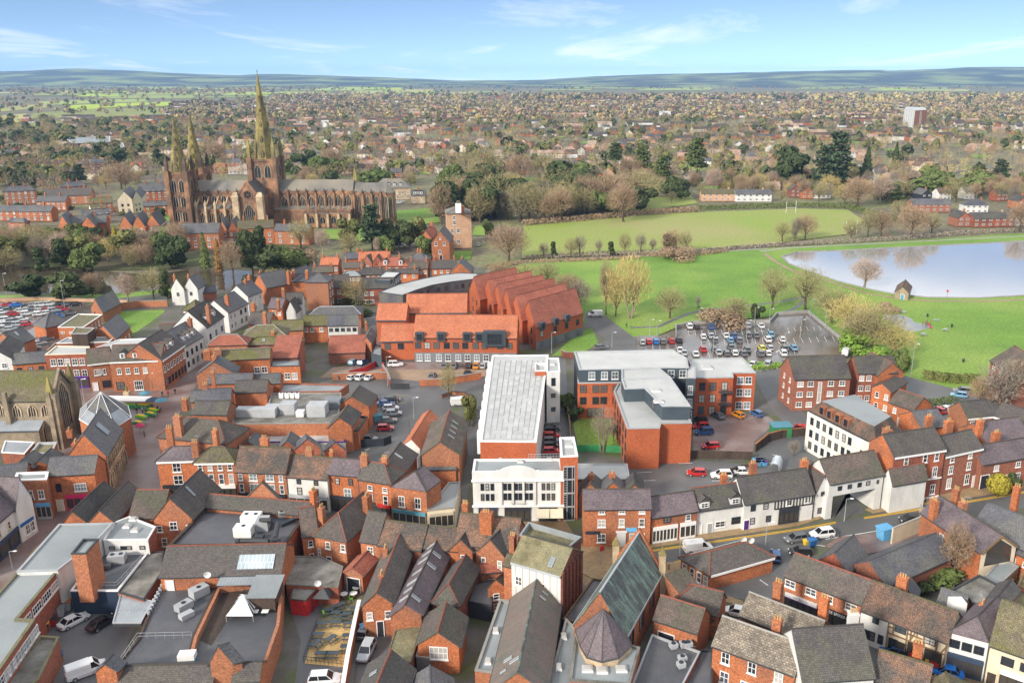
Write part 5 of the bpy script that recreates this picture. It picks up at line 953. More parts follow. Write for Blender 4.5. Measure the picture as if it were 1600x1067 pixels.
d=q[1]-q[0];mb=MB();mb.bx(.05,d.length-.05,-.06,.02,.0,3.0);o=mb.build('plinth','clad_grey',T,uv=True);o.location=q[0]-v2(T.location);o.rotation_euler=(0,0,math.atan2(d.y,d.x))
for w_o in[c for c in T.children if c.name.startswith('window')and c.location.z<2]:w_o.location+=Vector((d.y,-d.x,0)).normalized()*.08
T=house('lower left block of the retirement home with dark flat porch',(595,532),(646,531),6.0,'x','brick_new','tile_orange',R=(622,506),pitch=38,name='retirement_block',cat='apartments',wins=[W([.2,.6],[3.2],w_=1.8,h=1.8,st='k')],fascia='clad_slate')
T=house('rear left orange roof of the retirement home',(588,499),(634,499),7.4,'x','brick_new','tile_orange',R=(610,474),pitch=40,name='retirement_block',cat='apartments',fascia='clad_slate')
T=house('rear centre orange roof of the retirement home',(634,488),(729,487),7.8,'x','brick_new','tile_orange',R=(680,459),pitch=40,name='retirement_block',cat='apartments',fascia='clad_slate')
flat('slate clad entrance corner of the retirement home',[(580,552),(596,556),(596,540),(586,538)],3.6,0,'clad_slate','flat_slate','metal_dark',.2,.2,name='entrance_block')
for i,(A,B,C4)in enumerate((((750,469),(816,453),(733,453)),((771,476),(840,460),(754,459)),((786,484),(858,467),(769,466)),((801,493),(876,473),(783,474)),((816,502),(894,480),(798,483)),((837,512),(911,489),(816,492)))):
 T=house(('sixth','fifth','fourth','third','second','first')[i]+' sawtooth brick gable counted from the lawn',A,B,7.4,'x','brick_new','tile_red',C4=C4,pitch=40,name='sawtooth_bay',cat='apartments',over=.1,wins=[(3,[.35,.7],[1.0,4.4],1.1,1.8,'k')]+([W([.12,.4,.64,.88],[.6,4.0],w_=1.5,h=1.8,st='k')]if i==5 else[]))
 if i==5:
  front_parts(T,HQ[T.name][0],(.12,.4,.64),6.3,2.0,2.2,'dormer_bay','clad_slate');q=HQ[T.name][0];d=q[1]-q[0];mb=MB();mb.bx(.05,d.length-.05,-.06,.02,.0,2.8);o=mb.build('plinth','clad_grey',T);o.location=q[0]-v2(T.location);o.rotation_euler=(0,0,math.atan2(d.y,d.x))
ot=[(629,461),(650,453),(676,445),(705,440),(730,437),(748,435)];inn=[(746,427),(718,426),(690,429),(660,435),(622,444),(592,456)]
T=flat('curving slate mansard block with rows of small dormer windows',ot+inn,11.0,6.0,'slate','flat_grey','metal_dark',.2,.3,name='curved_block',cat='building',wins=[(i,[.3,.7],[2.2],1.2,1.6,'k')for i in range(5)])
pts=HQ[T.name][0];mb=MB(T.location);mb.prism(ring(pts,-.3),0,6.0,top=False);mb.build('brick_wall','brick_red',T);T2=T
for i in range(5):wall_wins(T,ring(pts,-.3)[i],ring(pts,-.3)[i+1],[([.3,.7],[-2.4],1.0,1.4,'w')],6.0)
flat('apartment block rear wing with grey roof and slate top storey',[(905,577),(971,576),(1016,574),(1076,574),(1073,559),(1051,546),(897,549)],12.4,0,'clad_slate','flat_grey','paint_grey',.3,.35,name='apartment_block',cat='apartments',wins=[W([.3,.6,.85],[9.8],w_=1.6,h=1.9,st='p'),(2,[.25,.55,.85],[9.8],1.6,1.9,'p')])
flat('brick apartment wing with balconies facing the garden',[(903,598),(973,597),(977,578),(899,562)],9.2,0,'brick_new','flat_grey','paint_grey',.25,.3,name='apartment_block',cat='apartments',wins=[W([.12,.4,.58,.85],[3.6,6.6],w_=1.6,h=1.9,st='k'),W([.4],[.3],w_=4.0,h=2.3,st='k')],walls={3:'brick_new'})
flat('central grey roofed apartment link',[(971,593),(1047,588),(1030,574),(971,576)],12.3,0,'clad_slate','flat_grey','paint_grey',.3,.35,name='apartment_block',cat='apartments')
T=flat('slate clad penthouse on the front apartment wing',[(1035,634),(1079,634),(1047,588),(971,592),(976,607),(1007,606)],12.4,9.0,'clad_slate','flat_grey','paint_grey',.3,.35,name='penthouse',cat='apartments',wins=[(5,[.5],[.5],1.6,2.0,'k')],sky=[(1025,611,2.2,1.6),(1029,628,2.2,1.6)])
flat('orange brick front apartment wing ending in blank gable',[(980,669),(1031,668),(1033,661),(1081,660),(1050,603),(1046,594),(966,598),(959,611)],9.4,0,'brick_new','flat_grey','paint_grey',.25,.35,name='apartment_block',cat='apartments',wins=[(7,[.15,.35,.55,.75,.92],[.6,3.5,6.4],1.4,2.0,'k')])
T=flat('brick apartment wing with steel balconies over the residents car park',[(1086,590),(1146,589),(1145,582),(1181,582),(1160,558),(1076,561)],10.0,0,'brick_new','flat_grey','paint_grey',.25,.35,name='apartment_block',cat='apartments',wins=[W([.2,.48,.78],[.4,3.5,6.6],w_=1.5,h=2.1,st='k'),(2,[.35,.7],[.4,3.8,7.0],1.7,1.9,'p')],sky=[(1105,575,2.6,2.6)])
pts=HQ[T.name][0];d=(pts[1]-pts[0]);rz=math.atan2(d.y,d.x)
for zb in(3.2,6.3):
 m=MB();m.bx(-1.6,1.6,-1.5,0,zb,zb+.15)
 for i in range(9):m.bx(-1.6+.4*i-.02,-1.6+.4*i+.02,-1.5,-1.46,zb+.15,zb+1.1)
 m.bx(-1.6,1.6,-1.52,-1.44,zb+1.1,zb+1.16)
 for x in(-1.6,1.6):m.bx(x-.03,x+.03,-1.5,0,zb+1.1,zb+1.16)
 o=m.build('balcony','metal_dark',T,uv=False);o.location=pts[0]+d*.8-v2(T.location);o.rotation_euler=(0,0,rz)
flat('slate clad stair tower joining the apartment wings',[(1072,590),(1087,590),(1087,572),(1072,572)],12.0,0,'clad_slate','flat_grey','paint_grey',.25,.2,name='stair_tower',cat='tower',wins=[W([.5],[1.5,4.5,7.8],w_=1.2,h=2.2,st='p')])
T=flat('long white building with panelled grey roof and brick end',[(750,689),(838,690),(857,554),(769,555)],10.2,0,'brick_new','flat_grey','paint_white',.2,.45,name='leisure_building',walls={1:'render_white',3:'render_white'})
pts=HQ[T.name][0];RO=[c for c in T.children if c.name.startswith('roof')][0]
pm=MB();pm.bx(-.5,.5,-.5,.5,0,.07);pme=pm.mesh('roof_panel',['panel_a']if 'panel_a' in MATS else['flat_grey'],uv=False)
mat('panel_a',(.50,.50,.485),(.40,.40,.39),sc=.4,rough=.5,famt=.05,rv=.09);pme.materials[0]=M('panel_a')
nc,nr=9,24;pr_=random.Random(3)
gap={(3,5),(4,5),(7,5),(2,6),(4,9),(7,9),(2,12),(3,12),(5,12),(6,13),(3,14),(5,15),(7,15),(2,18),(5,18),(3,20),(4,20),(6,21),(2,22),(5,22),(1,22)}
rzp=math.atan2((pts[1]-pts[0]).y,(pts[1]-pts[0]).x)
for i in range(nc):
 for j in range(nr):
  if(i,nr-1-j)in gap:continue
  u,v=.07+.86*(i+.5)/nc,.03+.9*(j+.5)/nr
  a=pts[0].lerp(pts[1],u);b=pts[3].lerp(pts[2],u);p=a.lerp(b,v);sx=(pts[1]-pts[0]).length*.86/nc*.95;sy=(pts[3]-pts[0]).length*.9/nr*.94
  ob('roof_panel',pme,RO,v2(p)-v2(T.location)+Vector((0,0,10.03)),rzp+pr_.uniform(-.006,.006),(sx,sy,1))
d=pts[0]-pts[3];rz=math.atan2(d.y,d.x)
for k in range(9):
 m=MB();m.bx(-1.1,1.1,-.9,0,5.4,9.9);o=m.build('oriel','paint_white',T,uv=False);o.location=pts[3]+d*(.1+.1*k)-v2(T.location);o.rotation_euler=(0,0,rz)
 m=MB();m.bx(-.8,.8,-.98,-.9,6.6,9.2);m.build('oriel_panel','brick_red',o,uv=False)
flat('white rendered stair tower with three square windows',[(854,581),(875,580),(873,559),(854,559)],13.0,0,'render_white','flat_grey','paint_white',.35,.3,name='white_tower',cat='tower',wins=[W([.5],[9.4],w_=1.0,h=2.0,st='b'),W([.5],[6.4,2.9],w_=1.1,h=1.1,st='b')],sky=[(863,570,1.2,1.2)])
flat('brick stair head between panelled roof and white tower',[(836,579),(853,579),(853,567),(836,567)],11.4,0,'brick_new','flat_grey','paint_white',.6,.3,name='stair_block',cat='building')
T=flat('white art deco cinema front with stepped curved parapet',[(738,737),(880,736),(876,716),(741,717)],10.2,0,'render_white','flat_slate','paint_white',.35,.4,name='art_deco_building',cat='cinema',sky=[(782,719,.8,.6),(813,722,1.2,.8),(859,719,1.2,.8)])
pts=HQ[T.name][0];d=pts[1]-pts[0];L_=d.length;rz=math.atan2(d.y,d.x);d=d/L_;n=Vector((d.y,-d.x,0))
def loc_part(mb,nm,mt,T=T,at=None):o=mb.build(nm,mt,T,uv=False);o.location=(at if at is not None else pts[0])-v2(T.location);o.rotation_euler=(0,0,rz);return o
mb=MB();out=[(-.05,9.8)]+[(x,z)for x,z in((L_*.26,10.3),(L_*.26,10.42),(L_*.31,10.42),(L_*.31,10.55))]+[(L_*(.31+.38*k/12),10.55+.8*math.sin(math.pi*k/12)**.8)for k in range(1,12)]+[(L_*.69,10.55),(L_*.69,10.42),(L_*.74,10.42),(L_*.74,10.3),(L_+.05,10.3)]
out[0]=(-.05,10.3);po=[Vector((x,-.25,z))for x,z in out];lo_=[Vector((-.05,-.25,8.6)),Vector((L_+.05,-.25,8.6))]
fa=[lo_[0],lo_[1]]+po[::-1];mb.hexa([p+Vector((0,.5,0))for p in fa],fa);loc_part(mb,'parapet_wall','render_white')
mb=MB();mb.bx(-.2,L_+.2,-.5,.0,8.35,8.65);mb.bx(-.2,L_+.2,-.45,0,3.1,3.4);loc_part(mb,'cornice','paint_white')
for x in(.312,.442,.56,.688):mb=MB();mb.bx(L_*x-.2,L_*x+.2,-.28,.0,3.5,8.2);loc_part(mb,'pilaster','render_white')
wall_wins(T,pts[0],pts[1],[([.105,.16,.215,.78,.835,.89],[4.3,6.4],.66,1.4,'d'),([.357,.406,.478,.525,.595,.643],[4.4,6.4],.66,1.4,'d')])
for u0,u1,c in((.05,.27,'paint_navy'),(.34,.64,'paint_dark'),(.72,.94,'paint_dark')):shopfront(T,pts[0]+d*(L_*u0),pts[0]+d*(L_*u1),0,3.0,c,4)
faint_letters(T,pts[0]+d*(L_*.5)+n*.32+Vector((0,0,3.6)),rz,.3,'1110111111111',.22)
for u in(.78,.92):
 mb=MB();mb.hexa([Vector((-1.3,-2.6,1.9)),Vector((1.3,-2.6,1.9)),Vector((1.3,0,2.7)),Vector((-1.3,0,2.7))],[Vector((-1.3,-2.6,2.0)),Vector((1.3,-2.6,2.0)),Vector((1.3,0,2.8)),Vector((-1.3,0,2.8))]);loc_part(mb,'awning','paint_cream',T,pts[0]+d*(L_*u))
T=flat('brick stair tower with tall glazed front beside the art deco cinema',[(876,713),(903,712),(897,682),(874,683)],13.2,0,'brick_new','flat_grey','paint_white',.4,.4,name='glazed_stair_tower',cat='tower',sky=[(889,697,1.6,1.4)])
pts=HQ[T.name][0];d=pts[1]-pts[0];rz=math.atan2(d.y,d.x);L_=d.length
m=MB()
for z in(0,2.8,5.6,8.4,11.0):m.bx(.5,L_-.5,-.15,.0,z,z+.25)
for x in(.5,L_*.36,L_*.66,L_-.62):m.bx(x,x+.12,-.12,0,0,11.2)
for k in range(16):m.bx(.6,L_*.36,-.2,-.15,2.9+.5*k,2.96+.5*k)
o=m.build('glazing_frame','metal_pale',T,uv=False);o.location=pts[0]-v2(T.location);o.rotation_euler=(0,0,rz)
for k in range(4):
 g=MB();g.poly([Vector((.6,-.05,.25+2.8*k)),Vector((L_-.6,-.05,.25+2.8*k)),Vector((L_-.6,-.05,2.8+2.8*k)),Vector((.6,-.05,2.8+2.8*k))]);g.build('pane','glass_dark',o,uv=False)
for i,(A,B,F)in enumerate((((905,770),(938,768),(925,738)),((940,768),(975,767),(955,737)),((978,768),(1004,766),(990,738)))):house(('left','middle','right')[i]+' rear gable roof of the brick inn',A,B,4.8,'y','brick_orange',('tile_brown','slate','tile_dark')[i],F=F,pitch=42,name='rear_gable',chim=[(.5,0,.8,1)]if i<2 else())
flat('pale grey flat roof behind the inn rear gables',[(903,748),(984,748),(980,724),(902,724)],4.2,0,'brick_orange','flat_grey','paint_grey',.2,.25)
T=house('three storey brick inn with white door case and hanging pink sign',(912,793),(1017,792),7.8,'x','brick_orange','slate_purple',R=(962,764),pitch=42,name='brick_inn',cat='inn',wins=[W([.27,.57,.87],[6.6],w_=1.1,h=.9),W([.27],[4.0],w_=1.4,h=1.5),W([.57,.87],[4.0],w_=1.0,h=1.6),W([.27],[1.0],w_=1.5,h=1.7),W([.73,.88],[1.0],w_=1.0,h=1.7)],doors=[(0,.57,1.3,2.6,'paint_dark')])
q=HQ[T.name][0];d=q[1]-q[0];rz=math.atan2(d.y,d.x);n=Vector((d.y,-d.x,0)).normalized();L_=d.length
for u,w_,h,z,c in((.72,1.9,.8,3.0,'paint_skyblue'),(.14,2.6,.6,2.6,'paint_dark')):
 m=MB();m.bx(-w_/2,w_/2,-.12,0,z,z+h);o=m.build('sign_board',c,T,uv=False);o.location=q[0]+d*u-v2(T.location);o.rotation_euler=(0,0,rz)
m=MB();m.bx(-.8,.8,-.25,0,0,2.9);m.bx(-1.0,1.0,-.4,0,2.9,3.2);o=m.build('door_case','paint_white',T,uv=False);o.location=q[0]+d*.57-v2(T.location)+n*-.16;o.rotation_euler=(0,0,rz)
house('brick over white shop with half black half purple roof',(1018,806),(1090,795),5.6,'x','brick_orange','slate_purple',R=(1048,771),pitch=44,name='shop',cat='shop',wins=[W([.34],[3.8],w_=1.4,h=1.2,st='d'),W([.8],[3.6],w_=1.0,h=1.2)],shops=[(0,.02,.58,'paint_white',7),(0,.62,.98,'paint_white',3)])
T=house('white cottage with gabled dormers and red post box outside',(1090,795),(1163,785),5.3,'x','render_white','tile_dark',R=(1116,758),pitch=46,ridge='tile_red',name='cottage',cat='cottage',wins=[W([.5],[1.0],w_=2.0,h=1.2),W([.84],[1.2],w_=1.8,h=1.4,st='d')],doors=[(0,.05,1.0,2.0,'paint_white'),(0,.28,.9,2.0,'paint_grey')],chim=[('px',1131,741,1.0,.55,.5)]);dormers(T,0,(.14,.8),-.02,2.0,1.3,'render_white','tile_dark')
T=house('long white house with black timbered bays and tall brick chimney',(1163,785),(1272,769),5.7,'x','render_white','tile_dark',R=(1208,738),pitch=46,name='timbered_house',cat='house',wins=[W([.13,.31],[3.7],w_=1.0,h=1.2,st='d'),W([.13,.36],[1.0],w_=1.0,h=1.3,st='d'),W([.64,.9],[3.8],w_=1.0,h=1.1)],doors=[(0,.05,1.0,2.0,'paint_purple')],shops=[(0,.5,.8,'paint_dark',4)],chim=[('px',1177,723,1.6,.65,.5),('px',1257,719,1.4,.65,.5)])
q=HQ[T.name][0];d=q[1]-q[0];L_=d.length;timbers(T,q[0],d,L_,math.atan2(d.y,d.x),[(.44+.045*k,3.4,.44+.045*k,5.5)for k in range(13)]+[(.44,3.4,1,3.4),(.44,5.5,1,5.5)],'timber_black')
house('white gabled bay with round green wreath beside the bridge house',(1274,772),(1297,768),5.0,'y','render_white','tile_brown',D=6,pitch=50,name='white_bay',cat='house',wins=[W([.5],[4.4],w_=.8,h=.9,st='d'),W([.5],[.8],w_=1.6,h=1.2,st='d')],ridge='tile_red')
a,b=P(1296,754,7.6),P(1381,739,7.6);d=(b-a).normalized();n=Vector((-d.y,d.x,0));L_=(b-a).length;dep=7.0
q=[v2(a),v2(b),v2(b+n*dep),v2(a+n*dep)]
T=house('white bridge house spanning the lane under a purple tiled roof',None,None,7.6,'x','render_white','tile_brown',q=q,rise=3.3,z0=4.6,name='bridge_house',cat='house',wins=[W([.2,.38,.56,.72],[1.0],w_=.9,h=.9,st='d'),W([.9],[1.0],w_=.5,h=.8,st='d')],ridge='tile_mottle')
for u0,u1 in((-.02,.09),(.88,1.0)):
 mb=MB(T.location);mb.prism([v2(a)+d*(L_*u0)+n*.02,v2(a)+d*(L_*u1)+n*.02,v2(a)+d*(L_*u1)+n*(dep-.02),v2(a)+d*(L_*u0)+n*(dep-.02)],0,4.58);mb.build('pier','render_white',T)
house('white end bay of the bridge house with swept roof',(1380,745),(1394,754),6.4,'y','render_white','tile_brown',D=8,pitch=30,name='white_bay',cat='house')
T=house('tall three storey Georgian brick house with white pedimented door',(1397,712),(1477,700),10.6,'x','brick_red','tile_dark',R=(1425,672),pitch=38,name='georgian_house',cat='house',walls={3:'brick_orange'},wins=[W([.25,.62,.85],[8.2],w_=1.0,h=1.7),W([.25,.62,.85],[4.8],w_=1.1,h=2.1),W([.2,.62,.85],[1.0],w_=1.2,h=2.1)],doors=[(0,.42,1.1,2.5,'paint_dark'),(0,.05,.9,2.1,'paint_dark','paint_dark')],fascia='paint_white',chim=[('px',1387,670,-1.0,.6,.9)])
q=HQ[T.name][0];d=q[1]-q[0];rz=math.atan2(d.y,d.x)
m=MB();m.bx(.0,d.length,-.12,0,4.2,4.5);m.bx(.0,d.length,-.15,0,0.05,.5);o=m.build('string_course','paint_white',T,uv=False);o.location=q[0]-v2(T.location);o.rotation_euler=(0,0,rz)
m=MB();m.bx(-.95,-.65,-.35,0,0,2.8);m.bx(.65,.95,-.35,0,0,2.8);m.bx(-1.05,1.05,-.4,0,2.8,3.05);m.hexa([Vector(p)for p in((-1.1,-.4,3.05),(1.1,-.4,3.05),(1.1,0,3.05),(-1.1,0,3.05))],[Vector(p)for p in((-.05,-.4,3.8),(.05,-.4,3.8),(.05,0,3.8),(-.05,0,3.8))]);o=m.build('door_case','paint_white',T,uv=False);o.location=q[0]+d*.42-v2(T.location);o.rotation_euler=(0,0,rz)
house('three storey brick house with two columns of white sashes',(1476,711),(1535,698),8.8,'x','brick_red','tile_dark',R=(1502,674),pitch=38,name='georgian_house',cat='house',wins=[W([.22,.7],[1.2],w_=1.2,h=2.2),W([.22,.7],[4.4],w_=1.1,h=1.7),W([.22,.7],[6.9],w_=1.0,h=1.4)],doors=[(0,.93,1.3,2.6,'paint_white')],fascia='paint_white',chim=[('px',1483,657,1.6,.9,.5)])
house('low brick house with carriage arch and purple slate roof',(1534,724),(1615,710),5.8,'x','brick_red','slate_purple',R=(1562,690),pitch=40,name='low_house',cat='house',wins=[W([.3,.72],[3.6],w_=1.2,h=1.2),W([.3,.5,.75],[.6],w_=1.2,h=1.7)],doors=[(0,.1,2.0,3.0,'paint_dark')],chim=[('px',1557,675,1.2,.8,.5)])
house('brick rear wing with chimney behind the Georgian house',(1440,668),(1480,664),7.0,'x','brick_orange','slate',D=8,pitch=30,name='rear_wing',chim=[('px',1452,650,1.6,.7,.5)])
house('brick rear range behind the low brick house',(1540,690),(1610,680),6.0,'x','brick_orange','slate_purple',D=8,pitch=34,name='rear_wing',chim=[('px',1532,657,1.4,.6,.5)])
T=flat('white rendered office with mansard roof and copper dormers',[(1262,641),(1334,678),(1369,695),(1408,670),(1337,626)],9.4,0,'render_ivory','tile_mottle','metal_dark',.1,.3,name='mansard_office',cat='office',wins=[W([.12,.26,.4,.54,.68,.82,.94],[.9,3.7,6.6],w_=1.0,h=1.7,st='d'),(1,[.45],[1.0,5.0],1.1,1.8,'d')])
pts=HQ[T.name][0];mb=MB(T.location);a0=ring(pts,.3);a1=ring(pts,2.0);mb.hexa([Vector((p.x,p.y,9.4))for p in a0],[Vector((p.x,p.y,12.0))for p in a1],0,False,False);mb.build('mansard_slope','tile_mottle',T)
mb=MB(T.location);mb.poly([Vector((p.x,p.y,12.0))for p in a1]);mb.build('top_roof','flat_slate',T)
d=a0[1]-a0[0];rz=math.atan2(d.y,d.x)
for u in(.25,.42,.6,.78):
 m=MB();m.bx(-.8,.8,.2,1.8,9.6,11.6);o=m.build('dormer','brick_orange',T,uv=False);o.location=a0[0]+d*u-v2(T.location);o.rotation_euler=(0,0,rz);fr_,gl,sm=win_mesh(1.0,1.5,'d');ob('window',fr_,o,(0,.15,9.85));ob('pane',gl[0],o,(0,.15,9.85))
T=house('three storey brick flats with white windows beside the car park',(1241,591),(1329,589),8.6,'x','brick_red','tile_dark',C4=(1219,573),pitch=44,name='brick_flats',cat='flats',wins=[W([.12,.3,.66,.86],[1.0,3.7,6.4],w_=1.5,h=1.3),W([.47],[2.0],w_=1.0,h=5.5,st='v'),(3,[.35,.75],[1.4,4.2,6.8],.7,1.2)],ridge='tile_moss')
house('second brick flats block with dark hipped roof',(1340,582),(1402,581),8.6,'x','brick_red','tile_dark',R=(1365,556),pitch=42,name='brick_flats',cat='flats',wins=[W([.12,.3],[1.0,3.7,6.4],w_=1.2,h=1.4)],ridge='tile_moss')
house('orange brick cross gable of the second flats block',(1372,586),(1412,582),8.2,'y','brick_orange','tile_brown',D=9,pitch=34,name='brick_flats',cat='flats')
house('stepped brick flats with brown roof, upper of two',(1363,604),(1392,612),6.0,'y','brick_orange','tile_brown',F=(1404,583),pitch=32,name='stepped_flats',cat='flats',wins=[W([.3,.8],[3.6],w_=1.0,h=1.4),W([.3,.8],[.8],w_=1.0,h=1.4)])
house('stepped brick flats with hipped brown roof, lower of two',(1390,627),(1428,640),6.0,'x','brick_orange','tile_brown',R=(1420,613),pitch=34,name='stepped_flats',cat='flats',wins=[W([.25,.8],[3.6],w_=.9,h=1.3),W([.5],[.8],w_=1.2,h=2.0)])
house('brick terrace with slate roof behind the Georgian house',(1512,652),(1554,648),6.0,'x','brick_orange','tile_dark',R=(1538,624),pitch=38,name='brick_terrace',cat='terrace',wins=[W([.2,.6],[3.6],w_=1.1,h=1.3)],fascia='paint_white')
house('brick terrace stepping down at the right edge',(1554,649),(1622,668),6.0,'x','brick_orange','tile_dark',R=(1592,636),pitch=36,name='brick_terrace',cat='terrace',wins=[W(4,[3.6],w_=1.1,h=1.3)],fascia='paint_white')
house('three storey brick flats behind the bare birches at the right edge',(1548,562),(1592,594),9.0,'x','brick_red','tile_brown',D=11,pitch=36,name='brick_flats',cat='flats',wins=[W([.15,.4,.7],[1.0,3.8,6.6],w_=1.2,h=1.4),])
for(lb,A,B,he,kd,wl,rf,R_,wn,nch)in(('large Georgian brick house at the left of the close',(4,299),(54,297),9,'hx','brick_orange','slate',(30,291),5,2),('long brick house with white eaves in the close',(56,314),(102,314),6,'x','brick_orange','slate',(80,306),6,2),('long grey roofed brick range in front of the close',(-5,329),(79,330),6,'x','brick_orange','slate',(40,321),8,3),('large brick school with twin front gables',(92,350),(166,347),7.4,'x','brick_orange','slate',(130,337),0,2),('red brick gabled house beside the west front',(216,299),(262,297),8.4,'x','brick_orange','slate',(240,286),5,2),('dark roofed range behind the long brick house',(68,306),(142,304),6,'x','brick_orange','tile_brown',(100,294),4,3),('brick house with pale roof behind the close',(95,292),(135,290),6.5,'hx','brick_orange','slate',(115,284),5,2),('small dark roofed lodge at the left edge',(12,346),(38,347),4.4,'hx','brick_orange','slate',(25,341),2,0),('brown roofed house between school and cream house',(140,318),(176,316),6,'x','brick_orange','tile_moss',(158,308),3,3),('white house with half timbered gable in the close',(142,326),(166,324),5.6,'x','render_white','tile_moss',(155,318),3,2),('dark roofed brick house left of the cream house',(128,336),(172,333),5.5,'x','brick_orange','slate',(150,327),4,2),('three storey brick hall in front of the nave',(277,364),(341,363),8,'x','brick_orange','slate',(308,349),6,0),('brick deanery with olive roof in front of the crossing',(371,357),(427,355),8.2,'x','brick_orange','tile_moss',(398,344),4,3),('brick house with bay windows in front of the choir',(428,360),(482,361),7,'x','brick_orange','slate',(455,350),3,2),('low tiled link beside the three storey brick hall',(238,361),(275,360),5,'x','brick_orange','tile_moss',(258,353),2,0),('brick house with many chimneys behind the triple gables',(224,322),(262,320),6,'x','brick_orange','slate',(244,314),3,3),('stone bishops palace with dormers behind the lady chapel',(583,294),(641,293),8.2,'hx','stone_pale','lead',(610,279),7,1),('stone lodge with slate gable right of the palace',(642,305),(664,305),5.6,'x','stone_pale','slate',(653,297),2,1)):
 T=house(lb,A,B,he,kd,wl,rf,R=R_,pitch=40,name='close_house',wins=([W(wn,[z for z in(1.0,4.0,6.8)if z<he-1.4],w_=1.2,h=1.7)]if wn else[]),chim=[((k+.5)/max(nch,1),0,1.8,2)for k in range(nch)])
 if 'palace' in lb:dormers(T,0,(.25,.42,.58,.75),.2,1.6,1.6)
for(lb,A,B,ap_)in(('left front gable of the brick school',(90,354),(109,355),337),('right front gable of the brick school',(127,352),(148,352),339),('left of the three white edged brick gables',(186,353),(206,353),337),('middle of the three white edged brick gables',(207,353),(226,353),337),('right of the three white edged brick gables',(228,352),(249,352),335),('left twin gable before the south transept',(341,360),(355,360),345),('right twin gable before the south transept',(356,360),(372,359),345),('tall cream gabled house in the close',(183,312),(206,311),299),('half timbered cream house in the close',(207,312),(221,309),299)):
 cr_='cream' in lb;he=8.6 if cr_ else 7.0
 a,b=P(*A,he),P(*B,he);house(lb,A,B,he,'y','render_cream' if cr_ else 'brick_orange','slate',F=(B[0]-2,ap_-8),ap=ap_,name='close_house',wins=[W([.3,.7],[1.2,4.2],w_=1.2,h=1.6,st='w' if not cr_ else 'd')],fascia='paint_white' if 'white edged' in lb else None)
# ========= cathedral
CYc=492.0
K=thing('cathedral','red sandstone cathedral with three tall spires','cathedral',(-160,CYc,0))
ko=K.location
def kb(name,mats,f,parent=K,uv=True):
 m=MB(ko);f(m);return m.build(name,mats,parent,uv)
def V(x,v,z):return Vector((x,CYc+v,z))
def pitched(name,x0,x1,hw,ze,zr,wall='stone_red',z0=0,ends=(1,1),roof='lead'):
 def w_(m):
  m.poly([V(x0,-hw,z0),V(x1,-hw,z0),V(x1,-hw,ze),V(x0,-hw,ze)]);m.poly([V(x1,hw,z0),V(x0,hw,z0),V(x0,hw,ze),V(x1,hw,ze)])
  m.poly([V(x1,-hw,z0),V(x1,hw,z0),V(x1,hw,ze),V(x1,0,zr),V(x1,-hw,ze)]);m.poly([V(x0,hw,z0),V(x0,-hw,z0),V(x0,-hw,ze),V(x0,0,zr),V(x0,hw,ze)])
  m.hexa([V(x0,-hw-.35,ze-.7),V(x1,-hw-.35,ze-.7),V(x1,-hw,ze-.7),V(x0,-hw,ze-.7)],[V(x0,-hw-.35,ze+.9),V(x1,-hw-.35,ze+.9),V(x1,-hw,ze+.9),V(x0,-hw,ze+.9)])
 kb(name+'_wall',wall,w_)
 def r_(m):
  for s in(-1,1):m.slab([V(x0,s*hw,ze+.25),V(x1,s*hw,ze+.25),V(x1,0,zr),V(x0,0,zr)][::-s],.25)
 kb(name+'_roof',roof,r_)
def kwin(x,v,z,w_,h,mull=2,frame='stone_pale'):pointed(K,V(x,v,0),Vector((1,0,0)),0,Vector((0,-1,0)),w_,h,z,frame=frame,mull=mull,name='tracery_window',gm='glass_dark')
def spirelet(name,x,v,z,r,h,mt='stone_dark',sh=.45,par=K):
 def f(m):
  m.box((x,CYc+v),(r,0,0),(0,r,0),z,z+h*sh)
  m.hexa([V(x+a*r*1.25,v+b*r*1.25,z+h*sh)for a,b in((-1,-1),(1,-1),(1,1),(-1,1))],[V(x+a*.04,v+b*.04,z+h)for a,b in((-1,-1),(1,-1),(1,1),(-1,1))])
 return kb(name,mt,f,par,True)
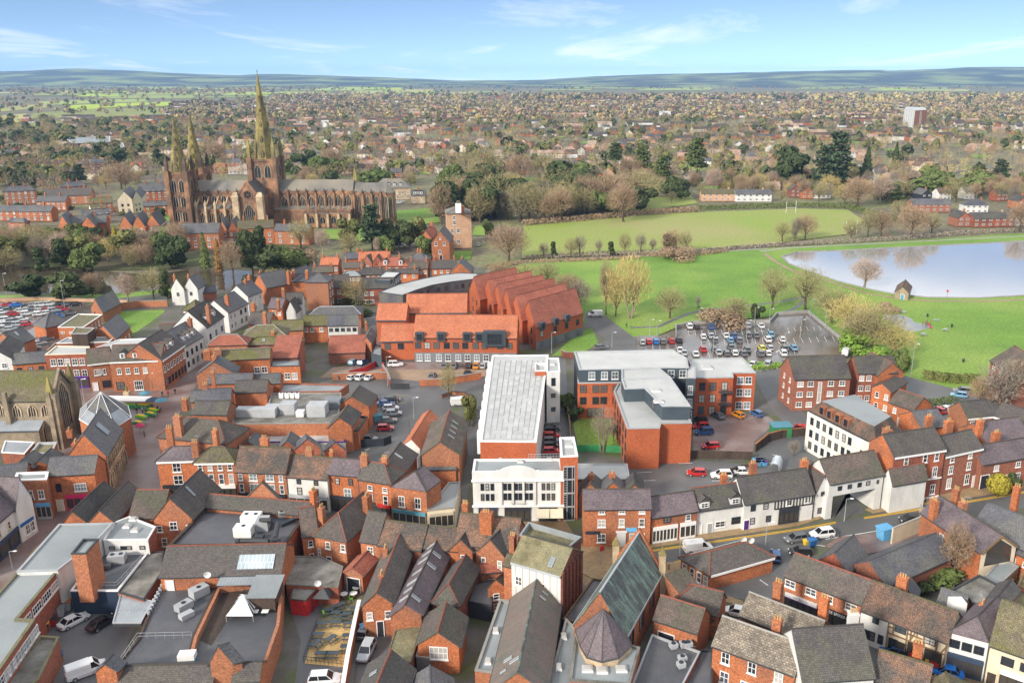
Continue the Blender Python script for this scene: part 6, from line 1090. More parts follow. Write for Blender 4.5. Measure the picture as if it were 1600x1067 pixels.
def tower(cx,cv,hw,zt,zs,name,r0,lanc):
 def f(m):
  m.box((cx,CYc+cv),(hw,0,0),(0,hw,0),0,zt)
  for a in(-1,1):
   for b in(-1,1):
    m.box((cx+a*(hw+.2),CYc+cv+b*(hw+.2)),(1.3,0,0),(0,1.3,0),0,zt+1)
  for z in(zt*.28,zt*.55,zt-1.2):m.box((cx,CYc+cv),(hw+.35,0,0),(0,hw+.35,0),z,z+.8)
 kb(name,'stone_red',f)
 for zz,hh in lanc:
  for k in(-1,1):kwin(cx+k*hw*.42,cv-hw,zz,hw*.5,hh,1)
  for k in(-1,1):pointed(K,V(cx+hw,cv,0),Vector((0,1,0)),k*hw*.42,Vector((1,0,0)),hw*.5,hh,zz,mull=1,name='tracery_window')
 n=8
 def s(m):
  lv=[0,.16,.34,.52,.7,.86,1.0]
  for i in range(len(lv)-1):
   za,zb=zt+(zs-zt)*lv[i],zt+(zs-zt)*lv[i+1];ra,rb=r0*(1-lv[i])+.12,r0*(1-lv[i+1])+.12
   A_=[V(cx+ra*math.cos(math.pi/8+k*math.pi/4),cv+ra*math.sin(math.pi/8+k*math.pi/4),za)for k in range(n)];B_=[V(cx+rb*math.cos(math.pi/8+k*math.pi/4),cv+rb*math.sin(math.pi/8+k*math.pi/4),zb)for k in range(n)]
   m.hexa(A_,B_,0,False,False)
   if i:m.hexa([V(cx+(ra+.22)*math.cos(math.pi/8+k*math.pi/4),cv+(ra+.22)*math.sin(math.pi/8+k*math.pi/4),za-.3)for k in range(n)],[V(cx+(ra+.22)*math.cos(math.pi/8+k*math.pi/4),cv+(ra+.22)*math.sin(math.pi/8+k*math.pi/4),za+.3)for k in range(n)])
 SP=kb(name.replace('tower','spire'),'stone_green',s)
 for t,sz in((.02,1.5),(.2,1.2),(.38,.95),(.55,.75),(.71,.5)):
  for k in range(4):
   an=-math.pi/2+k*math.pi/2;r=(r0*(1-t)+.12)*.93;z=zt+(zs-zt)*t
   dx,dy=math.cos(an),math.sin(an);tx,ty=-dy,dx
   m=MB(ko);c0=V(cx+dx*r,cv+dy*r,z);tt=Vector((tx,ty,0));dd=Vector((dx,dy,0));hh=sz*2.6
   m.hexa([c0-tt*sz*.55-dd*.6,c0+tt*sz*.55-dd*.6,c0+tt*sz*.55+dd*.5,c0-tt*sz*.55+dd*.5],[p+Vector((0,0,hh*.6))for p in(c0-tt*sz*.55-dd*1.2,c0+tt*sz*.55-dd*1.2,c0+tt*sz*.55+dd*.5,c0-tt*sz*.55+dd*.5)])
   m.poly([c0-tt*sz*.7+dd*.5+Vector((0,0,hh*.6)),c0+tt*sz*.7+dd*.5+Vector((0,0,hh*.6)),c0+dd*.5+Vector((0,0,hh))]);m.poly([c0+tt*sz*.7+dd*.5+Vector((0,0,hh*.6)),c0-dd*1.4+Vector((0,0,hh)),c0+dd*.5+Vector((0,0,hh))]);m.poly([c0-tt*sz*.7+dd*.5+Vector((0,0,hh*.6)),c0+dd*.5+Vector((0,0,hh)),c0-dd*1.4+Vector((0,0,hh))])
   lu=m.build('lucarne','stone_green',SP);g=MB(ko);g.poly([c0-tt*sz*.3+dd*.53+Vector((0,0,.2)),c0+tt*sz*.3+dd*.53+Vector((0,0,.2)),c0+tt*sz*.3+dd*.53+Vector((0,0,hh*.5)),c0+dd*.53+Vector((0,0,hh*.72)),c0-tt*sz*.3+dd*.53+Vector((0,0,hh*.5))]);g.build('louvre','stone_dark',SP,uv=False)
 for a in(-1,1):
  for b in(-1,1):spirelet('pinnacle',cx+a*(hw+.1),cv+b*(hw+.1),zt+1,.8,(zs-zt)*.26,'stone_dark' if name.startswith('west')else 'stone_green')
 kb('finial','stone_green',lambda m:(m.tube(V(cx,cv,zs-.3),V(cx,cv,zs+1.6),.16,.05,5),m.tube(V(cx,cv,zs+.2),V(cx,cv,zs+.7),.35,.35,6)),SP,False)
pitched('nave',-203,-164,5.8,17.6,24)
pitched('choir',-160,-113.5,5.8,17.8,24.3)
pitched('lady_chapel',-113.5,-95,5.2,17.0,22.6)
aps=[V(-95,-5.2,0),V(-91,-2.4,0),V(-91,2.4,0),V(-95,5.2,0)]
kb('apse_wall','stone_red',lambda m:[m.poly([aps[i],aps[i+1],aps[i+1]+Vector((0,0,17)),aps[i]+Vector((0,0,17))])for i in range(3)])
kb('apse_roof','lead',lambda m:[m.poly([aps[i]+Vector((0,0,17.2)),aps[i+1]+Vector((0,0,17.2)),V(-95,0,22.6)])for i in range(3)])
def aisle(name,x0,x1,v0,v1,z0,z1,roof='lead'):
 kb(name+'_wall','stone_red',lambda m:(m.poly([V(x0,v1,0),V(x1,v1,0),V(x1,v1,z0),V(x0,v1,z0)]),m.poly([V(x1,v1,0),V(x1,v0,0),V(x1,v0,z1),V(x1,v1,z0)]),m.poly([V(x0,v0,0),V(x0,v1,0),V(x0,v1,z0),V(x0,v0,z1)]),m.hexa([V(x0,v1-.3,z0-.5),V(x1,v1-.3,z0-.5),V(x1,v1,z0-.5),V(x0,v1,z0-.5)],[V(x0,v1-.3,z0+.8),V(x1,v1-.3,z0+.8),V(x1,v1,z0+.8),V(x0,v1,z0+.8)])))
 kb(name+'_roof',roof,lambda m:m.slab([V(x0,v1,z0+.1),V(x1,v1,z0+.1),V(x1,v0,z1),V(x0,v0,z1)],.2))
aisle('nave_aisle',-200,-173,-5.8,-11.5,8.6,11.2);aisle('choir_aisle',-157,-114,-5.8,-11.0,8.4,10.4);aisle('chapel',-138,-114,-11.0,-16.5,6.8,7.4)
for i in range(5):
 x=-199+5.3*i;kwin(x+2.6,-11.5,2.0,3.0,5.6,2);kwin(x+2.6,-5.8,12.2,2.6,4.2,1)
for i in range(6):
 x=-199.3+5.3*i
 kb('buttress','stone_pale',lambda m:(m.box((x,CYc-12.4),(.55,0,0),(0,1.0,0),0,9.8),m.hexa([V(x-.3,-11.8,10.2),V(x+.3,-11.8,10.2),V(x+.3,-6.0,14.6),V(x-.3,-6.0,14.6)],[V(x-.3,-11.8,11.2),V(x+.3,-11.8,11.2),V(x+.3,-6.0,15.6),V(x-.3,-6.0,15.6)])))
 spirelet('pinnacle',x,-12.4,9.8,.6,4.6,'stone_pale');spirelet('pinnacle',x,-6.2,17.5,.4,2.6)
for i in range(8):
 x=-154+5.1*i;kwin(x+2,-5.8,9.6 if i>3 else 8.6,3.3,7.2,3)
 spirelet('pinnacle',x-.6,-6.3,17.6,.45,2.8);kb('buttress','stone_red',lambda m:m.box((x-.6,CYc-6.4),(.5,0,0),(0,.6,0),0,17.6))
for i in range(4):
 x=-137+6*i;kwin(x+2.6,-16.5,2.2,2.8,4.2,1)
for i in range(5):
 x=-137.4+6*i;kb('buttress','stone_pale',lambda m:(m.box((x,CYc-17.2),(.6,0,0),(0,.9,0),0,7.6)));spirelet('pinnacle',x,-17.2,7.6,.5,3.4,'stone_red');spirelet('pinnacle',x,-10.9,9.2,.5,3.2,'stone_red')
for i in range(4):
 x=-110.5+5.0*i;kwin(x,-5.2,3.5,2.4,12.5,2);spirelet('pinnacle',x-2.5,-5.7,16.8,.45,3)
 kb('buttress','stone_red',lambda m:m.box((x-2.5,CYc-5.8),(.55,0,0),(0,.8,0),0,16.8))
for k,(a,b)in enumerate(zip(aps,aps[1:])):
 d_=(b-a).normalized();pointed(K,a,d_,(b-a).length/2,Vector((d_.y,-d_.x,0)),2.2,12,3.5,mull=2,name='tracery_window')
spirelet('pinnacle',-113.5,3,20,1.0,12,'stone_green',.3)
TX,TW,TV=-166.5,6.0,-22.0
def tr(m):
 m.poly([V(TX-TW,TV,0),V(TX+TW,TV,0),V(TX+TW,TV,17.5),V(TX,TV,25.5),V(TX-TW,TV,17.5)]);m.poly([V(TX+TW,TV,0),V(TX+TW,-5,0),V(TX+TW,-5,17.5),V(TX+TW,TV,17.5)]);m.poly([V(TX-TW,-5,0),V(TX-TW,TV,0),V(TX-TW,TV,17.5),V(TX-TW,-5,17.5)])
 for s in(-1,1):m.hexa([V(TX+s*TW,TV-.3,17),V(TX,TV-.3,25.4),V(TX,TV+.5,25.4),V(TX+s*TW,TV+.5,17)],[V(TX+s*TW,TV-.3,18.2),V(TX,TV-.3,26.6),V(TX,TV+.5,26.6),V(TX+s*TW,TV+.5,18.2)])
kb('transept_wall','stone_red',tr)
kb('transept_roof','slate',lambda m:(m.slab([V(TX-TW,TV+.4,17.6),V(TX-TW,-4,17.6),V(TX,-4,25.3),V(TX,TV+.4,25.3)][::-1],.2),m.slab([V(TX+TW,TV+.4,17.6),V(TX+TW,-4,17.6),V(TX,-4,25.3),V(TX,TV+.4,25.3)],.2)))
for s in(-1,1):
 kb('buttress','stone_pale',lambda m:(m.box((TX+s*(TW+.6),CYc+TV-.4),(1.7,0,0),(0,1.6,0),0,17.5),m.hexa([V(TX+s*(TW+.6)+a*1.9,TV-.4+b*1.8,17.5)for a,b in((-1,-1),(1,-1),(1,1),(-1,1))],[V(TX+s*(TW+.6)+a*1.0,TV-.4+b*.2,20)for a,b in((-1,-1),(1,-1),(1,1),(-1,1))])))
pointed(K,V(TX,TV,0),Vector((1,0,0)),0,Vector((0,-1,0)),6.4,10.5,3.0,mull=5,name='tracery_window')
def rose(m):
 for k in range(20):
  a,b=2*math.pi*k/20,2*math.pi*(k+1)/20;c=lambda t,r,y:V(TX+r*math.cos(t),TV+y,18.6+r*math.sin(t))
  m.hexa([c(a,2.0,0),c(b,2.0,0),c(b,2.7,0),c(a,2.7,0)],[c(a,2.0,-.3),c(b,2.0,-.3),c(b,2.7,-.3),c(a,2.7,-.3)])
 for k in range(6):m.tube(V(TX,TV-.12,18.6),V(TX+2*math.cos(k*math.pi/3),TV-.12,18.6+2*math.sin(k*math.pi/3)),.12,.12,4)
rw=kb('rose_window','stone_red',rose,K,False)
kb('pane','glass_dark',lambda m:m.poly([V(TX+2*math.cos(2*math.pi*k/20),TV-.05,18.6+2*math.sin(2*math.pi*k/20))for k in range(20)]),rw,False)
tower(-207,-9.5,4.9,29.5,60,'west_tower',4.3,((3,6),(11,6),(19,7)))
tower(-206,10,4.9,29.5,59.5,'west_tower',4.3,((19,7),))
tower(-162.3,0,6.6,36,82,'crossing_tower',5.4,((26,7),))
kb('west_front','stone_red',lambda m:(m.bx(-209,-203,CYc-5,CYc+5,0,24),m.poly([V(-209,-5,24),V(-209,5,24),V(-209,0,30)][::-1]),m.poly([V(-203,-5,24),V(-203,5,24),V(-203,0,30)])))
# ========= trees
def rv(r,s=1.0):return Vector((r.gauss(0,s),r.gauss(0,s),r.gauss(0,s)))
def bare(seed,h=12.0,w_=9.0,low=.16,twm='twig_olive',bk='bark',n=2600,name='bare_tree',stems=1,droop=0.0,tw=.045,twl=1.0,lump=.28,shell=.35,upw=.45,limbs=16):
 """a winter crown: limbs reaching into an uneven ellipsoid, then thousands of thin twigs through its volume"""
 r=random.Random(seed);T_=MB();Cn=MB();cz=h*(low+(1-low)*.52);rz_=h*(1-low)*.5;sd=r.uniform(0,50)
 def rad(d):return 1+lump*noise.noise((d.x*1.7+sd,d.y*1.7,d.z*1.7))*1.6+lump*.5*noise.noise((d.x*4+sd,d.y*4,d.z*4))
 def pt(d,k):q=rad(d)*k;return Vector((d.x*w_/2*q,d.y*w_/2*q,cz+d.z*rz_*q))
 def curve(m,a,b,r0,r1,seg,ns):
  mid=a.lerp(b,.5)+Vector((0,0,-(b-a).length*.10))+rv(r,(b-a).length*.05);pr=a
  for i in range(1,seg+1):
   t=i/seg;q=a.lerp(mid,t).lerp(mid.lerp(b,t),t);m.tube(pr,q,r0+(r1-r0)*(i-1)/seg,r0+(r1-r0)*t,ns);pr=q
 tips=[]
 for s in range(stems):
  an=s*6.283/stems+r.uniform(0,.6);base=Vector((math.cos(an)*.35,math.sin(an)*.35,-.15))if stems>1 else Vector((0,0,-.15));lean=Vector((math.cos(an),math.sin(an),0))*(w_*.22 if stems>1 else r.uniform(0,.4));top=Vector((lean.x,lean.y,h*(low+.42)));R0=h*.026/(stems**.5)+.05
  curve(T_,base,top,R0,R0*.4,4,6)
  for k in range(max(3,limbs//stems)):
   t=r.uniform(.28,1.0);st=base.lerp(top,t);d=rv(r).normalized();d.z=abs(d.z)*1.1-.25;d=(d+lean*.05).normalized();en=pt(d,r.uniform(.6,.9));curve(T_,st,en,R0*.42*(1.2-t*.6),R0*.10,3,4)
   for _ in range(5):
    t2=r.uniform(.35,1);s2=st.lerp(en,t2);d2=(d+rv(r,.45)).normalized();e2=pt(d2,r.uniform(.7,1.0));curve(Cn,s2,e2,R0*.2,R0*.05,2,3);tips.append((e2,d2))
 for _ in range(n):
  d=rv(r).normalized();k=r.random()**shell;p=pt(d,k*.93);k2=(d*.55+Vector((0,0,upw-droop*1.6))+rv(r,.38)).normalized();ln=r.uniform(.5,1.25)*twl*h/12;wv=k2.orthogonal().normalized()*tw*r.uniform(.6,1.4)*h/12;wv.rotate(Matrix.Rotation(r.uniform(0,6.3),3,k2));Cn.poly([p-wv,p+wv,p+k2*ln])
 zs=max(v[2]for v in Cn.v);k=h/zs
 for m in(T_,Cn):m.v=[(a*k,b*k,c*k)for a,b,c in m.v]
 T=thing(name,'','tree',(0,-500,-50));T_.build('trunk',bk,T,uv=False);Cn.build('crown',twm,T,uv=False);note_kids(T);PROT.append(T);return T
PROT=[]
def leafy(seed,h=9.0,w_=6.0,n=2600,sz=.42,lm='leaf_dark',name='evergreen_tree',z0=.12,blobs=9,label='',bk='bark',cone=0.0,tiers=0):
 r=random.Random(seed);T_=MB();Cn=MB();T_.tube((0,0,-.2),(0,0,h*.7),h*.022+.05,.05,6)
 for i in range(5):a=i*1.25;T_.tube((0,0,h*(.2+.08*i)),(math.cos(a)*w_*.3,math.sin(a)*w_*.3,h*(.4+.08*i)),.10,.04,4)
 def leaf(p,nrm,s):
  u=nrm.orthogonal().normalized();u.rotate(Matrix.Rotation(r.uniform(0,6.3),3,nrm));v=nrm.cross(u);Cn.poly([p-u*s-v*s*.6,p+u*s-v*s*.5,p+u*s*.8+v*s*.6,p-u*s*.7+v*s*.7])
 if cone:
  for i in range(n):
   t=r.random()**.75;z=h*(z0+(1-z0)*t);rad=w_/2*(1-t)**cone*(1+.22*math.sin(t*h*3.1+math.sin(i)))+.08;a=r.uniform(0,6.3);k=r.uniform(.55,1.0);p=Vector((math.cos(a)*rad*k,math.sin(a)*rad*k,z-rad*k*.25))
   leaf(p,(Vector((math.cos(a),math.sin(a),.6))+rv(r,.35)).normalized(),sz*r.uniform(.5,1.2))
 elif tiers:
  for i in range(tiers):
   z=h*(z0+(1-z0)*(i+.5)/tiers);rad=w_/2*(1-(i/tiers)**1.8*.75);cxs=[(r.uniform(-.25,.25)*w_,r.uniform(-.25,.25)*w_)for _ in range(3)]
   for _ in range(n//tiers):
    cx_,cy_=r.choice(cxs);a=r.uniform(0,6.3);q=rad*.75*math.sqrt(r.random());p=Vector((cx_*.6+math.cos(a)*q,cy_*.6+math.sin(a)*q,z+r.gauss(0,h*.018)-q*.06));leaf(p,(Vector((0,0,1))+rv(r,.4)).normalized(),sz*r.uniform(.6,1.3))
 else:
  bl=[(Vector((r.gauss(0,.22)*w_,r.gauss(0,.22)*w_,h*(z0+.12+(1-z0-.2)*r.random()**.8))),w_*r.uniform(.20,.34))for _ in range(blobs)];bl.append((Vector((0,0,h*.5)),w_*.36))
  for _ in range(n):
   c,rad=r.choice(bl);d=rv(r).normalized();p=c+Vector((d.x*rad,d.y*rad,d.z*rad*.85))*r.uniform(.75,1.08);p.z=max(p.z,h*z0*.6);leaf(p,(d+rv(r,.45)).normalized(),sz*r.uniform(.5,1.3))
 zs=max(v[2]for v in Cn.v);k=h/zs;Cn.v=[(a,b,c*k)for a,b,c in Cn.v]
 T=thing(name,label,'tree' if 'shrub' not in name else 'shrub',(0,-500,-50));T_.build('trunk',bk,T,uv=False);Cn.build('crown',lm,T,uv=False);note_kids(T);PROT.append(T);return T
B=[bare(1,13,11,.14,'twig_olive',name='olive_twigged_tree'),bare(2,14,9.5,.2,'twig_brown',name='brown_twigged_tree'),bare(3,11,12,.12,'twig_olive',n=2400,name='olive_twigged_tree'),bare(4,12,11.5,.12,'twig_brown',n=4000,tw=.05,name='brown_twigged_tree'),bare(5,13,8.5,.2,'twig_grey',n=2000,name='grey_twigged_tree'),bare(6,10,10,.08,'twig_gold',n=3200,name='golden_twigged_tree')]
BIRCH=bare(7,13,10,.2,'twig_pink','bark_pale',droop=.35,twl=1.5,n=2600,name='birch_tree')
POLL=bare(8,24,17,.18,'twig_gold','bark_pale',stems=4,name='willow_tree',n=1500,upw=1.1,limbs=40,tw=.05,twl=1.3,shell=.22)
MULTI=bare(9,11,6,.25,'twig_grey','bark_pale',stems=6,name='birch_clump',n=900,upw=1.0,limbs=18)
IVY=leafy(21,9,5,1500,.42,'leaf_dark','ivy_clad_tree',.05,8)
E=[leafy(11,10,8,3000,.5,'leaf_dark'),leafy(12,9,8.5,3000,.5,'leaf_mid'),leafy(13,11,7,2800,.5,'leaf_olive')]
CO=[leafy(14,16,7,2600,.5,'leaf_dark','conifer',.08,cone=.85),leafy(15,12,4.2,1800,.4,'leaf_mid','conifer',.03,cone=.7),leafy(16,18,13,3000,.6,'leaf_blue','cedar_tree',.2,tiers=8),leafy(17,17,11,2600,.6,'leaf_mid','pine_tree',.4,tiers=6)]
GOLD=leafy(18,8,3.6,1500,.35,'leaf_gold','conifer',.02,cone=.7);RUST=leafy(19,15,5,1900,.42,'leaf_rust','conifer',.03,cone=.5)
SH=[leafy(20,2.6,3.6,700,.26,'leaf_mid','garden_shrub',.0,6),leafy(22,2.4,3.4,700,.26,'leaf_olive','garden_shrub',.0,6),leafy(23,2.8,3.4,700,.26,'leaf_dark','garden_shrub',.0,6)]
TWB=leafy(24,4.5,8,2600,.22,'twig_brown','thicket_shrub',.0,8);LIME=leafy(25,4,6,1600,.28,'leaf_lime','garden_shrub',.0,7);BALL=leafy(26,4.4,5.2,2600,.2,'leaf_gold','topiary_shrub',.0,1)
tr_=random.Random(77)
def plant(proto,x,y,hpx=None,label='',wide=1.0,group=None,hm=None,world=None):
 """stand a copy with its foot at ground pixel (x, y); hpx = height in pixels"""
 p=Vector(world)if world else P(x,y,0)
 if hm is None:
  z=0
  lo,hi=0,60
  for _ in range(30):
   z=(lo+hi)/2
   if pj((p.x,p.y,z))[1]>y-hpx:lo=z
   else:hi=z
  hm=lo
 ph=max(v[2]for v in PH[proto.name])if proto.name in PH else None
 s=hm/PH1[proto.name]
 o=copy_tree(proto,p,tr_.uniform(0,6.28),(s*wide,s*wide,s),label,group)
 return o
PH={};PH1={}
for t in PROT:PH1[t.name]=max(max(v.co.z for v in c.data.vertices)for c in t.children)
BR=dict(b0=B[0],b1=B[1],b2=B[2],b3=B[3],b4=B[4],b5=B[5],bi=BIRCH,po=POLL,mu=MULTI,iv=IVY,e0=E[0],e1=E[1],e2=E[2],c0=CO[0],c1=CO[1],ce=CO[2],pi=CO[3],go=GOLD,ru=RUST,s0=SH[0],s1=SH[1],s2=SH[2],th=TWB,li=LIME,ba=BALL)
KW=dict(b='bare',e='evergreen',c='conifer')
LBL=dict(b0='bare olive twigged tree',b1='bare brown twigged tree',b2='broad bare olive tree',b3='dense bare brown tree',b4='grey twigged bare tree',b5='golden twigged bare tree',bi='pink twigged silver birch',po='tall pollarded willow',mu='multi-stemmed white birch',iv='dark ivy clad tree',e0='dark evergreen tree',e1='green rounded evergreen',e2='olive leaved evergreen',c0='dark green conifer',c1='slim green conifer',ce='spreading blue green cedar',pi='flat topped pine',go='golden yellow conifer',ru='rust coloured conifer',s0='green garden shrub',s1='olive garden shrub',s2='dark garden shrub',th='brown twiggy thicket',li='bright lime green shrub',ba='clipped golden ball shrub')
TREES=[('po',985,497,112,1.0,'in the park beside the entrance road'),('b4',905,488,56,1.2,'behind the sawtooth gables'),('b1',947,492,95,.45,'left of the big willow'),('b5',962,494,84,.5,'just left of the big willow'),('b0',1047,497,52,1.3,'leaning right of the big willow'),('b3',888,468,44,1.4,'at the far end of the sawtooth gables'),('b0',855,445,38,1.5,'behind the sawtooth roofs'),('b2',822,440,32,1.6,'near the curved mansard'),('b2',785,437,34,1.4,'beside the curved block end'),('b0',1206,482,70,1.0,'on the park lawn left of the twin park trees'),('b0',1258,484,74,1.15,'beside the park path near the car park'),('b2',1145,500,40,1.6,'by the park path above the car park'),('th',1140,505,24,1.6,'beside the park path above the car park'),('e0',1182,500,26,.7,'at the car park corner'),('b4',1090,482,22,.8,'small on the park lawn'),('bi',1350,449,48,1.4,'overhanging the lake'),('b0',1222,377,34,1.2,'left of the three lakeside field trees'),('b4',1243,374,38,.9,'middle of the three lakeside field trees'),('b3',1258,373,42,1.1,'tallest of the three lakeside field trees'),('b0',1330,376,36,1.1,'in front of the rugby posts'),('b0',1356,370,46,.9,'left of two tall lakeside trees'),('b3',1376,369,44,1.1,'right of two tall lakeside trees'),('b3',1424,371,56,1.2,'largest beside the lake'),('b0',1456,366,38,1.1,'on the far lake bank'),('b3',1593,362,52,1.0,'at the far right lake bank'),('b4',1240,378,26,.8,'on the lakeside verge'),('b0',1300,505,62,1.4,'at the top corner of the car park'),('b5',1330,520,66,1.5,'in the belt beside the car park, second'),('b0',1362,545,76,1.5,'in the belt beside the car park, tallest'),('b5',1395,552,52,1.5,'in the belt beside the car park, lowest'),('b2',1342,540,56,1.3,'in the belt beside the car park, inner'),('li',1330,545,26,1.3,'beside the car park railing'),('li',1362,566,22,1.5,'behind the brick flats'),('e1',1405,578,34,.8,'at the end of the brick flats'),('th',1385,488,14,1.2,'beside the play area'),('b4',1560,648,92,1.2,'in front of the right edge flats'),('b1',1590,640,88,1.1,'behind the grey tree at the right edge'),('b1',1530,640,60,1.1,'beside the parkside road'),('b1',1490,905,100,.75,'in the walled courtyard'),('s0',1470,912,20,1.8,'in the walled courtyard'),('e0',1418,905,30,.8,'beside the courtyard wall'),('s2',1440,925,16,1.4,'by the courtyard roof'),('ba',1558,776,36,1.0,'beside the Georgian house'),('e0',1580,770,30,.8,'behind the golden ball shrub'),('mu',942,706,74,1.1,'in the apartment garden'),('b4',958,690,34,.9,'behind the garden birch'),('s0',885,640,24,.8,'beside the white tower'),('s2',895,655,20,.9,'below the brick apartment wing'),('b4',1240,712,26,1.2,'behind the wooden fence'),('b0',701,622,58,.6,'by the car yard gate'),('e2',734,665,50,.5,'beside the lane wall'),('b0',556,477,46,1.4,'in front of the brick flats'),('s2',570,494,12,1.6,'under the bare tree'),('b5',430,445,28,1.6,'pollarded by the lane'),('b5',470,490,28,.9,'among the white gables'),('go',200,525,22,1.4,'beside the slate hall'),('e0',45,466,36,1.6,'beside the pool path at the left'),('e0',110,468,46,1.5,'large by the pool path'),('bi',200,472,48,.9,'by the pool'),('b0',240,468,52,1.2,'by the pool path'),('iv',262,468,48,.6,'by the white poolside house'),('b3',145,462,40,.9,'behind the large yew'),('ce',582,392,74,.8,'beside the lady chapel'),('e0',615,388,46,1.0,'right of the cedar'),('e0',640,386,44,1.0,'behind the parked cars of the close'),('e2',655,383,46,.9,'left of the brick villa'),('e1',600,396,28,1.0,'below the cedar'),('e2',548,384,44,1.0,'below the choir'),('b0',548,396,34,1.5,'in the deanery garden'),('bi',505,392,36,.9,'in the deanery garden'),('b0',470,388,48,1.2,'in front of the choir houses'),('e1',665,405,38,.7,'in front of the villa'),('bi',590,398,30,.5,'beside the close car park'),('b3',690,350,70,.75,'tall and brown by the palace lawn'),('b3',795,408,64,1.3,'large and rounded beside the drive'),('b3',780,440,30,1.5,'above the drive end'),('e0',745,345,66,.9,'behind the tall pale house'),('b0',770,340,74,1.1,'behind the tall pale house'),('b0',815,345,64,1.3,'in the wood above the field'),('e0',790,330,60,.9,'in the wood above the field'),('b2',850,345,56,1.4,'in the wood above the field'),('b0',880,340,54,1.3,'in the wood above the field'),('b4',725,340,60,.9,'behind the villa'),('e1',762,372,30,.5,'beside the drive'),('b0',910,338,48,1.4,'in the wood above the field'),('e1',940,335,40,1.2,'in the wood above the field'),('b2',965,332,44,1.4,'in the wood above the field'),('e0',1000,330,40,1.2,'above the field'),('c0',975,315,40,.8,'in the gardens above the field'),('c1',322,418,56,.8,'on the pool bank below the brick hall'),('ru',343,424,52,.8,'on the pool bank'),('b1',364,432,64,1.0,'tallest on the pool bank'),('e0',395,424,68,.8,'on the pool bank below the deanery'),('e0',425,428,44,1.2,'on the pool bank below the deanery'),('e1',452,425,40,1.1,'on the pool bank below the choir houses'),('iv',410,400,48,.8,'below the deanery'),('b0',440,412,34,1.2,'below the choir houses'),('th',470,412,26,1.0,'below the deanery garden'),]
xs=random.Random(9)
for i in range(78):
 x=xs.uniform(-20,290);y=xs.uniform(376,426)if x<250 else xs.uniform(390,424);k=xs.choice(['b0','b0','b2','b3','b4','b1','b1','b0','b2','e0','e1','iv','e2','b5','bi','b3'])
 TREES.append((k,x,y,max(12,min(xs.uniform(30,54),(y-346)*xs.uniform(.75,1.0)if x<262 else 60)),xs.uniform(.85,1.25),'on the wooded bank between pool and close'))
TREES.append(('go',180,372,20,1.2,'in front of the triple gables'));TREES.append(('c0',168,375,22,1.0,'in front of the triple gables'))
for i in range(11):
 x=845+i*22+xs.uniform(-6,6);TREES.append((('b4','iv','b0','b4')[i%4],x,403-i*.9,xs.uniform(26,38)*(.8 if i%4==1 else 1),xs.uniform(.7,1.1),'in the row along the field edge'))
TREES.append(('b3',1048,395,40,1.0,'at the end of the field row'));TREES.append(('iv',1052,396,26,.9,'at the end of the field row'));TREES.append(('th',1066,404,20,1.5,'at the end of the field hedge'))
TREES+=[('ce',1305,296,92,.8,'tallest above the rugby field'),('ce',1284,296,70,.8,'left of the tallest cedar'),('e0',1232,292,64,1.0,'huge and dark above the rugby field'),('pi',1088,290,76,.8,'tall trunked above the rugby field'),('pi',1035,294,52,1.0,'spreading above the field'),('pi',1004,286,60,.8,'beside the tall brick villa'),('c0',1352,288,60,.9,'above the field corner'),('c0',1398,262,40,.9,'behind the large white house'),('ce',1560,292,44,1.0,'above the lakeside terrace'),('pi',962,268,46,1.0,'above the pink roofed house'),('b0',757,285,66,1.2,'huge and rounded above the drive'),('b2',730,292,58,1.2,'large behind the tall pale house'),('b3',812,285,50,1.2,'large above the wood'),('b0',850,282,46,1.2,'left of the pink roofed house'),('e1',905,292,40,1.0,'beside the pink roofed house'),('b1',985,290,52,1.3,'beside the tall brick gable'),('b3',1340,322,50,1.3,'beside the white house at the field corner'),('bi',1375,318,46,1.2,'above the lake trees'),('b0',1405,345,36,1.3,'above the lake trees'),('b5',1320,318,36,1.3,'at the field corner'),('bi',1115,300,40,1.0,'above the grey roofed terrace'),('e0',1065,312,34,1.0,'left of the terrace above the field'),('e0',480,270,36,1.0,'behind the choir'),('b3',520,262,34,1.2,'behind the choir roof'),('e1',500,272,30,1.0,'behind the choir roof'),('b3',340,258,40,1.1,'between the spires'),('b0',322,252,36,1.2,'between the spires'),('b3',190,295,46,1.3,'large in front of the close roofs'),('e0',180,258,26,1.4,'left of the west spires'),('ce',248,262,30,.9,'beside the west spires'),('e1',705,300,46,.8,'behind the tall pale house'),('e0',720,322,52,.9,'behind the tall pale house'),('b0',745,318,60,1.1,'in the wood behind the tall pale house'),('b3',1180,300,30,1.2,'in the garden above the terrace')]
for i in range(44):
 TREES.append((xs.choice(['b0','b2','b0','b4','e0','b1','b3','b1']),xs.uniform(700,1010),xs.uniform(316,348),xs.uniform(44,70),xs.uniform(1.0,1.4),'in the wood above the field'))
for i in range(34):
 TREES.append((xs.choice(['b0','b2','b3','e2','e1','s0','b1','b5','b3','bi']),xs.uniform(432,650),xs.uniform(262,290),xs.uniform(10,24),xs.uniform(1.0,1.4),'in the gardens behind the choir'))
for i in range(40):
 TREES.append((xs.choice(['b0','b2','b3','e0','e1','s0','s1','b5','s2','b1']),xs.uniform(-10,262),xs.uniform(272,345),xs.uniform(6,15),xs.uniform(1.0,1.4),'among the close houses'))
for i in range(34):
 TREES.append((xs.choice(['b0','b2','b3','e0','e1','s0','b1','b5']),xs.uniform(1030,1600),xs.uniform(294,318),xs.uniform(18,36),xs.uniform(1.0,1.4),'in the gardens above the rugby field'))
for k,x,y,hp,wd,where in TREES:
 lb=LBL[k]+' '+where;plant(BR[k],x,y,hp,lb,wd,'trees and shrubs '+('on the wooded bank' if 'wooded bank' in where else('along the field' if 'row along' in where else('in the wood above the field' if 'in the wood' in where else 'standing singly'))))
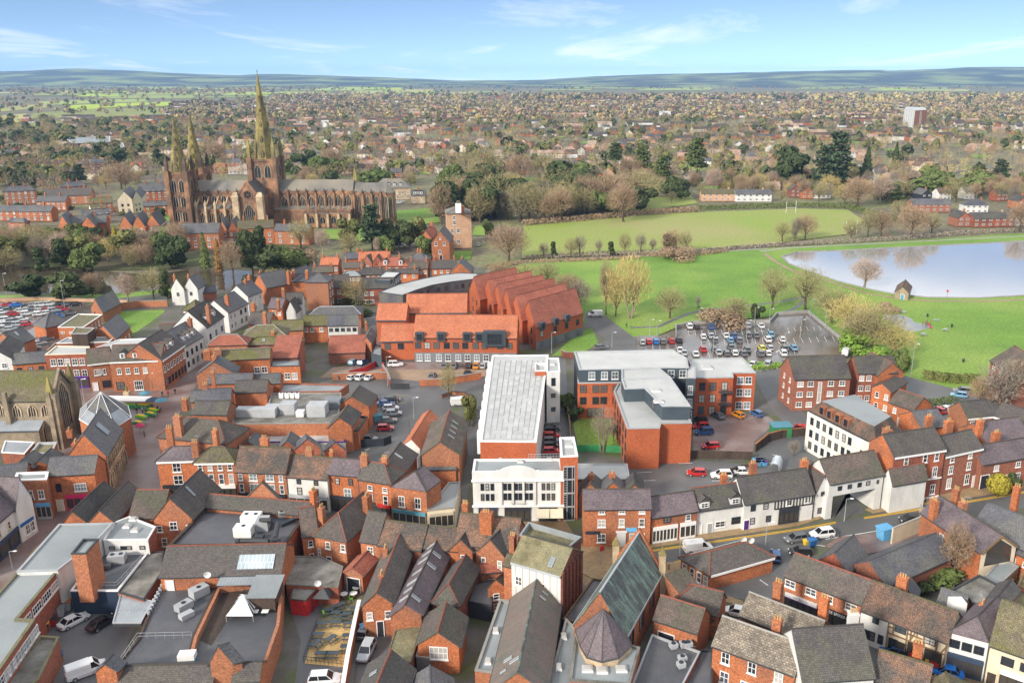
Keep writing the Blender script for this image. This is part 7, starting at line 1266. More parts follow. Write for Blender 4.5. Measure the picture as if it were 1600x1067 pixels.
def hedge(px,w_,h,lm,label,name='hedge',n=26,sz=.3,wave=.15):
 pts=[P(x,y,0)for x,y in px];m=MB(pts[0]);r=random.Random(len(px)*7+int(px[0][0]))
 for a,b in zip(pts,pts[1:]):
  d=b-a;L_=d.length;d=d/L_;nn=Vector((-d.y,d.x,0))
  for _ in range(int(L_*n*(w_+h)/3)):
   s=r.choice((-1,1,0));t=r.uniform(0,L_);hh=h*(1+wave*noise.noise((t*.3,a.x,0)))
   if s:p=a+d*t+nn*s*w_/2*r.uniform(.8,1.1)+Vector((0,0,r.uniform(0,hh)));nr=nn*s
   else:p=a+d*t+nn*r.uniform(-.5,.5)*w_+Vector((0,0,hh*r.uniform(.9,1.06)));nr=Vector((0,0,1))
   nr=(nr+rv(r,.4)).normalized();u=nr.orthogonal().normalized();v=nr.cross(u);k=sz*r.uniform(.6,1.2);m.poly([p-u*k-v*k*.7,p+u*k-v*k*.6,p+u*k*.8+v*k*.7,p-u*k*.7+v*k*.6])
 return tag(m.build(name,lm,uv=False),label,'hedge')
hedge([(760,418),(820,411),(900,408),(1000,404)],2.2,1.2,'twig_brown','low brown hedge along the park side of the causeway',n=14,sz=.35)
hedge([(820,405),(900,400),(1000,397),(1060,396),(1130,391),(1205,385),(1300,380),(1420,373),(1500,366),(1600,360)],2.4,1.5,'twig_grey','long dark hedge between playing field and causeway',n=12,sz=.4)
hedge([(1000,400),(1060,401),(1110,397),(1135,393)],2.5,1.2,'twig_brown','brown hedge at the field corner beside the thicket',n=14,sz=.35)
hedge([(818,352),(900,345),(1000,336),(1090,330)],5,2.6,'twig_brown','scrubby hedge along the top of the playing field',n=8,sz=.5)
hedge([(1090,328),(1170,325),(1250,323),(1320,324),(1350,332),(1400,345)],4,2.4,'leaf_mid','green garden hedge behind the rugby posts',n=9,sz=.45)
hedge([(1441,590),(1480,596),(1532,598)],3.0,2.0,'leaf_olive','thick clipped hedge beside the parkside road',n=30,sz=.3)
hedge([(1448,636),(1470,634),(1492,630)],2.2,1.8,'leaf_mid','clipped green hedge by the parked cars',n=30,sz=.25)
hedge([(1080,576),(1130,581),(1215,574)],2,1.0,'leaf_lime','low lime green hedge behind the apartment block',n=26,sz=.25)
hedge([(500,477),(545,475),(580,478)],2.0,1.8,'leaf_dark','dark hedge between tall brick house and slate hall',n=24,sz=.3)
hedge([(738,640),(736,655),(733,668)],2.0,3.0,'leaf_olive','overgrown hedge on the lane wall by the white van',n=26,sz=.3)
hedge([(668,413),(672,404),(676,398)],2.5,3.0,'leaf_dark','tall dark hedge below the villa',n=16,sz=.4)
# ========= suburb beyond
sb=random.Random(21)
def proto_house(kind,w_,d,he,pitch,wall,roof,nw,chim=True):
 T=thing('suburban_house','','house',(0,-520,-50));hw,hd=w_/2,d/2;zr=he+hd*math.tan(math.radians(pitch))if kind!='g' else he+hw*math.tan(math.radians(pitch))
 m=MB()
 if kind=='g':
  m.poly([(-hw,-hd,0),(hw,-hd,0),(hw,-hd,he),(0,-hd,zr),(-hw,-hd,he)]);m.poly([(hw,hd,0),(-hw,hd,0),(-hw,hd,he),(0,hd,zr),(hw,hd,he)]);m.poly([(hw,-hd,0),(hw,hd,0),(hw,hd,he),(hw,-hd,he)]);m.poly([(-hw,hd,0),(-hw,-hd,0),(-hw,-hd,he),(-hw,hd,he)])
 else:
  m.poly([(-hw,-hd,0),(hw,-hd,0),(hw,-hd,he),(-hw,-hd,he)]);m.poly([(hw,hd,0),(-hw,hd,0),(-hw,hd,he),(hw,hd,he)])
  g=kind=='x'
  m.poly([(hw,-hd,0),(hw,hd,0),(hw,hd,he)]+([(hw,0,zr)]if g else[])+[(hw,-hd,he)]);m.poly([(-hw,hd,0),(-hw,-hd,0),(-hw,-hd,he)]+([(-hw,0,zr)]if g else[])+[(-hw,hd,he)])
 m.v=[tuple(v)for v in m.v];m.build('wall',wall,T)
 r=MB();o=.3
 if kind=='g':
  for s in(-1,1):r.slab([Vector((s*(hw+o),-hd-o,he-.2)),Vector((s*(hw+o),hd+o,he-.2)),Vector((0,hd+o,zr+.1)),Vector((0,-hd-o,zr+.1))][::s],.15)
 else:
  k=hd if kind=='h' else-o
  for s in(-1,1):r.slab([Vector((-hw-o,s*(hd+o),he-.2)),Vector((hw+o,s*(hd+o),he-.2)),Vector((hw-k,0,zr+.1)),Vector((-hw+k,0,zr+.1))][::-s],.15)
  if kind=='h':
   for s in(-1,1):r.slab([Vector((s*(hw+o),hd+o,he-.2)),Vector((s*(hw+o),-hd-o,he-.2)),Vector((s*(hw-k),0,zr+.1))][::-s],.15)
 r.build('roof',roof,T)
 for i in range(nw):
  for z in((.9,3.5)if he>4 else(.9,)):
   fr_,gl,sm=win_mesh(1.6,1.2,'w');x=(i+.5)/nw*w_-hw;a=ob('window',fr_,T,(x,-hd,z));ob('pane',gl[0],a)
 if chim:
  c=MB();c.bx(hw*.55-.45,hw*.55+.45,-.4,.4,he,zr+1.1);c.build('chimney',wall if wall!='render_white' else 'brick_orange',T)
 note_kids(T);return T
SHP=[proto_house('x',9,8,5,36,'brick_orange','tile_brown',3),proto_house('g',7.5,10,5,40,'brick_orange','tile_red',2),proto_house('h',14,8.5,5.2,36,'brick_orange','tile_brown',4),proto_house('x',13,8,2.8,34,'brick_pale','tile_brown',4),proto_house('x',24,8.5,5,32,'brick_pale','tile_brown',6),proto_house('g',9,11,4.4,42,'render_white','slate',2)]
SUBL=['brick house with side gables','brick house with its gable to the front','wide hip roofed pair of houses','low bungalow','long terrace','pale gabled house']
WALLV=['brick_orange','brick_pale','brick_pale','brick_orange','render_white','render_cream','render_white','brick_pale'];ROOFV=['tile_brown','tile_sunlit_pink','tile_sunlit_tan','tile_dark','slate','tile_sunlit_pink','tile_sunlit_tan','tile_mottle']
HAND=[(2,935,290,.0,'brick_orange','tile_red','above the field wood'),(0,880,292,.05,'brick_orange','tile_red','pink roofed beside the field wood'),(0,912,293,.05,'brick_orange','tile_moss','mossy roofed beside the pink roofed house'),(1,880,302,.1,'brick_orange','tile_brown','in front of the pink roofed house'),(1,990,282,.1,'brick_red','slate','tall among the pines'),(0,1000,281,.1,'brick_orange','slate','beside the tall gable among the pines'),(4,1122,313,.0,'brick_pale','tile_moss','at the top of the rugby field'),(4,1175,314,.0,'render_white','slate','grey roofed at the top of the rugby field'),(1,1240,307,.0,'brick_red','tile_brown','white edged behind the rugby posts'),(1,1258,309,.0,'brick_orange','tile_brown','right of the white edged gable'),(3,1280,309,0,'render_white','slate','white, right of the rugby posts'),(5,1400,298,.2,'render_white','slate','large and white among trees'),(0,1445,296,.1,'brick_orange','tile_brown','orange beside the large white house'),(1,1440,314,.2,'paint_dark','slate','black clad above the lake'),(0,1470,312,.2,'render_white','tile_mottle','above the lake'),(0,1510,310,.2,'render_white','slate','white with dark roof above the lake'),(0,1560,313,.2,'brick_red','tile_dark','red at the far right above the lake'),(1,1590,325,.2,'brick_orange','tile_dark','orange at the right edge'),(4,1450,330,.0,'brick_red','slate','slate roofed club house by the lake'),(2,1520,332,.0,'render_white','slate','grey roofed behind the lakeside terrace'),(1,1498,352,.1,'brick_red','tile_dark','lakeside, first'),(4,1545,353,.1,'brick_red','tile_dark','lakeside with white panels'),(0,1582,351,.1,'render_white','tile_brown','lakeside, last'),(2,470,222,.0,'brick_orange','slate','behind the crossing tower'),(1,575,258,.4,'brick_orange','tile_dark','behind the choir roof'),(1,600,256,.2,'render_white','tile_dark','beside the gabled house behind the choir'),(1,640,258,.1,'brick_orange','tile_brown','white edged behind the palace'),(0,670,252,.0,'render_white','tile_moss','cream above the palace'),(0,620,278,.1,'brick_orange','slate','above the palace roof'),(5,705,258,.1,'render_white','lead','white with curved pale roof'),(2,370,262,.0,'brick_orange','slate','between the western and central spires'),(0,345,270,.1,'brick_orange','tile_red','behind the nave roof'),(4,160,262,.3,'brick_red','slate','behind the close'),(0,215,268,.1,'brick_orange','tile_red','behind the close trees'),(5,135,262,.2,'render_white','slate','with white gables left of the west spires')]
placed=[]
def ok_suburb(x,y):
 if x<260:return 186<y<283 and not(x<40 and y<240)
 if x<430:return 160<y<276
 if x<640:return y<278
 if x<880:return y<276
 if x<1100:return y<286
 return y<296
LINE='brick walled house of the suburb beyond the park'
for k,x,y,rz,wl,rf,where in HAND:
 p=P(x,y,0);o=copy_tree(SHP[k],p,rz,None,SUBL[k]+' '+where,'houses of the suburb',dict(wall=wl,roof=rf));placed.append(p)
cand=[]
for j in range(66):
 D=600+j*36*(1+j*.006)+sb.uniform(-6,6);half=1000*D/1350
 X=-half+sb.uniform(0,16);ang=sb.gauss(0,.25)
 while X<half*.98:
  p=Vector((X,D+sb.gauss(0,3),0));px=pj(p);X+=sb.uniform(12,24)*(1 if D<1200 else 2.0)
  if-20<px[0]<1620 and ok_suburb(*px)and px[1]>146 and sb.random()<(.62 if px[1]<215 else .50)and noise.noise((p.x*.004,p.y*.004,0))>-.28:
   if all((q-p).length>13 for q in placed[:40]):cand.append((px[1],p,ang))
cand.sort(key=lambda t:-t[0])
nind=262
for i,(yy,p,ang)in enumerate(cand[:nind]):
 k=sb.choice([0,0,1,1,2,3,3,4,5]);wl,rf=sb.choice(WALLV),sb.choice(ROOFV)
 where='left of the spires' if pj(p)[0]<270 else('behind the cathedral' if pj(p)[0]<720 else('above the playing field' if pj(p)[0]<1300 else 'above the lake'))
 copy_tree(SHP[k],p,ang+sb.choice((0,0,math.pi/2))*(k!=4),None,SUBL[k]+' in the suburb '+where,'houses of the suburb',dict(wall=wl,roof=rf))
fm=MB();MW=['brick_orange','brick_pale','render_white','render_cream','tile_brown','tile_sunlit_pink','tile_sunlit_tan','slate','tile_mottle']
for i,(yy,p,ang)in enumerate(cand[nind:]):
 w_=sb.choice((9,13,18,26)if p.y<1300 else(10,14,20,32));d=8.5;he=sb.choice((2.8,5,5.4));zr=he+3.0;wi=sb.choice((0,0,0,1,2,3));ri=sb.choice((4,4,5,8,8,7));a=ang+sb.choice((0,0,math.pi/2))*(w_<14);ca,sa=math.cos(a),math.sin(a)
 t=lambda x,y,z:Vector((p.x+x*ca-y*sa,p.y+x*sa+y*ca,z));hw,hd=w_/2,d/2
 fm.poly([t(-hw,-hd,0),t(hw,-hd,0),t(hw,-hd,he),t(-hw,-hd,he)],wi);fm.poly([t(hw,-hd,0),t(hw,hd,0),t(hw,hd,he),t(hw,0,zr),t(hw,-hd,he)],wi);fm.poly([t(-hw,hd,0),t(-hw,-hd,0),t(-hw,-hd,he),t(-hw,0,zr),t(-hw,hd,he)],wi)
 fm.poly([t(-hw-.3,-hd-.3,he-.2),t(hw+.3,-hd-.3,he-.2),t(hw+.3,0,zr),t(-hw-.3,0,zr)],ri);fm.poly([t(hw+.3,hd+.3,he-.2),t(-hw-.3,hd+.3,he-.2),t(-hw-.3,0,zr),t(hw+.3,0,zr)],ri)
tag(fm.build('distant_houses',MW,uv=False),'rows of far brick and white houses reaching to the woods','houses',None,'stuff')
T=flat('tall residential tower block with white and orange brick bands',[(1413,170.5),(1430,173),(1449,172),(1446,167.5),(1415,166.5)],27,0,'brick_orange','flat_grey','tile_brown',.5,.4,name='tower_block',cat='tower block',walls={0:'render_white'},wins=[W(5,[2,5,8,11,14,17,20,23],w_=1.8,h=1.4,st='d'),(1,[.45,.55],[1.5,4.5,7.5,10.5,13.5,16.5,19.5,22.5],2.2,2.4,'p')])
flat('white office slab in the far suburb',[(1030,178),(1048,178),(1048,174),(1030,174)],10,0,'render_white','flat_grey','paint_white',.4,.4,name='office_slab',cat='office',wins=[W(5,[2,5],w_=1.6,h=1.4,st='d')])
flat('long dark supermarket shed beyond the wooded bank',[(112,224),(172,222),(172,213),(100,214)],9,0,'timber_dark','flat_slate','paint_white',.4,.5,name='retail_shed',cat='warehouse')
flat('white roofed warehouse beyond the wooded bank',[(118,234),(195,230),(192,223),(140,225)],6,0,'render_white','flat_grey','paint_white',.3,.5,name='retail_shed',cat='warehouse')
kinds=['b0','b1','b2','b3','b4','b5','bi','e0','e1','e2','c0','c1','pi','ce'];wts=[9,9,8,9,6,8,4,2,3,3,2,2,1,1]
tc_=[]
for i in range(9000):
 D=560+2300*sb.random()**1.05;half=960*D/1350;p=Vector((sb.uniform(-half*1.0,half*.8),D,0));px=pj(p)
 if not(-15<px[0]<1615 and 141<px[1]<305):continue
 if px[1]>284 and 240<px[0]<640:continue
 if not ok_suburb(px[0],px[1]-12):continue
 tc_.append((px[1],p))
for i in range(70):
 x=sb.uniform(700,1620);y=sb.uniform(282,322)if x>1000 else sb.uniform(275,330)
 if 1000<x<1330 and y>318:continue
 tc_.append((y,P(x,y,0)))
tc_.sort(key=lambda t:-t[0])
cnt={}
for i,(yy,p)in enumerate(tc_[:230]):
 k=sb.choices(kinds,wts)[0]
 x=pj(p)[0];where='left of the spires' if x<270 else('beyond the cathedral' if x<720 else('in the gardens above the playing field' if x<1300 else 'in the gardens above the lake'))
 plant(BR[k],0,0,None,LBL[k]+' '+where,sb.uniform(.9,1.2),'trees of the suburb gardens',hm=PH1[BR[k].name]*sb.uniform(.65,1.1)*(.8 if k in('c0','pi','ce')else 1),world=p)
FM=['twig_olive','twig_brown','twig_gold','leaf_dark','leaf_mid','leaf_olive','twig_pink','twig_grey','bark']
def clump(m,p,r,h,mi,rr,n=22):
 for _ in range(n):
  d=rv(rr).normalized();q=p+Vector((d.x*r,d.y*r,h*.58+d.z*h*.40));nr=(d+rv(rr,.4)).normalized();u=nr.orthogonal().normalized();v=nr.cross(u);s=r*rr.uniform(.35,.6);m.poly([q-u*s-v*s*.7,q+u*s-v*s*.6,q+u*s*.7+v*s*.8,q-u*s*.8+v*s*.6],mi)
wm_=MB()
def twiggy(m,p,r,h,mi,rr,n):
 for _ in range(n):
  d=rv(rr).normalized();k=rr.random()**.4;q=p+Vector((d.x*r*k,d.y*r*k,h*.56+d.z*h*.42*k));e=(d*.6+Vector((0,0,.4))+rv(rr,.4)).normalized();wv=e.orthogonal().normalized()*rr.uniform(.12,.24);m.poly([q-wv,q+wv,q+e*rr.uniform(1.0,2.0)],mi)
 m.tube(p,p+Vector((0,0,h*.5)),.22,.1,3,8)
for yy,p in tc_[230:]:
 mi=sb.choice((0,0,1,1,2,2,3,5,7,7,1,0));h_=sb.uniform(7,13)
 if mi in(3,4,5)or yy<190:clump(wm_,p,sb.uniform(3.0,5.0),h_,mi,sb,40 if yy>190 else 20)
 else:twiggy(wm_,p,sb.uniform(3,5),h_,mi,sb,150)
def belt(x0,x1,y0,y1,n,h,mis):
 for _ in range(n):
  p=P(sb.uniform(x0,x1),sb.uniform(y0,y1),0);mi=sb.choice(mis)
  if y0>180 and mi not in(3,4,5):twiggy(wm_,p,h*sb.uniform(.35,.5),h*sb.uniform(.8,1.2),mi,sb,150)
  else:clump(wm_,p,h*sb.uniform(.4,.6),h*sb.uniform(.8,1.2),mi,sb,16 if y0<180 else 40)
belt(820,1260,150,158,420,15,(3,3,1,2,1,0));belt(1260,1640,148,162,420,14,(2,2,0,1,3));belt(430,820,148,160,330,14,(0,1,2,7,3));belt(-20,430,140,148,300,14,(0,7,1,3));belt(-20,280,148,180,130,11,(0,7,3,1));belt(-20,300,188,230,300,11,(0,7,1,0,2,1,3,5));belt(290,440,150,190,200,11,(0,1,3,7));belt(-20,1640,128,141,900,13,(0,7,1,3,7));belt(0,900,134,150,200,12,(0,3,1));belt(-20,110,230,300,120,10,(0,1,7,3));belt(100,260,232,262,60,10,(0,1,3))
tag(wm_.build('distant_woodland',FM,uv=False),'bare woods and evergreen belts spreading to the far hills','woodland',None,'stuff')
# ========= vehicles
HAZE=6e-5
CARC=dict(white=(.72,.72,.71),silver=(.42,.44,.46),grey=(.14,.15,.16),black=(.018,.018,.020),red=(.50,.018,.02),blue=(.03,.10,.26),paleblue=(.16,.36,.52),orange=(.72,.26,.02),yellow=(.66,.62,.08),green=(.05,.10,.08),brightblue=(.015,.18,.62))
for k,c in CARC.items():
 m=bpy.data.materials.new('car_'+k);m.use_nodes=True;b=m.node_tree.nodes['Principled BSDF'];b.inputs['Base Color'].default_value=(*c,1);b.inputs['Roughness'].default_value=.28;b.inputs['Specular IOR Level'].default_value=.5;b.inputs['Coat Weight'].default_value=.6;b.inputs['Coat Roughness'].default_value=.05;MATS['car_'+k]=m
def loft(m,rings,cap=True):
 k=len(rings[0])
 for A_,B_ in zip(rings,rings[1:]):
  for i in range(k):m.poly([A_[i],A_[(i+1)%k],B_[(i+1)%k],B_[i]])
 if cap:m.poly(rings[0][::-1]);m.poly(rings[-1])
def car_proto(name,L_,W_,Hh,belt,roof0,roof1,base0,base1,van=False):
 T=thing(name,'','car',(0,-540,-50));s=L_/4.3;hw=W_/2
 st=[(-L_/2,.80,.42,belt-.12),(-L_/2+.18,.96,.28,belt),(-.9*s,1.0,.24,belt),(.7*s,1.0,.24,belt),(L_/2-.75*s,.97,.26,belt-.07),(L_/2-.2,.88,.30,belt-.24),(L_/2,.72,.38,belt-.36)]
 m=MB();rings=[]
 for x,w_,zb,zt in st:
  a=hw*w_;zm=zb+(zt-zb)*.55;rings.append([Vector(p)for p in((x,-a*.92,zb),(x,-a,zm),(x,-a*.93,zt),(x,a*.93,zt),(x,a,zm),(x,a*.92,zb))])
 loft(m,rings)
 ro=[Vector(p)for p in((roof0,-hw*.72,Hh),(roof1,-hw*.72,Hh-.03),(roof1,hw*.72,Hh-.03),(roof0,hw*.72,Hh))]
 ba=[Vector(p)for p in((base0,-hw*.92,belt-.02),(base1,-hw*.90,belt-.04),(base1,hw*.90,belt-.04),(base0,hw*.92,belt-.02))]
 m.hexa([p-Vector((0,0,.06))for p in ro],[p+Vector((0,0,.02))for p in ro])
 for i in range(4):m.tube(ba[i],ro[i]-Vector((0,0,.03)),.06,.05,4)
 for u in(.45,):
  for sd in(0,1):
   A_=ba[0].lerp(ba[1],u)if sd==0 else ba[3].lerp(ba[2],u);B_=ro[0].lerp(ro[1],u)if sd==0 else ro[3].lerp(ro[2],u);m.tube(A_,B_,.06,.05,4)
 m.build('body','car_white',T,uv=False)
 g=MB();i_=[p.lerp(Vector((p.x*.97,p.y*.97,p.z)),1)for p in ba]
 g.hexa(i_,[Vector((p.x,p.y*.98,p.z-.05))for p in ro],0,False,False);g.build('glazing','car_glass',T,uv=False)
 if 'W' not in CARW:
  tm=MB()
  for k in range(12):
   a,b=k*math.pi/6,(k+1)*math.pi/6;f=lambda t,r,y:Vector((r*math.cos(t),y,r*math.sin(t)))
   tm.poly([f(a,.32,-.11),f(b,.32,-.11),f(b,.32,.11),f(a,.32,.11)]);tm.poly([f(a,.2,-.115),f(b,.2,-.115),f(b,.32,-.11),f(a,.32,-.11)]);tm.poly([f(a,.2,.115),f(a,.32,.11),f(b,.32,.11),f(b,.2,.115)])
  rm=MB();rm.poly([Vector((.2*math.cos(k*math.pi/6),-.10,.2*math.sin(k*math.pi/6)))for k in range(12)]);rm.poly([Vector((.2*math.cos(-k*math.pi/6),.10,.2*math.sin(-k*math.pi/6)))for k in range(12)])
  CARW['W']=(tm.mesh('wheel',['tyre'],uv=False),rm.mesh('rim',['rim'],uv=False))
  hm_=MB();hm_.bx(-.12,.04,-.18,.18,-.08,.08);CARW['H']=hm_.mesh('headlight',['lamp_clear'],uv=False);CARW['T']=hm_.mesh('tail_light',['lamp_red'],uv=False)
 for x in(-L_*.31,L_*.31):
  for y in(-hw+.08,hw-.08):w_=ob('wheel',CARW['W'][0],T,(x,y,.32));ob('rim',CARW['W'][1],w_)
 for y in(-hw*.68,hw*.68):
  ob('headlight',CARW['H'],T,(L_/2-.08,y,belt-.30));ob('tail_light',CARW['T'],T,(-L_/2+.12,y,belt-.16))
 note_kids(T);CARP.append(T);return T
CARW={};CARP=[]
HATCH=car_proto('hatchback_car',4.1,1.78,1.48,.92,-1.65,.35,-1.98,1.15);SALOON=car_proto('saloon_car',4.6,1.82,1.44,.90,-1.1,.35,-1.75,1.2);SUV=car_proto('sport_utility_car',4.5,1.9,1.70,1.05,-1.8,.4,-2.15,1.15);VAN=car_proto('panel_van',5.2,2.0,2.05,1.15,-2.4,1.0,-2.55,1.75)
vm=MB();vm.bx(-2.5,.55,-.935,.935,1.05,1.98);vme=vm.mesh('side_panel',['car_white'],uv=False);ob('side_panel',vme,VAN);KIDS[VAN.name]=list(VAN.children)
ORD=['first','second','third','fourth','fifth','sixth','seventh','eighth','ninth','tenth','eleventh','twelfth','thirteenth']
cr2=random.Random(4);CKIND=dict(h=HATCH,s=SALOON,u=SUV,v=VAN);CN=dict(h='hatchback',s='saloon car',u='tall car',v='van')
COLN=dict(paleblue='pale blue',brightblue='bright blue',silver='silver',grey='dark grey')
ALLC=[]
def car(x,y,col,hd,where,kind=None,z=0.0):
 kind=kind or cr2.choice('hhsu');p=P(x,y,z);ALLC.append(p)
 lb=COLN.get(col,col)+' '+CN[kind]+' '+where
 copy_tree(CKIND[kind],p,math.radians(hd+cr2.uniform(-3,3)),None,lb,'parked cars',dict(body='car_'+col,side_panel='car_'+col))
def row(pts,where,hd):
 for i,(x,y,c,*k)in enumerate(sorted(pts)):car(x,y,c,hd,ORD[i]+' from left, '+where.replace('the ','',1),*(k or()))
cp=lambda l,ox,oy,s:[(ox+a/s,oy+b/s,*r)for a,b,*r in l]
row(cp([(145,172,'white','u'),(205,176,'black'),(325,176,'blue'),(435,168,'grey','u'),(625,166,'silver'),(740,166,'white','s')],1050,480,5.333),'the back row of the long car park',92)
row(cp([(260,258,'white'),(325,250,'silver'),(355,286,'grey'),(450,248,'white'),(518,250,'blue'),(485,286,'paleblue'),(558,290,'grey','u'),(630,246,'grey','u'),(700,246,'grey'),(820,242,'paleblue'),(797,282,'white','u'),(918,280,'white')],1050,480,5.333),'the middle rows of the long car park',88)
row(cp([(65,368,'white'),(100,392,'silver'),(258,364,'red'),(355,364,'grey'),(195,402,'white'),(385,388,'silver'),(490,346,'grey'),(522,394,'white'),(455,398,'grey'),(595,398,'grey','s'),(625,366,'grey')],1050,480,5.333),'the near rows of the long car park',90)
row(cp([(745,352,'yellow'),(815,352,'silver'),(735,400,'grey'),(800,396,'white'),(940,354,'grey'),(925,396,'white'),(1012,350,'paleblue')],1050,480,5.333),'the right cluster of the long car park',90)
row(cp([(675,488,'white','s'),(805,488,'silver','u'),(1450,392,'white','v')],1050,480,5.333),'the nearest bays of the long car park',60)
row([(1004,537,'silver'),(1014,536,'red'),(1025,536,'brightblue'),(1036,536,'grey'),(1049,535,'red'),(1061,534,'black')],'the side bays of the long car park',90)
row(cp([(100,305,'red'),(205,308,'brightblue','s'),(440,306,'silver'),(520,308,'white'),(620,300,'white','u'),(770,300,'black'),(850,303,'grey'),(950,300,'black')],0,440,8),'the far row of the pool car park',30)
row(cp([(20,370,'blue'),(30,400,'white'),(110,378,'green','u'),(170,420,'red'),(260,382,'white','s'),(340,370,'white'),(345,418,'white'),(430,385,'grey'),(510,380,'white'),(490,425,'white')],0,440,8),'the second row of the pool car park',28)
row(cp([(600,374,'red'),(605,408,'white'),(680,380,'silver'),(690,420,'grey'),(780,366,'red'),(770,412,'blue'),(725,455,'brightblue'),(860,414,'grey','s')],0,440,8),'the right rows of the pool car park',30)
row(cp([(90,495,'white'),(60,560,'white','u'),(165,520,'grey'),(275,490,'white'),(160,556,'grey'),(240,555,'silver'),(345,550,'red'),(140,612,'silver')],0,440,8),'the near row of the pool car park',26)
row(cp([(420,852,'silver'),(485,792,'silver','s'),(575,738,'grey'),(665,672,'grey')],0,440,8),'the narrow passage beside the brick shops',40)
for i,(a,b,c,k)in enumerate([(870,520,'black','h'),(815,550,'blue','s'),(858,588,'white','h'),(880,632,'silver','h'),(830,692,'grey','s'),(812,755,'red','h')]):car(450+a/5.333,530+b/5.333,c,8,ORD[i]+' from the top of the car yard row',k)
car(575,690,'grey',6,'beside the red bins in the car yard','u');car(582,627,'red',75,'half hidden beside the dark gabled range','h')
row(cp([(440,322,'grey'),(545,330,'white'),(615,330,'white'),(690,330,'white')],450,530,5.333),'the walled bays below the red garage',65)
row(cp([(545,205,'paleblue','h'),(622,208,'blue','h')],450,530,5.333),'the bays by the red tiled garage',75);car(618,572,'white',8,'crossing the forecourt','u')
row(cp([(1310,235,'grey'),(1385,235,'grey'),(1505,235,'black'),(1570,235,'orange'),(1630,235,'silver')],450,530,5.333),'the forecourt bays of the retirement home',85)
row(cp([(1205,318,'grey'),(1495,300,'black')],450,530,5.333),'the forecourt by the low brick wall',85);car(720,632,'white',20,'behind the curved railing','v');car(646,716,'black',15,'in the passage behind the blue shop','h')
car(860,672,'black',5,'in the narrow yard below the white tower','s')
for i,(y,c)in enumerate(((684,'red'),(692,'grey'),(700,'black'),(708,'red'))):car(862,y,c,4,ORD[i]+' of the tight column beside the glazed stair tower','h')
row([(1121,652,'grey','s'),(1152,651,'orange','h'),(1182,649,'blue','h')],'the back bays of the residents car park',118)
for i,(x,y,c,k)in enumerate(((1092,660,'black','h'),(1095,669,'red','h'),(1100,678,'blue','u'),(1110,700,'red','h'))):car(x,y,c,185,ORD[i]+' from the top beside the orange apartment wall',k)
car(1249,672,'red',150,'on the side road by the white office','h')
car(1088,742,'red',175,'in the rear car park','h');car(1127,746,'white',178,'in the rear car park beside the fence','u');car(1161,740,'white',5,'in the rear car park by the chimney','s');car(1318,743,'silver',30,'in the shelter beside the white office','s')
car(1243,845,'grey',196,'driving along the street','h');car(1284,838,'white',190,'driving behind the grey hatchback','u');car(1250,866,'black',175,'at the junction by the island shop','h');car(1090,860,'white',12,'behind the island shop ridge','v');car(1212,872,'blue',80,'beside the island shop','h');car(1422,815,'black',185,'by the brick house on the street','h')
car(116,974,'white',60,'in the delivery yard','s');car(160,977,'black',62,'in the delivery yard beside the canopy','s');car(136,1052,'white',38,'at the foot of the brick turret','v')
car(573,1022,'silver',262,'in the bin yard','u');car(508,1066,'white',5,'entering at the lower edge','u');car(571,990,'grey',85,'behind the silver tall car','h')
car(1396,1022,'blue',155,'parked by the timber framed shop','h');car(1478,1054,'brightblue',158,'parked by the navy shop','s');car(1150,960,'white',160,'beside the brown side roof','h')
row([(1503,614,'grey','u'),(1498,620,'paleblue','h')],'the parkside road',160);row([(1466,644,'red','h'),(1476,642,'white','h'),(1494,640,'silver','h')],'the court behind the stepped flats',110)
car(930,494,'white',185,'at the park entrance','v');car(940,545,'grey',10,'on the entrance road','h');car(565,475,'white',60,'behind the red brick flats','h');car(576,474,'black',60,'behind the red brick flats','h');car(271,592,'black',30,'at the head of the lane','s')
row([(606,384,'silver','h'),(624,382,'red','h'),(628,386,'white','h')],'the trees below the cedar',10);row([(622,318,'white'),(628,316,'silver'),(612,320,'silver')],'the palace courtyard',10);car(748,384,'white',80,'before the white garage of the close','h')
# ========= people
def person_mesh():
 me=bpy.data.meshes.new('person');vts=[(0,0,.95),(0,0,1.15),(0,0,1.38),(0,0,1.5),(0,.01,1.62),(0,.02,1.74),(.10,0,.9),(.12,.05,.5),(.12,.0,.08),(.12,.14,.04),(-.10,0,.9),(-.11,-.06,.5),(-.12,-.14,.10),(-.12,.0,.05),(.2,0,1.40),(.27,-.04,1.12),(.26,.06,.88),(.26,.1,.80),(-.2,0,1.40),(-.27,.04,1.12),(-.26,.1,.88),(-.26,.12,.80)]
 ed=[(0,1),(1,2),(2,3),(3,4),(4,5),(0,6),(6,7),(7,8),(8,9),(0,10),(10,11),(11,12),(12,13),(2,14),(14,15),(15,16),(16,17),(2,18),(18,19),(19,20),(20,21)]
 ra=[.15,.15,.16,.07,.10,.085,.10,.07,.05,.045,.10,.07,.05,.045,.085,.06,.045,.04,.085,.06,.045,.04]
 me.from_pydata(vts,ed,[]);o=bpy.data.objects.new('tmp',me);C.objects.link(o);sm=o.modifiers.new('skin','SKIN');sk=me.skin_vertices[0]if me.skin_vertices else None
 if sk is None:return None,o
 for i,r_ in enumerate(ra):sk.data[i].radius=(r_,r_*.8);sk.data[i].use_root=(i==0)
 ss=o.modifiers.new('sub','SUBSURF');ss.levels=1;ss.render_levels=1
 dg=bpy.context.evaluated_depsgraph_get();out=bpy.data.meshes.new_from_object(o.evaluated_get(dg));bpy.data.objects.remove(o);out.name='person';return out,None
pmesh,_o=person_mesh()
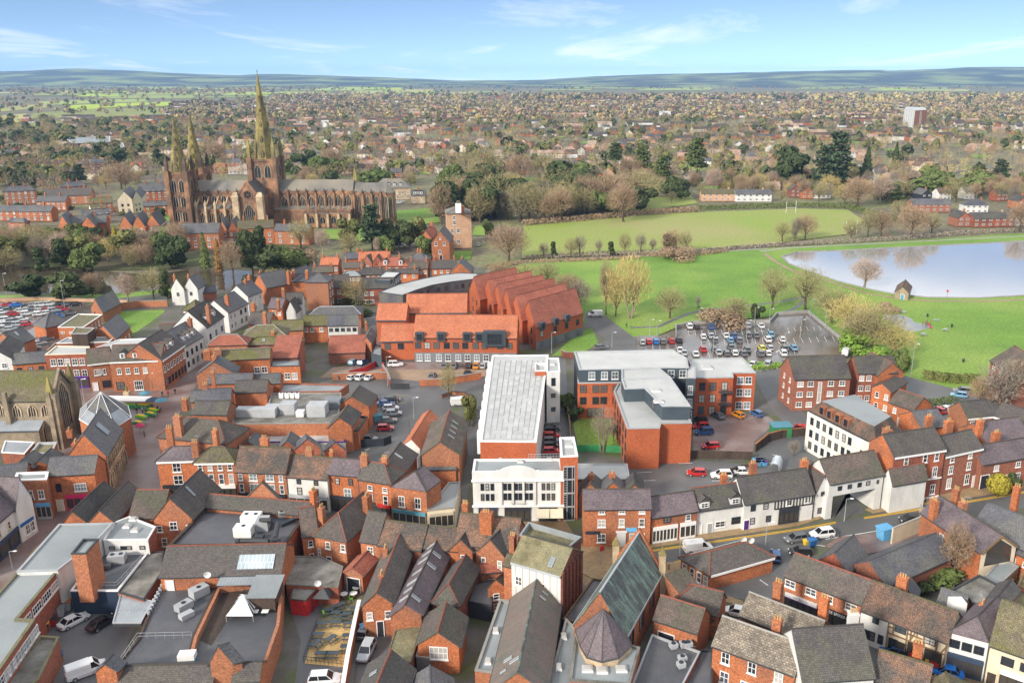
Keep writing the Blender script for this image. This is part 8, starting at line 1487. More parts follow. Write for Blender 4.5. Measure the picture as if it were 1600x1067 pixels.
def cloth(nm,top,leg,hair):
 m=bpy.data.materials.new(nm);m.use_nodes=True;t=m.node_tree;b=t.nodes['Principled BSDF'];c=t.nodes.new('ShaderNodeTexCoord');s=t.nodes.new('ShaderNodeSeparateXYZ');r=t.nodes.new('ShaderNodeValToRGB');t.links.new(c.outputs['Object'],s.inputs[0]);dv=t.nodes.new('ShaderNodeMath');dv.operation='DIVIDE';dv.inputs[1].default_value=1.85;t.links.new(s.outputs['Z'],dv.inputs[0]);t.links.new(dv.outputs[0],r.inputs[0])
 e=r.color_ramp;e.interpolation='CONSTANT';e.elements[0].color=(.03,.025,.02,1);e.elements[1].position=.06;e.elements[1].color=(*leg,1)
 for p_,c_ in((.50,top),(.82,(.45,.26,.18)),(.925,hair)):x=e.elements.new(p_);x.color=(*c_,1)
 t.links.new(r.outputs[0],b.inputs['Base Color']);b.inputs['Roughness'].default_value=.9;MATS[nm]=m;return m
CL={'dark coat':cloth('cloth_dark',(.03,.03,.035),(.04,.04,.05),(.05,.03,.02)),'blue jacket':cloth('cloth_blue',(.04,.18,.40),(.03,.03,.04),(.08,.05,.03)),'white jacket':cloth('cloth_white',(.6,.58,.55),(.05,.06,.09),(.10,.06,.03)),'red coat':cloth('cloth_red',(.45,.04,.04),(.05,.05,.06),(.06,.04,.02)),'grey coat':cloth('cloth_grey',(.22,.22,.22),(.03,.03,.03),(.3,.3,.3))}
if pmesh:
 pmesh.materials.clear();pmesh.materials.append(MATS['cloth_dark'])
 for x,y,cl,where in((254,620,'dark coat','walking at the far side of the square'),(263,619,'red coat','beside the dark coated walker on the square'),(274,616,'dark coat','at the mouth of the lane'),(214,646,'dark coat','left of the stalls'),(223,645,'white jacket','between the stalls'),(228,645,'grey coat','between the stalls'),(247,643,'dark coat','leaving the stalls'),(251,644,'grey coat','leaving the stalls'),(226,682,'dark coat','beside the arcade'),(1363,793,'blue jacket','at the bridge house corner'),(1486,767,'white jacket','outside the Georgian house'),(1417,1016,'dark coat','walking past the timber framed shop'),(979,512,'dark coat','at the park entrance'),(857,655,'blue jacket','on the steps of the white tower'),(103,796,'red coat','outside the red fascia shop'),(108,797,'dark coat','outside the red fascia shop'),(1092,484,'dark coat','on the park path'),(1505,566,'grey coat','on the park lawn')):
  o=ob('person',pmesh,None,P(x,y,0.02),tr_.uniform(0,6.3));o.material_slots[0].link='OBJECT';o.material_slots[0].material=CL[cl];tag(o,'person in '+cl+' '+where,'person','people about the town')
# ========= street furniture
def lamp(x,y,ytop,where,arm=.8):
 p=P(x,y,0);z=3
 while pj((p.x,p.y,z))[1]>ytop:z+=.1
 T=thing('street_lamp','pale steel street lamp '+where,'street lamp',p,0,'street lamps');m=MB();m.tube((0,0,0),(0,0,1.2),.11,.10,6);m.tube((0,0,1.2),(0,0,z),.08,.05,6);m.tube((0,0,z),(arm,0,z+.12),.045,.04,5);m.build('post','metal_pale',T,uv=False);h=MB();h.hexa([Vector(q)for q in((arm-.1,-.14,z+.06),(arm+.55,-.14,z+.1),(arm+.55,.14,z+.1),(arm-.1,.14,z+.06))],[Vector(q)for q in((arm,-.1,z+.2),(arm+.45,-.1,z+.2),(arm+.45,.1,z+.2),(arm,.1,z+.2))]);h.build('lamp_head','paint_white',T,uv=False)
for x,y,yt,wh in((12,470,428,'at the left of the pool car park'),(102,486,439,'in the middle of the pool car park'),(1289,513,486,'on the car park railing, second'),(1266,495,468,'on the car park railing, first'),(1317,538,508,'on the car park railing, third'),(1091,506,482,'at the back left of the long car park'),(1179,505,481,'at the back of the long car park'),(1202,505,483,'by the car park corner'),(1250,528,500,'right in the long car park'),(1166,530,501,'centre of the long car park'),(1114,552,528,'near left of the long car park'),(1225,548,520,'near right of the long car park'),(1207,572,550,'at the near edge of the long car park'),(1015,525,500,'by the side bays, left'),(1026,525,502,'by the side bays, right'),(926,513,490,'by the park entrance'),(1423,590,538,'tall by the parkside road'),(956,543,520,'on the entrance road'),(606,603,558,'at the gate of the car yard'),(647,655,622,'beside the car yard road'),(1357,982,927,'outside the white end house'),(1062,868,848,'by the copper church hall'),(1196,852,816,'beside the street opposite the white house'),(1319,814,780,'under the bridge house'),(929,850,822,'in front of the brick inn'),(132,627,593,'beside the church'),(20,890,862,'in the market street'),(862,552,520,'behind the white tower')):lamp(x,y,yt,wh)
m_=MB();m_.tube((0,0,0),(0,0,8.5),.06,.04,5);ob_=P(642,712,0);tag(m_.build('flag_pole','metal_dark',None,uv=False,loc=ob_),'dark slender pole beside the small red tiled cottage','pole')
def simple(name,label,cat,mt,p,rz,fn,group=None,parts=()):
 T=thing(name,label,cat,p,rz,group)
 for nm,mt_,f in((('body',mt,fn),)+tuple(parts)):m=MB();f(m);m.build(nm,mt_,T,uv=False)
 return T
simple('market_stall','long white canopied market stall on the square','stall','paint_white',P(204,636,0),-.05,lambda m:m.hexa([Vector(q)for q in((-6,-1.4,2.2),(6,-1.4,2.2),(6,1.4,2.2),(-6,1.4,2.2))],[Vector(q)for q in((-6,-.1,3.0),(6,-.1,3.0),(6,.1,3.0),(-6,.1,3.0))]),None,(('counter','paint_green',lambda m:m.bx(-5.8,5.8,-1.0,.2,0,.9)),('goods','paint_red',lambda m:m.bx(-5.4,-2,-.9,0,.91,1.2)),('goods','paint_lime',lambda m:m.bx(-1.6,2,-.9,0,.91,1.15)),('goods','paint_yellow',lambda m:m.bx(2.4,5.4,-.9,0,.91,1.2)))+tuple(('post','metal_pale',(lambda x:lambda m:m.tube((x,-1.3,0),(x,-1.3,2.2),.04,.04,4))(x))for x in(-5.9,-2,2,5.9)))
def parasol(x,y,mt,label,r=1.7,z=2.4):
 def f(m):
  for k in range(8):a,b=k*math.pi/4,(k+1)*math.pi/4;m.poly([Vector((r*math.cos(a),r*math.sin(a),z)),Vector((r*math.cos(b),r*math.sin(b),z)),Vector((0,0,z+.75))]);m.poly([Vector((r*math.cos(b),r*math.sin(b),z-.02)),Vector((r*math.cos(a),r*math.sin(a),z-.02)),Vector((0,0,z+.7))])
 simple('parasol',label,'parasol',mt,P(x,y,0),0,f,'market parasols',(('pole','metal_pale',lambda m:m.tube((0,0,0),(0,0,z+.7),.04,.03,5)),))
parasol(240,638,'paint_navy','navy parasol at the end of the white stall');parasol(254,639,'paint_teal','teal parasol right of the navy one');parasol(228,628,'paint_teal','small teal parasol behind the white stall',1.5);parasol(220,676,'paint_pink','bright pink parasol by the arcade',1.2,1.9)
for i,(x,y,g)in enumerate(((222,654,'paint_lime'),(237,650,'paint_green'),(240,644,'paint_lime'),(218,664,'paint_green'))):simple('stall_table',('lime','green','lime','green')[i]+' clothed stall table '+('nearest the arcade','beside the metal shelves','under the parasols','by the pink parasol')[i],'table',g,P(x,y,0),-.4,lambda m:m.bx(-1.6,1.6,-.6,.6,.75,.82),'stall tables',(('cloth',g,lambda m:m.bx(-1.6,1.6,-.62,-.6,.2,.75)),('goods','paint_yellow',lambda m:m.bx(-1.2,.8,-.4,.4,.83,1.0)))+tuple(('leg','metal_dark',(lambda a,b:lambda m:m.bx(a-.04,a+.04,b-.04,b+.04,0,.75))(a,b))for a in(-1.5,1.5)for b in(-.5,.5)))
simple('statue','dark bronze statue on stone plinth at the square','statue','stone_pale',P(200,624,0),0,lambda m:(m.bx(-1,1,-1,1,0,.6),m.bx(-.7,.7,-.7,.7,.6,2.2)),None,(('figure','stone_green',lambda m:(m.tube((0,0,2.2),(0,0,3.5),.32,.28,7),m.tube((0,0,3.5),(0,0,3.75),.28,.1,7),m.tube((0,0,3.7),(0,0,4.05),.15,.13,7,0,True))),))
simple('post_box','red pillar post box outside the white cottage','post box','paint_red',P(1113,828,.1),0,lambda m:(m.tube((0,0,0),(0,0,.15),.28,.28,12),m.tube((0,0,.15),(0,0,1.35),.23,.23,12),m.tube((0,0,1.35),(0,0,1.45),.28,.27,12),m.tube((0,0,1.45),(0,0,1.58),.27,.05,12,0,True)))
def wheelie(x,y,c,lid,label,s=1.0,z=0.0):
 simple('wheeled_bin',label,'bin',c,P(x,y,z),.4,lambda m:m.hexa([Vector((a*.42*s,b*.36*s,.12))for a,b in((-1,-1),(1,-1),(1,1),(-1,1))],[Vector((a*.55*s,b*.46*s,1.05*s))for a,b in((-1,-1),(1,-1),(1,1),(-1,1))]),'wheeled bins',(('lid',lid,lambda m:m.bx(-.6*s,.6*s,-.5*s,.5*s,1.05*s,1.15*s)),)+tuple(('wheel','tyre',(lambda a:lambda m:m.tube((a*.4*s,-.3*s,.1),(a*.4*s,-.2*s,.1),.1,.1,8,0,True))(a))for a in(-1,1)))
for a in((94,962,'paint_grey','flat_slate','grey bin by the white doors',1.5),(104,953,'paint_grey','brick_orange','grey bin with orange lid',1.5),(70,985,'paint_dark','paint_yellow','dark bin with yellow lid',1.3),(80,978,'paint_red','paint_dark','red bin in the delivery yard',1.3),(74,1058,'paint_red','paint_dark','red bin near the lower edge',1.6),(92,1032,'paint_blue','paint_blue','stacked blue crates bin',1.2),(572,990,'paint_yellow','paint_skyblue','yellow bin with blue lid in the bin yard',1.4),(582,986,'paint_green','paint_green','green bin in the bin yard',1.2),(568,681,'paint_red','paint_dark','red bin in the car yard',1.3),(571,676,'paint_red','paint_red','second red bin in the car yard',1.2),(545,690,'paint_green','paint_red','green bin with red lid in the car yard',1.5),(552,680,'paint_teal','paint_teal','teal bin in the car yard',1.2),(590,660,'paint_teal','paint_teal','large teal bin between parked cars',1.8),(580,650,'paint_dark','paint_yellow','black bin with yellow lid by the parked cars',1.4),(1260,852,'paint_yellow','paint_yellow','yellow grit bin at the junction',1.0),(1268,853,'paint_blue','paint_blue','blue bin at the junction',1.3),(1381,842,'paint_skyblue','paint_skyblue','bright blue clothes bank behind the white wall',2.2)):wheelie(*a[:5],s=a[5])
for i in range(9):wheelie(1178+4*(i%5)+1.5*(i//5),728-4*(i//5),fr.choice(['paint_skyblue','paint_purple','paint_teal']),fr.choice(['paint_purple','paint_dark','paint_skyblue']),'coloured wheeled bin in the cluster by the clear shelter',1.0)
simple('transformer_cabinet','green electricity cabinet beside the residents car park','cabinet','paint_green',P(1219,680,0),.1,lambda m:m.bx(-2.2,2.2,-1.5,1.5,0,2.6),None,(('lid','paint_teal',lambda m:m.bx(-2.4,2.4,-1.7,1.7,2.6,2.8)),))
def arch(m):
 for k in range(8):
  a,b=math.pi*k/10,math.pi*(k+1)/10;m.poly([Vector((-2.2,-1.2+2.4*(1-math.cos(a))/2,2.3*math.sin(a)**.7 if k else 0)),Vector((2.2,-1.2+2.4*(1-math.cos(a))/2,2.3*math.sin(a)**.7 if k else 0)),Vector((2.2,-1.2+2.4*(1-math.cos(b))/2,2.3*math.sin(b)**.7)),Vector((-2.2,-1.2+2.4*(1-math.cos(b))/2,2.3*math.sin(b)**.7))])
simple('cycle_shelter','curved clear cycle shelter in the office yard','shelter','glazing_roof',P(1212,733,0),1.2,arch,None,(('frame','metal_pale',lambda m:[m.tube((x,-1.2,0),(x,-.6,2.2),.06,.06,4)or m.tube((x,-.6,2.2),(x,1.2,2.3),.06,.06,4)for x in(-2.2,2.2)]),))
def goal(x0,y0,x1,y1,yt,label):
 a,b=P(x0,y0,0),P(x1,y1,0);z=3
 while pj((a.x,a.y,z))[1]>yt:z+=.1
 T=thing('rugby_posts',label,'goal posts',a,0,'rugby posts');bb=b-a
 for q in(Vector(),bb):m=MB();m.tube(q,q+Vector((0,0,z)),.12,.10,6);m.build('post','paint_white',T,uv=False)
 m=MB();m.tube(Vector((0,0,3)),bb+Vector((0,0,3)),.10,.10,6);m.build('crossbar','paint_white',T,uv=False)
goal(1228,333,1243,332,315,'white rugby posts at the far end of the playing field');goal(1321,366,1338,365,346,'white rugby posts behind a bare tree near the lake')
house('small brick boathouse with pink tiled roof on the lake shore',(1399,456),(1420,458),2.8,'y','stone_church','tile_mottle',F=(1415,437),pitch=42,name='boathouse',cat='boathouse',doors=[(0,.55,1.2,2.0,'paint_teal')])
def picnic(p,rz,label,mt='paint_grey',group='picnic tables',z=0):
 simple('picnic_table',label,'picnic table',mt,p,rz,lambda m:m.bx(-.9,.9,-.38,.38,.70,.76),group,(('bench',mt,lambda m:m.bx(-.9,.9,-.85,-.58,.42,.47)),('bench',mt,lambda m:m.bx(-.9,.9,.58,.85,.42,.47)))+tuple(('leg',mt,(lambda x:lambda m:(m.tube((x,-.7,0),(x,-.15,.7),.045,.045,4),m.tube((x,.7,0),(x,.15,.7),.045,.045,4),m.bx(x-.03,x+.03,-.8,.8,.36,.42)))(x))for x in(-.6,.6)))
for i,(x,y)in enumerate(((503,979),(525,977),(546,979),(497,996),(518,1002),(545,998),(495,1010),(542,1015),(502,1026),(520,1026),(530,950),(527,962),(541,964),(512,958),(556,955))):picnic(P(x,y,.1),(0,0,.1,0,.9,0,1.2,0,0,0,.6,0,0,.4,0)[i],'slate grey picnic table in the pub garden, '+('back left of the sand','back middle of the sand','back right of the sand','left of the sand','centre of the sand','right of the sand','small at the left edge','by the right wall','front left of the sand','front middle of the sand','angled on the upper terrace','upper terrace front left','upper terrace front right','by the hut','upper terrace by the wall')[i],'clad_slate')
for i,(x,y)in enumerate(((1411,489),(1463,502),(1477,517),(1443,524))):picnic(P(x,y,0),.3*i,'grey park picnic table '+('behind the play area','right of the play area','by the dark litter bins','in front of the play area')[i])
for i,(x,y)in enumerate(((1449,495),(1487,511),(1505,565))):simple('litter_bin','black litter bin '+('near the play area','on the open lawn','far out on the lawn')[i],'bin','paint_dark',P(x,y,0),0,lambda m:(m.tube((0,0,0),(0,0,.95),.3,.32,10),m.tube((0,0,.95),(0,0,1.2),.34,.1,10,0,True)))
for i,(x,y)in enumerate(((1480,460),(1386,371),(1270,459))):simple('lifebuoy_stand','red lifebuoy post '+('on the near lake shore','on the far lake bank','at the left end of the lake')[i],'lifebuoy','timber',P(x,y,0),0,lambda m:m.tube((0,0,0),(0,0,1.2),.07,.07,5),None,(('holder','paint_red',lambda m:m.tube((0,-.1,1.35),(0,.1,1.35),.42,.42,12,0,True)),))
simple('play_frame','small swing frame on the grey play surface','play equipment','metal_dark',P(1405,506,0),.3,lambda m:(m.tube((-1.5,-1,0),(-1.5,0,2.4),.07,.07,5),m.tube((-1.5,1,0),(-1.5,0,2.4),.07,.07,5),m.tube((1.5,-1,0),(1.5,0,2.4),.07,.07,5),m.tube((1.5,1,0),(1.5,0,2.4),.07,.07,5),m.tube((-1.5,0,2.4),(1.5,0,2.4),.07,.07,5)),None,(('seat','paint_dark',lambda m:m.bx(-.6,-.2,-.12,.12,.5,.55)),('seat','paint_dark',lambda m:m.bx(.3,.7,-.12,.12,.5,.55))))
simple('climbing_frame','brown timber climbing frame on the grey play surface','play equipment','timber',P(1447,510,0),.2,lambda m:(m.bx(-.9,-.78,-.9,-.78,0,2.6),m.bx(.78,.9,-.9,-.78,0,2.6),m.bx(-.9,-.78,.78,.9,0,2.6),m.bx(.78,.9,.78,.9,0,2.6),m.bx(-1,1,-1,1,1.2,1.3)),None,(('slide','paint_red',lambda m:m.hexa([Vector(q)for q in((-.3,-1,1.2),(.3,-1,1.2),(.3,-3,.2),(-.3,-3,.2))],[Vector(q)for q in((-.3,-1,1.3),(.3,-1,1.3),(.3,-3,.3),(-.3,-3,.3))])),))
def wall(px,h,t,mt,label,name='brick_wall',cat='wall',cope='concrete',z=0.0):
 pts=[P(x,y,z)for x,y in px];T=thing(name,label,cat,pts[0]);m=MB(pts[0]);c=MB(pts[0])
 for a,b in zip(pts,pts[1:]):
  d=(b-a).normalized();n=Vector((-d.y,d.x,0))*t/2;u=Vector((0,0,h));k=Vector((0,0,.1));n2=n*1.35
  m.hexa([a-n,b-n,b+n,a+n],[a-n+u,b-n+u,b+n+u,a+n+u]);c.hexa([a-n2+u,b-n2+u,b+n2+u,a+n2+u],[a-n2+u+k,b-n2+u+k,b+n2+u+k,a+n2+u+k])
 m.build('wall',mt,T);c.build('coping',cope,T,uv=False);return T
wall([(160,497),(186,484),(215,480),(262,479)],2.3,.35,'brick_orange','curved brick garden wall by the museum lawn');wall([(-30,472),(60,469),(150,472),(200,474)],1.2,.3,'brick_pale','low pale brick wall along the pool car park')
wall([(656,603),(690,602),(752,592)],1.9,.35,'brick_orange','brick boundary wall of the forecourt');wall([(520,594),(560,592),(606,592)],1.9,.35,'brick_orange','brick wall above the four walled bays');wall([(563,958),(556,990),(546,1040),(538,1090)],2.4,.45,'brick_orange','curving brick wall right of the beer garden',cope='paint_white')
wall([(-20,610),(60,575),(90,548)],2.6,.35,'brick_orange','brick passage wall beside the low slate shop');wall([(896,560),(884,560),(878,556)],1.9,.3,'brick_dark','dark wall behind the white tower');wall([(886,640),(890,670),(892,700)],1.8,.25,'timber_dark','timber boundary beside the narrow yard','timber_boundary','fence','timber');wall([(1405,905),(1470,885),(1505,878)],2.8,.35,'brick_red','old stained brick wall of the courtyard');wall([(1505,880),(1545,905),(1580,925)],2.2,.35,'brick_orange','courtyard brick wall below the open gable',cope='brick_orange')
wall([(1392,850),(1440,830),(1436,812)],3.2,.3,'render_cream','cracked cream rendered wall by the street','rendered_wall');wall([(598,580),(606,592),(610,604)],2.0,.4,'brick_red','gate pier wall with ivy');wall([(1056,512),(1082,506),(1203,504),(1214,492),(1262,489),(1345,556)],.9,.3,'concrete','concrete edge wall round the long car park','parapet_wall',cope='metal_pale');wall([(1056,526),(1056,512)],1.6,.3,'concrete','short concrete end wall of the car park','parapet_wall');wall([(735,626),(728,618),(706,616),(690,622)],.9,.25,'brick_orange','low curved brick wall by the white van',cope='metal_dark')
wall([(1180,706),(1200,690),(1222,684),(1262,680)],2.0,.3,'timber_dark','dark panelled boundary behind the green cabinet','timber_boundary','fence','brick_orange')
def fence(px,h,n,mt,label,z=0.0):
 pts=[P(x,y,z)for x,y in px];T=thing('panel_fence',label,'fence',pts[0]);tot=sum((b-a).length for a,b in zip(pts,pts[1:]))
 for a,b in zip(pts,pts[1:]):
  L_=(b-a).length;k=max(1,round(n*L_/tot));d=(b-a)/k;rz=math.atan2(d.y,d.x)
  for i in range(k):
   m=MB();m.bx(.06,d.length-.06,-.04,.04,.05,h);o=m.build('panel',mt,T);o.location=a+d*i-pts[0];o.rotation_euler=(0,0,rz);q=MB();q.bx(-.06,.06,-.07,.07,0,h+.1);o=q.build('post',mt,T,uv=False);o.location=a+d*i-pts[0];o.rotation_euler=(0,0,rz)
fence([(978,720),(1090,716),(1176,718)],1.9,16,'timber_dark','dark timber panel fence below the orange apartment gable');fence([(898,706),(934,706),(975,708)],1.7,8,'paint_green','green mesh panel fence of the apartment garden');fence([(1132,745),(1158,736),(1176,735)],1.5,5,'timber_dark','short timber fence beside the parked white cars');fence([(543,700),(600,697),(612,692)],1.9,6,'paint_dark','black boarded gates closing the car yard');fence([(640,608),(610,608)],1.6,3,'metal_dark','dark metal gates of the forecourt')
fence([(600,575),(588,572),(570,582),(545,588)],1.6,5,'paint_red','red painted hoarding by the tiled garage')
def rail(px,z,label,h=1.0,mt='metal_pale',n=10):
 pts=[P(x,y,z)for x,y in px];T=thing('handrail',label,'railing',pts[0],0);tot=sum((b-a).length for a,b in zip(pts,pts[1:]))
 for a,b in zip(pts,pts[1:]):
  m=MB(pts[0])
  for zz in(h*.5,h):m.tube(a+Vector((0,0,zz)),b+Vector((0,0,zz)),.035,.035,4)
  k=max(1,round(n*(b-a).length/tot))
  for i in range(k+1):p=a.lerp(b,i/k);m.tube(p,p+Vector((0,0,h)),.03,.03,4)
  m.build('rail',mt,T,uv=False)
rail([(118,918),(183,918),(229,868)],4.0,'pale handrail round the dark plant roof');rail([(190,1036),(216,998),(300,996)],3.7,'pale handrail on the kitchen roof',1.0);rail([(474,1034),(540,1042)],0,'black front rail of the sand garden',1.0,'metal_dark');rail([(474,1034),(496,974)],0,'black side rail of the sand garden',1.0,'metal_dark');rail([(690,622),(706,615),(728,617),(737,628)],.9,'dark curved railing beside the lane',.8,'metal_dark');rail([(826,717),(874,716)],9.8,'glass balustrade rail behind the cinema parapet');rail([(330,1006),(384,928)],3.3,'dark rail along the terrace boards',.9,'metal_dark',14)
sheet('beer_garden_sand',[(476,1036),(541,1042),(556,972),(497,972)],'sand',.06);sheet('beer_garden_terrace',[(497,971),(556,971),(572,928),(540,930),(505,945)],'flat_moss',.05)
# ========= roof plant
def unit(x,y,z,sx,sy,sz,label,rz=0.0,mt='metal_pale',fans=1,name='air_unit'):
 simple(name,label,'air unit',mt,P(x,y,z),rz,lambda m:(m.bx(-sx/2,sx/2,-sy/2,sy/2,.2,sz),m.bx(-sx/2+.1,sx/2-.1,-sy/2+.1,-sy/2+.3,0,.2),m.bx(-sx/2+.1,sx/2-.1,sy/2-.3,sy/2-.1,0,.2)),None,tuple(('fan','paint_dark',(lambda k:lambda m:m.tube(((k+.5)/fans*sx-sx/2,0,sz),((k+.5)/fans*sx-sx/2,0,sz+.12),.32,.32,10,0,True))(k))for k in range(fans)))
unit(394,818,5.5,3.2,2.2,1.9,'larger white twin fan unit on the plant roof',.0,'paint_white',2);unit(382,836,5.5,3.0,2.0,1.8,'smaller white unit on the plant roof',.0,'paint_white',1);unit(412,826,5.5,2.0,2.4,2.0,'grey box unit among the ducts',.1,'paint_grey',0);unit(441,808,5.5,1.2,.8,1.2,'small fan unit at the back of the plant roof',.3,'metal_pale');unit(450,818,5.5,3.0,.7,.6,'tilted blue grey panel unit on the plant roof',.9,'clad_slate',0);unit(405,842,5.5,1.6,1.0,.7,'low dark unit at the front of the plant roof',0,'metal_dark',0)
def duct(pts,r,label,mt='metal_dark'):
 p0=Vector(pts[0]);m=MB(p0)
 for a,b in zip(pts,pts[1:]):m.tube(a,b,r,r,8,0,True)
 tag(m.build('duct',mt,uv=False),label,'duct','roof ducts')
z6=5.5
duct([P(408,812,z6+.5),P(408,812,z6+2.6),P(424,812,z6+2.6),P(424,812,z6+.4)],.38,'black looped duct at the back of the plant roof');duct([P(430,840,z6+.4),P(430,840,z6+3.4),P(434,818,z6+3.4)],.42,'tall black duct on the right of the plant roof');duct([P(370,846,z6+.3),P(376,844,z6+.9),P(420,845,z6+.9)],.40,'long black duct along the front of the plant roof');duct([P(436,846,z6+.3),P(436,846,z6+2.4)],.38,'short black flue on the plant roof')
unit(312,930,3.55,2.6,1.7,1.5,'big grey air unit with hood on the kitchen roof',.9,'paint_grey',1);unit(288,952,3.55,2.4,1.4,1.2,'grey air unit with sloping cowl on the kitchen roof',1.0,'paint_grey',1);unit(322,917,3.55,1.2,.9,.9,'small pale box at the back of the kitchen roof',.2,'paint_white',0);unit(292,965,3.55,2.0,1.1,.9,'low grey cowl in front of the kitchen air unit',.9,'paint_grey',0)
for i in range(16):
 t=i/15;x,y=253-23*t+(3 if i%2 else 0),917+44*t;simple('beer_keg','steel beer keg in the line along the kitchen roof edge','keg','metal_pale',P(x,y,3.57),0,lambda m:(m.tube((0,0,0),(0,0,.12),.19,.22,10),m.tube((0,0,.12),(0,0,.48),.22,.22,10),m.tube((0,0,.48),(0,0,.6),.22,.19,10,0,True)),'beer kegs')
unit(184,878,3.92,2.6,1.8,1.5,'pale air unit with dark louvres on the dark plant roof',.2,'metal_pale',2);unit(168,888,3.92,1.4,1.0,.8,'low unit beside the louvred air unit',.2,'metal_dark',0)
for i,x in enumerate((440,449,457,465)):unit(x,622,5.72,1.0,.8,1.4,ORD[i]+' of four white condensers on the stained store roof',0,'paint_white')
for i,(x,y,a,b,c,mt)in enumerate(((402,650,9,2.4,2.0,'paint_grey'),(452,645,3.4,3.0,2.6,'paint_grey'),(497,648,4.2,3.4,2.8,'paint_grey'),(522,636,3.6,3.0,2.2,'zinc'),(430,640,4.2,2.0,1.2,'metal_pale'),(390,642,4,2.2,.8,'metal_dark'),(470,650,1.8,1.6,1.4,'paint_white'))):unit(x,y,5.72,a,b,c,('long grey louvred plant screen','square grey vent box','tall grey plant box','pale grey plant box by the gable','low white vent','dark low vent','small white vent')[i]+' on the stained store roof',0,mt,0)
for i,(x,y)in enumerate(((1066,1032),(1064,1042),(1052,1012),(1068,1010),(1075,1010))):unit(x,y,3.12,1.1,.9,.8,('fan box','second fan box','square vent frame','grey condenser','second grey condenser')[i]+' on the low black felt roof',.3,'paint_grey')
def dish(x,y,z,label,r=.55):
 def f(m):
  for k in range(12):
   a,b=k*math.pi/6,(k+1)*math.pi/6;m.poly([Vector((r*math.cos(a),-.18,.9+r*math.sin(a))),Vector((r*math.cos(b),-.18,.9+r*math.sin(b))),Vector((0,0,.9))]);m.poly([Vector((r*math.cos(b),-.17,.9+r*math.sin(b))),Vector((r*math.cos(a),-.17,.9+r*math.sin(a))),Vector((0,.03,.9))])
 simple('satellite_dish',label,'satellite dish','paint_white',P(x,y,z),.3,f,'satellite dishes',(('mast','metal_pale',lambda m:m.tube((0,.1,0),(0,.05,.9),.04,.04,5)),))
for x,y,z,l in((1238,992,7.4,'larger white dish on the stone slated roof'),(1234,1002,6.8,'white dish below the larger one'),(1247,1005,6.6,'grey white dish right of the pair'),(1161,850,4.6,'left dish on the island shop roof'),(1173,851,4.6,'right dish on the island shop roof'),(325,905,6.3,'white dish on the broad pub roof eave'),(497,918,3.3,'white dish on the pub kitchen roof')):dish(x,y,z,l)
T=thing('pyramid_tent','white and black striped pyramid tent on the roof terrace','tent',P(374,965,3.32));bs=[P(x,y,4.3)for x,y in((353,962),(395,962),(403,930),(375,928))];ap_=sum(bs,Vector())/4+Vector((0,0,1.9))
for i in range(4):
 m=MB(T.location);m.poly([bs[i],bs[(i+1)%4],ap_]);m.poly([bs[(i+1)%4]-Vector((0,0,.03)),bs[i]-Vector((0,0,.03)),ap_-Vector((0,0,.05))]);m.build('canopy','paint_white',T,uv=False);m=MB(T.location);m.tube(Vector((bs[i].x,bs[i].y,3.32)),bs[i],.06,.06,5);m.build('pole','metal_pale',T,uv=False)
for i in(1,3):
 for k in range(5):
  m=MB(T.location);a,b=bs[i].lerp(bs[(i+1)%4],(k+.2)/5),bs[i].lerp(bs[(i+1)%4],(k+.7)/5);u=Vector((0,0,.05));m.poly([a+u,b+u,b.lerp(ap_,.5)+u,a.lerp(ap_,.5)+u]);m.build('stripe','paint_dark',T,uv=False)
T=simple('terrace_hut','dark timber smoking hut with tilted roof on the terrace','hut','timber_dark',P(418,942,3.32),.02,lambda m:m.bx(-1.9,1.9,-2.2,2.2,0,2.4),None,(('roof','flat_slate',lambda m:m.hexa([Vector(q)for q in((-2.2,-2.4,2.42),(2.2,-2.4,2.42),(2.2,2.6,3.2),(-2.2,2.6,3.2))],[Vector(q)for q in((-2.2,-2.4,2.56),(2.2,-2.4,2.56),(2.2,2.6,3.34),(-2.2,2.6,3.34))])),('table','paint_white',lambda m:m.bx(-1.4,-.4,-3.4,-2.6,.6,.7)),('table','paint_white',lambda m:m.bx(.1,1.1,-3.4,-2.6,.6,.7))))
simple('bar_kiosk','white and teal bar kiosk on the kitchen roof','kiosk','paint_white',P(294,1035,3.55),.1,lambda m:m.bx(-1.1,1.1,-.7,.7,.8,1.6),None,(('counter','paint_teal',lambda m:m.bx(-1.1,1.1,-.72,.68,.0,.79)),))
T=thing('black_gazebo','black gazebo beside the beer garden','gazebo',P(507,945,0));bs=[P(x,y,2.4)for x,y in((487,935),(515,936),(522,922),(500,921))];ap_=sum(bs,Vector())/4+Vector((0,0,1.3))
for i in range(4):m=MB(T.location);m.poly([bs[i],bs[(i+1)%4],ap_]);m.poly([bs[(i+1)%4]-Vector((0,0,.03)),bs[i]-Vector((0,0,.03)),ap_-Vector((0,0,.05))]);m.build('canopy','metal_dark',T,uv=False);m=MB(T.location);m.tube(Vector((bs[i].x,bs[i].y,0)),bs[i],.06,.06,5);m.build('leg','metal_dark',T,uv=False)
for i,(x,y)in enumerate(((556,922),(553,931),(549,938),(508,961),(518,938))):simple('garden_chair','lime green garden chair '+('at the top of the terrace','by the white barrel table','below the white barrel table','by the terrace rail','under the gazebo edge')[i],'chair','paint_lime',P(x,y,.06),i*.8,lambda m:m.bx(-.25,.25,-.25,.25,.42,.48),'garden chairs',(('backrest','paint_lime',lambda m:m.bx(-.25,.25,.2,.26,.48,.95)),)+tuple(('leg','paint_lime',(lambda a,b:lambda m:m.bx(a-.03,a+.03,b-.03,b+.03,0,.42))(a,b))for a in(-.22,.22)for b in(-.22,.22)))
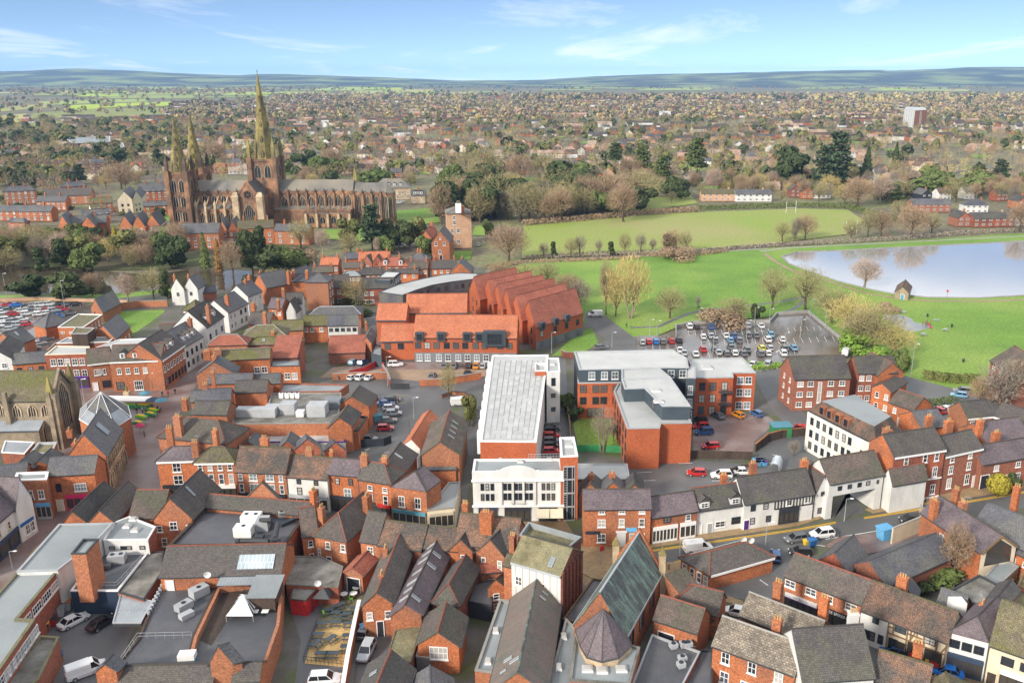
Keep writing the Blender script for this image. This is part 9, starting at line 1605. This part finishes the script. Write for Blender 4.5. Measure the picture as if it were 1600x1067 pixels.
for i,(x,y)in enumerate(((538,935),(553,934),(557,925))):simple('barrel_table','white topped barrel table '+('left of the terrace','in the middle of the terrace','at the top of the terrace')[i],'table','timber',P(x,y,.06),0,lambda m:(m.tube((0,0,0),(0,0,.45),.3,.38,10),m.tube((0,0,.45),(0,0,.9),.38,.3,10)),'barrel tables',(('top','paint_white',lambda m:m.tube((0,0,.9),(0,0,.96),.6,.6,14,0,True)),))
simple('hanging_sign','red and white hanging sign on a pole before the inn','sign','metal_pale',P(918,846,.1),0,lambda m:m.tube((0,0,0),(0,0,5.4),.05,.04,5),None,(('board','paint_pink',lambda m:m.bx(-.5,.5,-.06,.06,3.9,5.2)),('frame','paint_white',lambda m:m.bx(-.58,.58,-.03,.03,3.8,5.3))))
simple('tilted_sign','pale signpost with red panel on the paved corner','sign','metal_pale',P(938,882,.05),.5,lambda m:m.tube((0,0,0),(.3,0,2.6),.10,.08,6),None,(('panel','paint_red',lambda m:m.bx(-.1,.7,-.06,.06,2.6,3.5)),))
for i,(x,y)in enumerate(((1262,850),(1312,838),(1446,784),(1396,795),(1040,883),(1045,889))):simple('bollard','black bollard '+('by the yellow grit bin','at the street junction','before the Georgian door','by the bridge house end','at the church hall corner','second at the church hall corner')[i],'bollard','paint_dark',P(x,y,.1),0,lambda m:(m.tube((0,0,0),(0,0,.8),.10,.08,8),m.tube((0,0,.8),(0,0,1.0),.12,.05,8,0,True)),'bollards')
# ========= remove the prototypes, add the air
for t in PROT+SHP+CARP:
 for c in KIDS.get(t.name,[]):
  for g in KIDS.get(c.name,[]):bpy.data.objects.remove(g)
 kids=list(t.children)
 for c in kids:bpy.data.objects.remove(c)
 bpy.data.objects.remove(t)
# ========= tell look-alikes apart by their order from left to right
same={}
for o in S.objects:
 if o.parent is None and o.get('label')and o.get('group'):same.setdefault((o['group'],o['label']),[]).append(o)
for(g,l),os_ in same.items():
 if 2<=len(os_)<=13 and len(l.split())<=12:
  for i,o in enumerate(sorted(os_,key=lambda q:pj(q.location)[0])):o['label']=l+', '+ORD[i]+' from the left'
hz=MB();hz.bx(-8950,8950,-140,10950,-1.5,175)
hm=bpy.data.materials.new('haze');hm.use_nodes=True;ht=hm.node_tree;ht.nodes.clear()
pv=ht.nodes.new('ShaderNodeVolumePrincipled');pv.inputs['Color'].default_value=(.36,.62,1.0,1);pv.inputs['Density'].default_value=HAZE;pv.inputs['Anisotropy'].default_value=.0
oo=ht.nodes.new('ShaderNodeOutputMaterial');ht.links.new(pv.outputs[0],oo.inputs['Volume']);MATS['haze']=hm
tag(hz.build('haze','haze',uv=False),'thin pale blue haze over the far country','haze',None,'stuff')
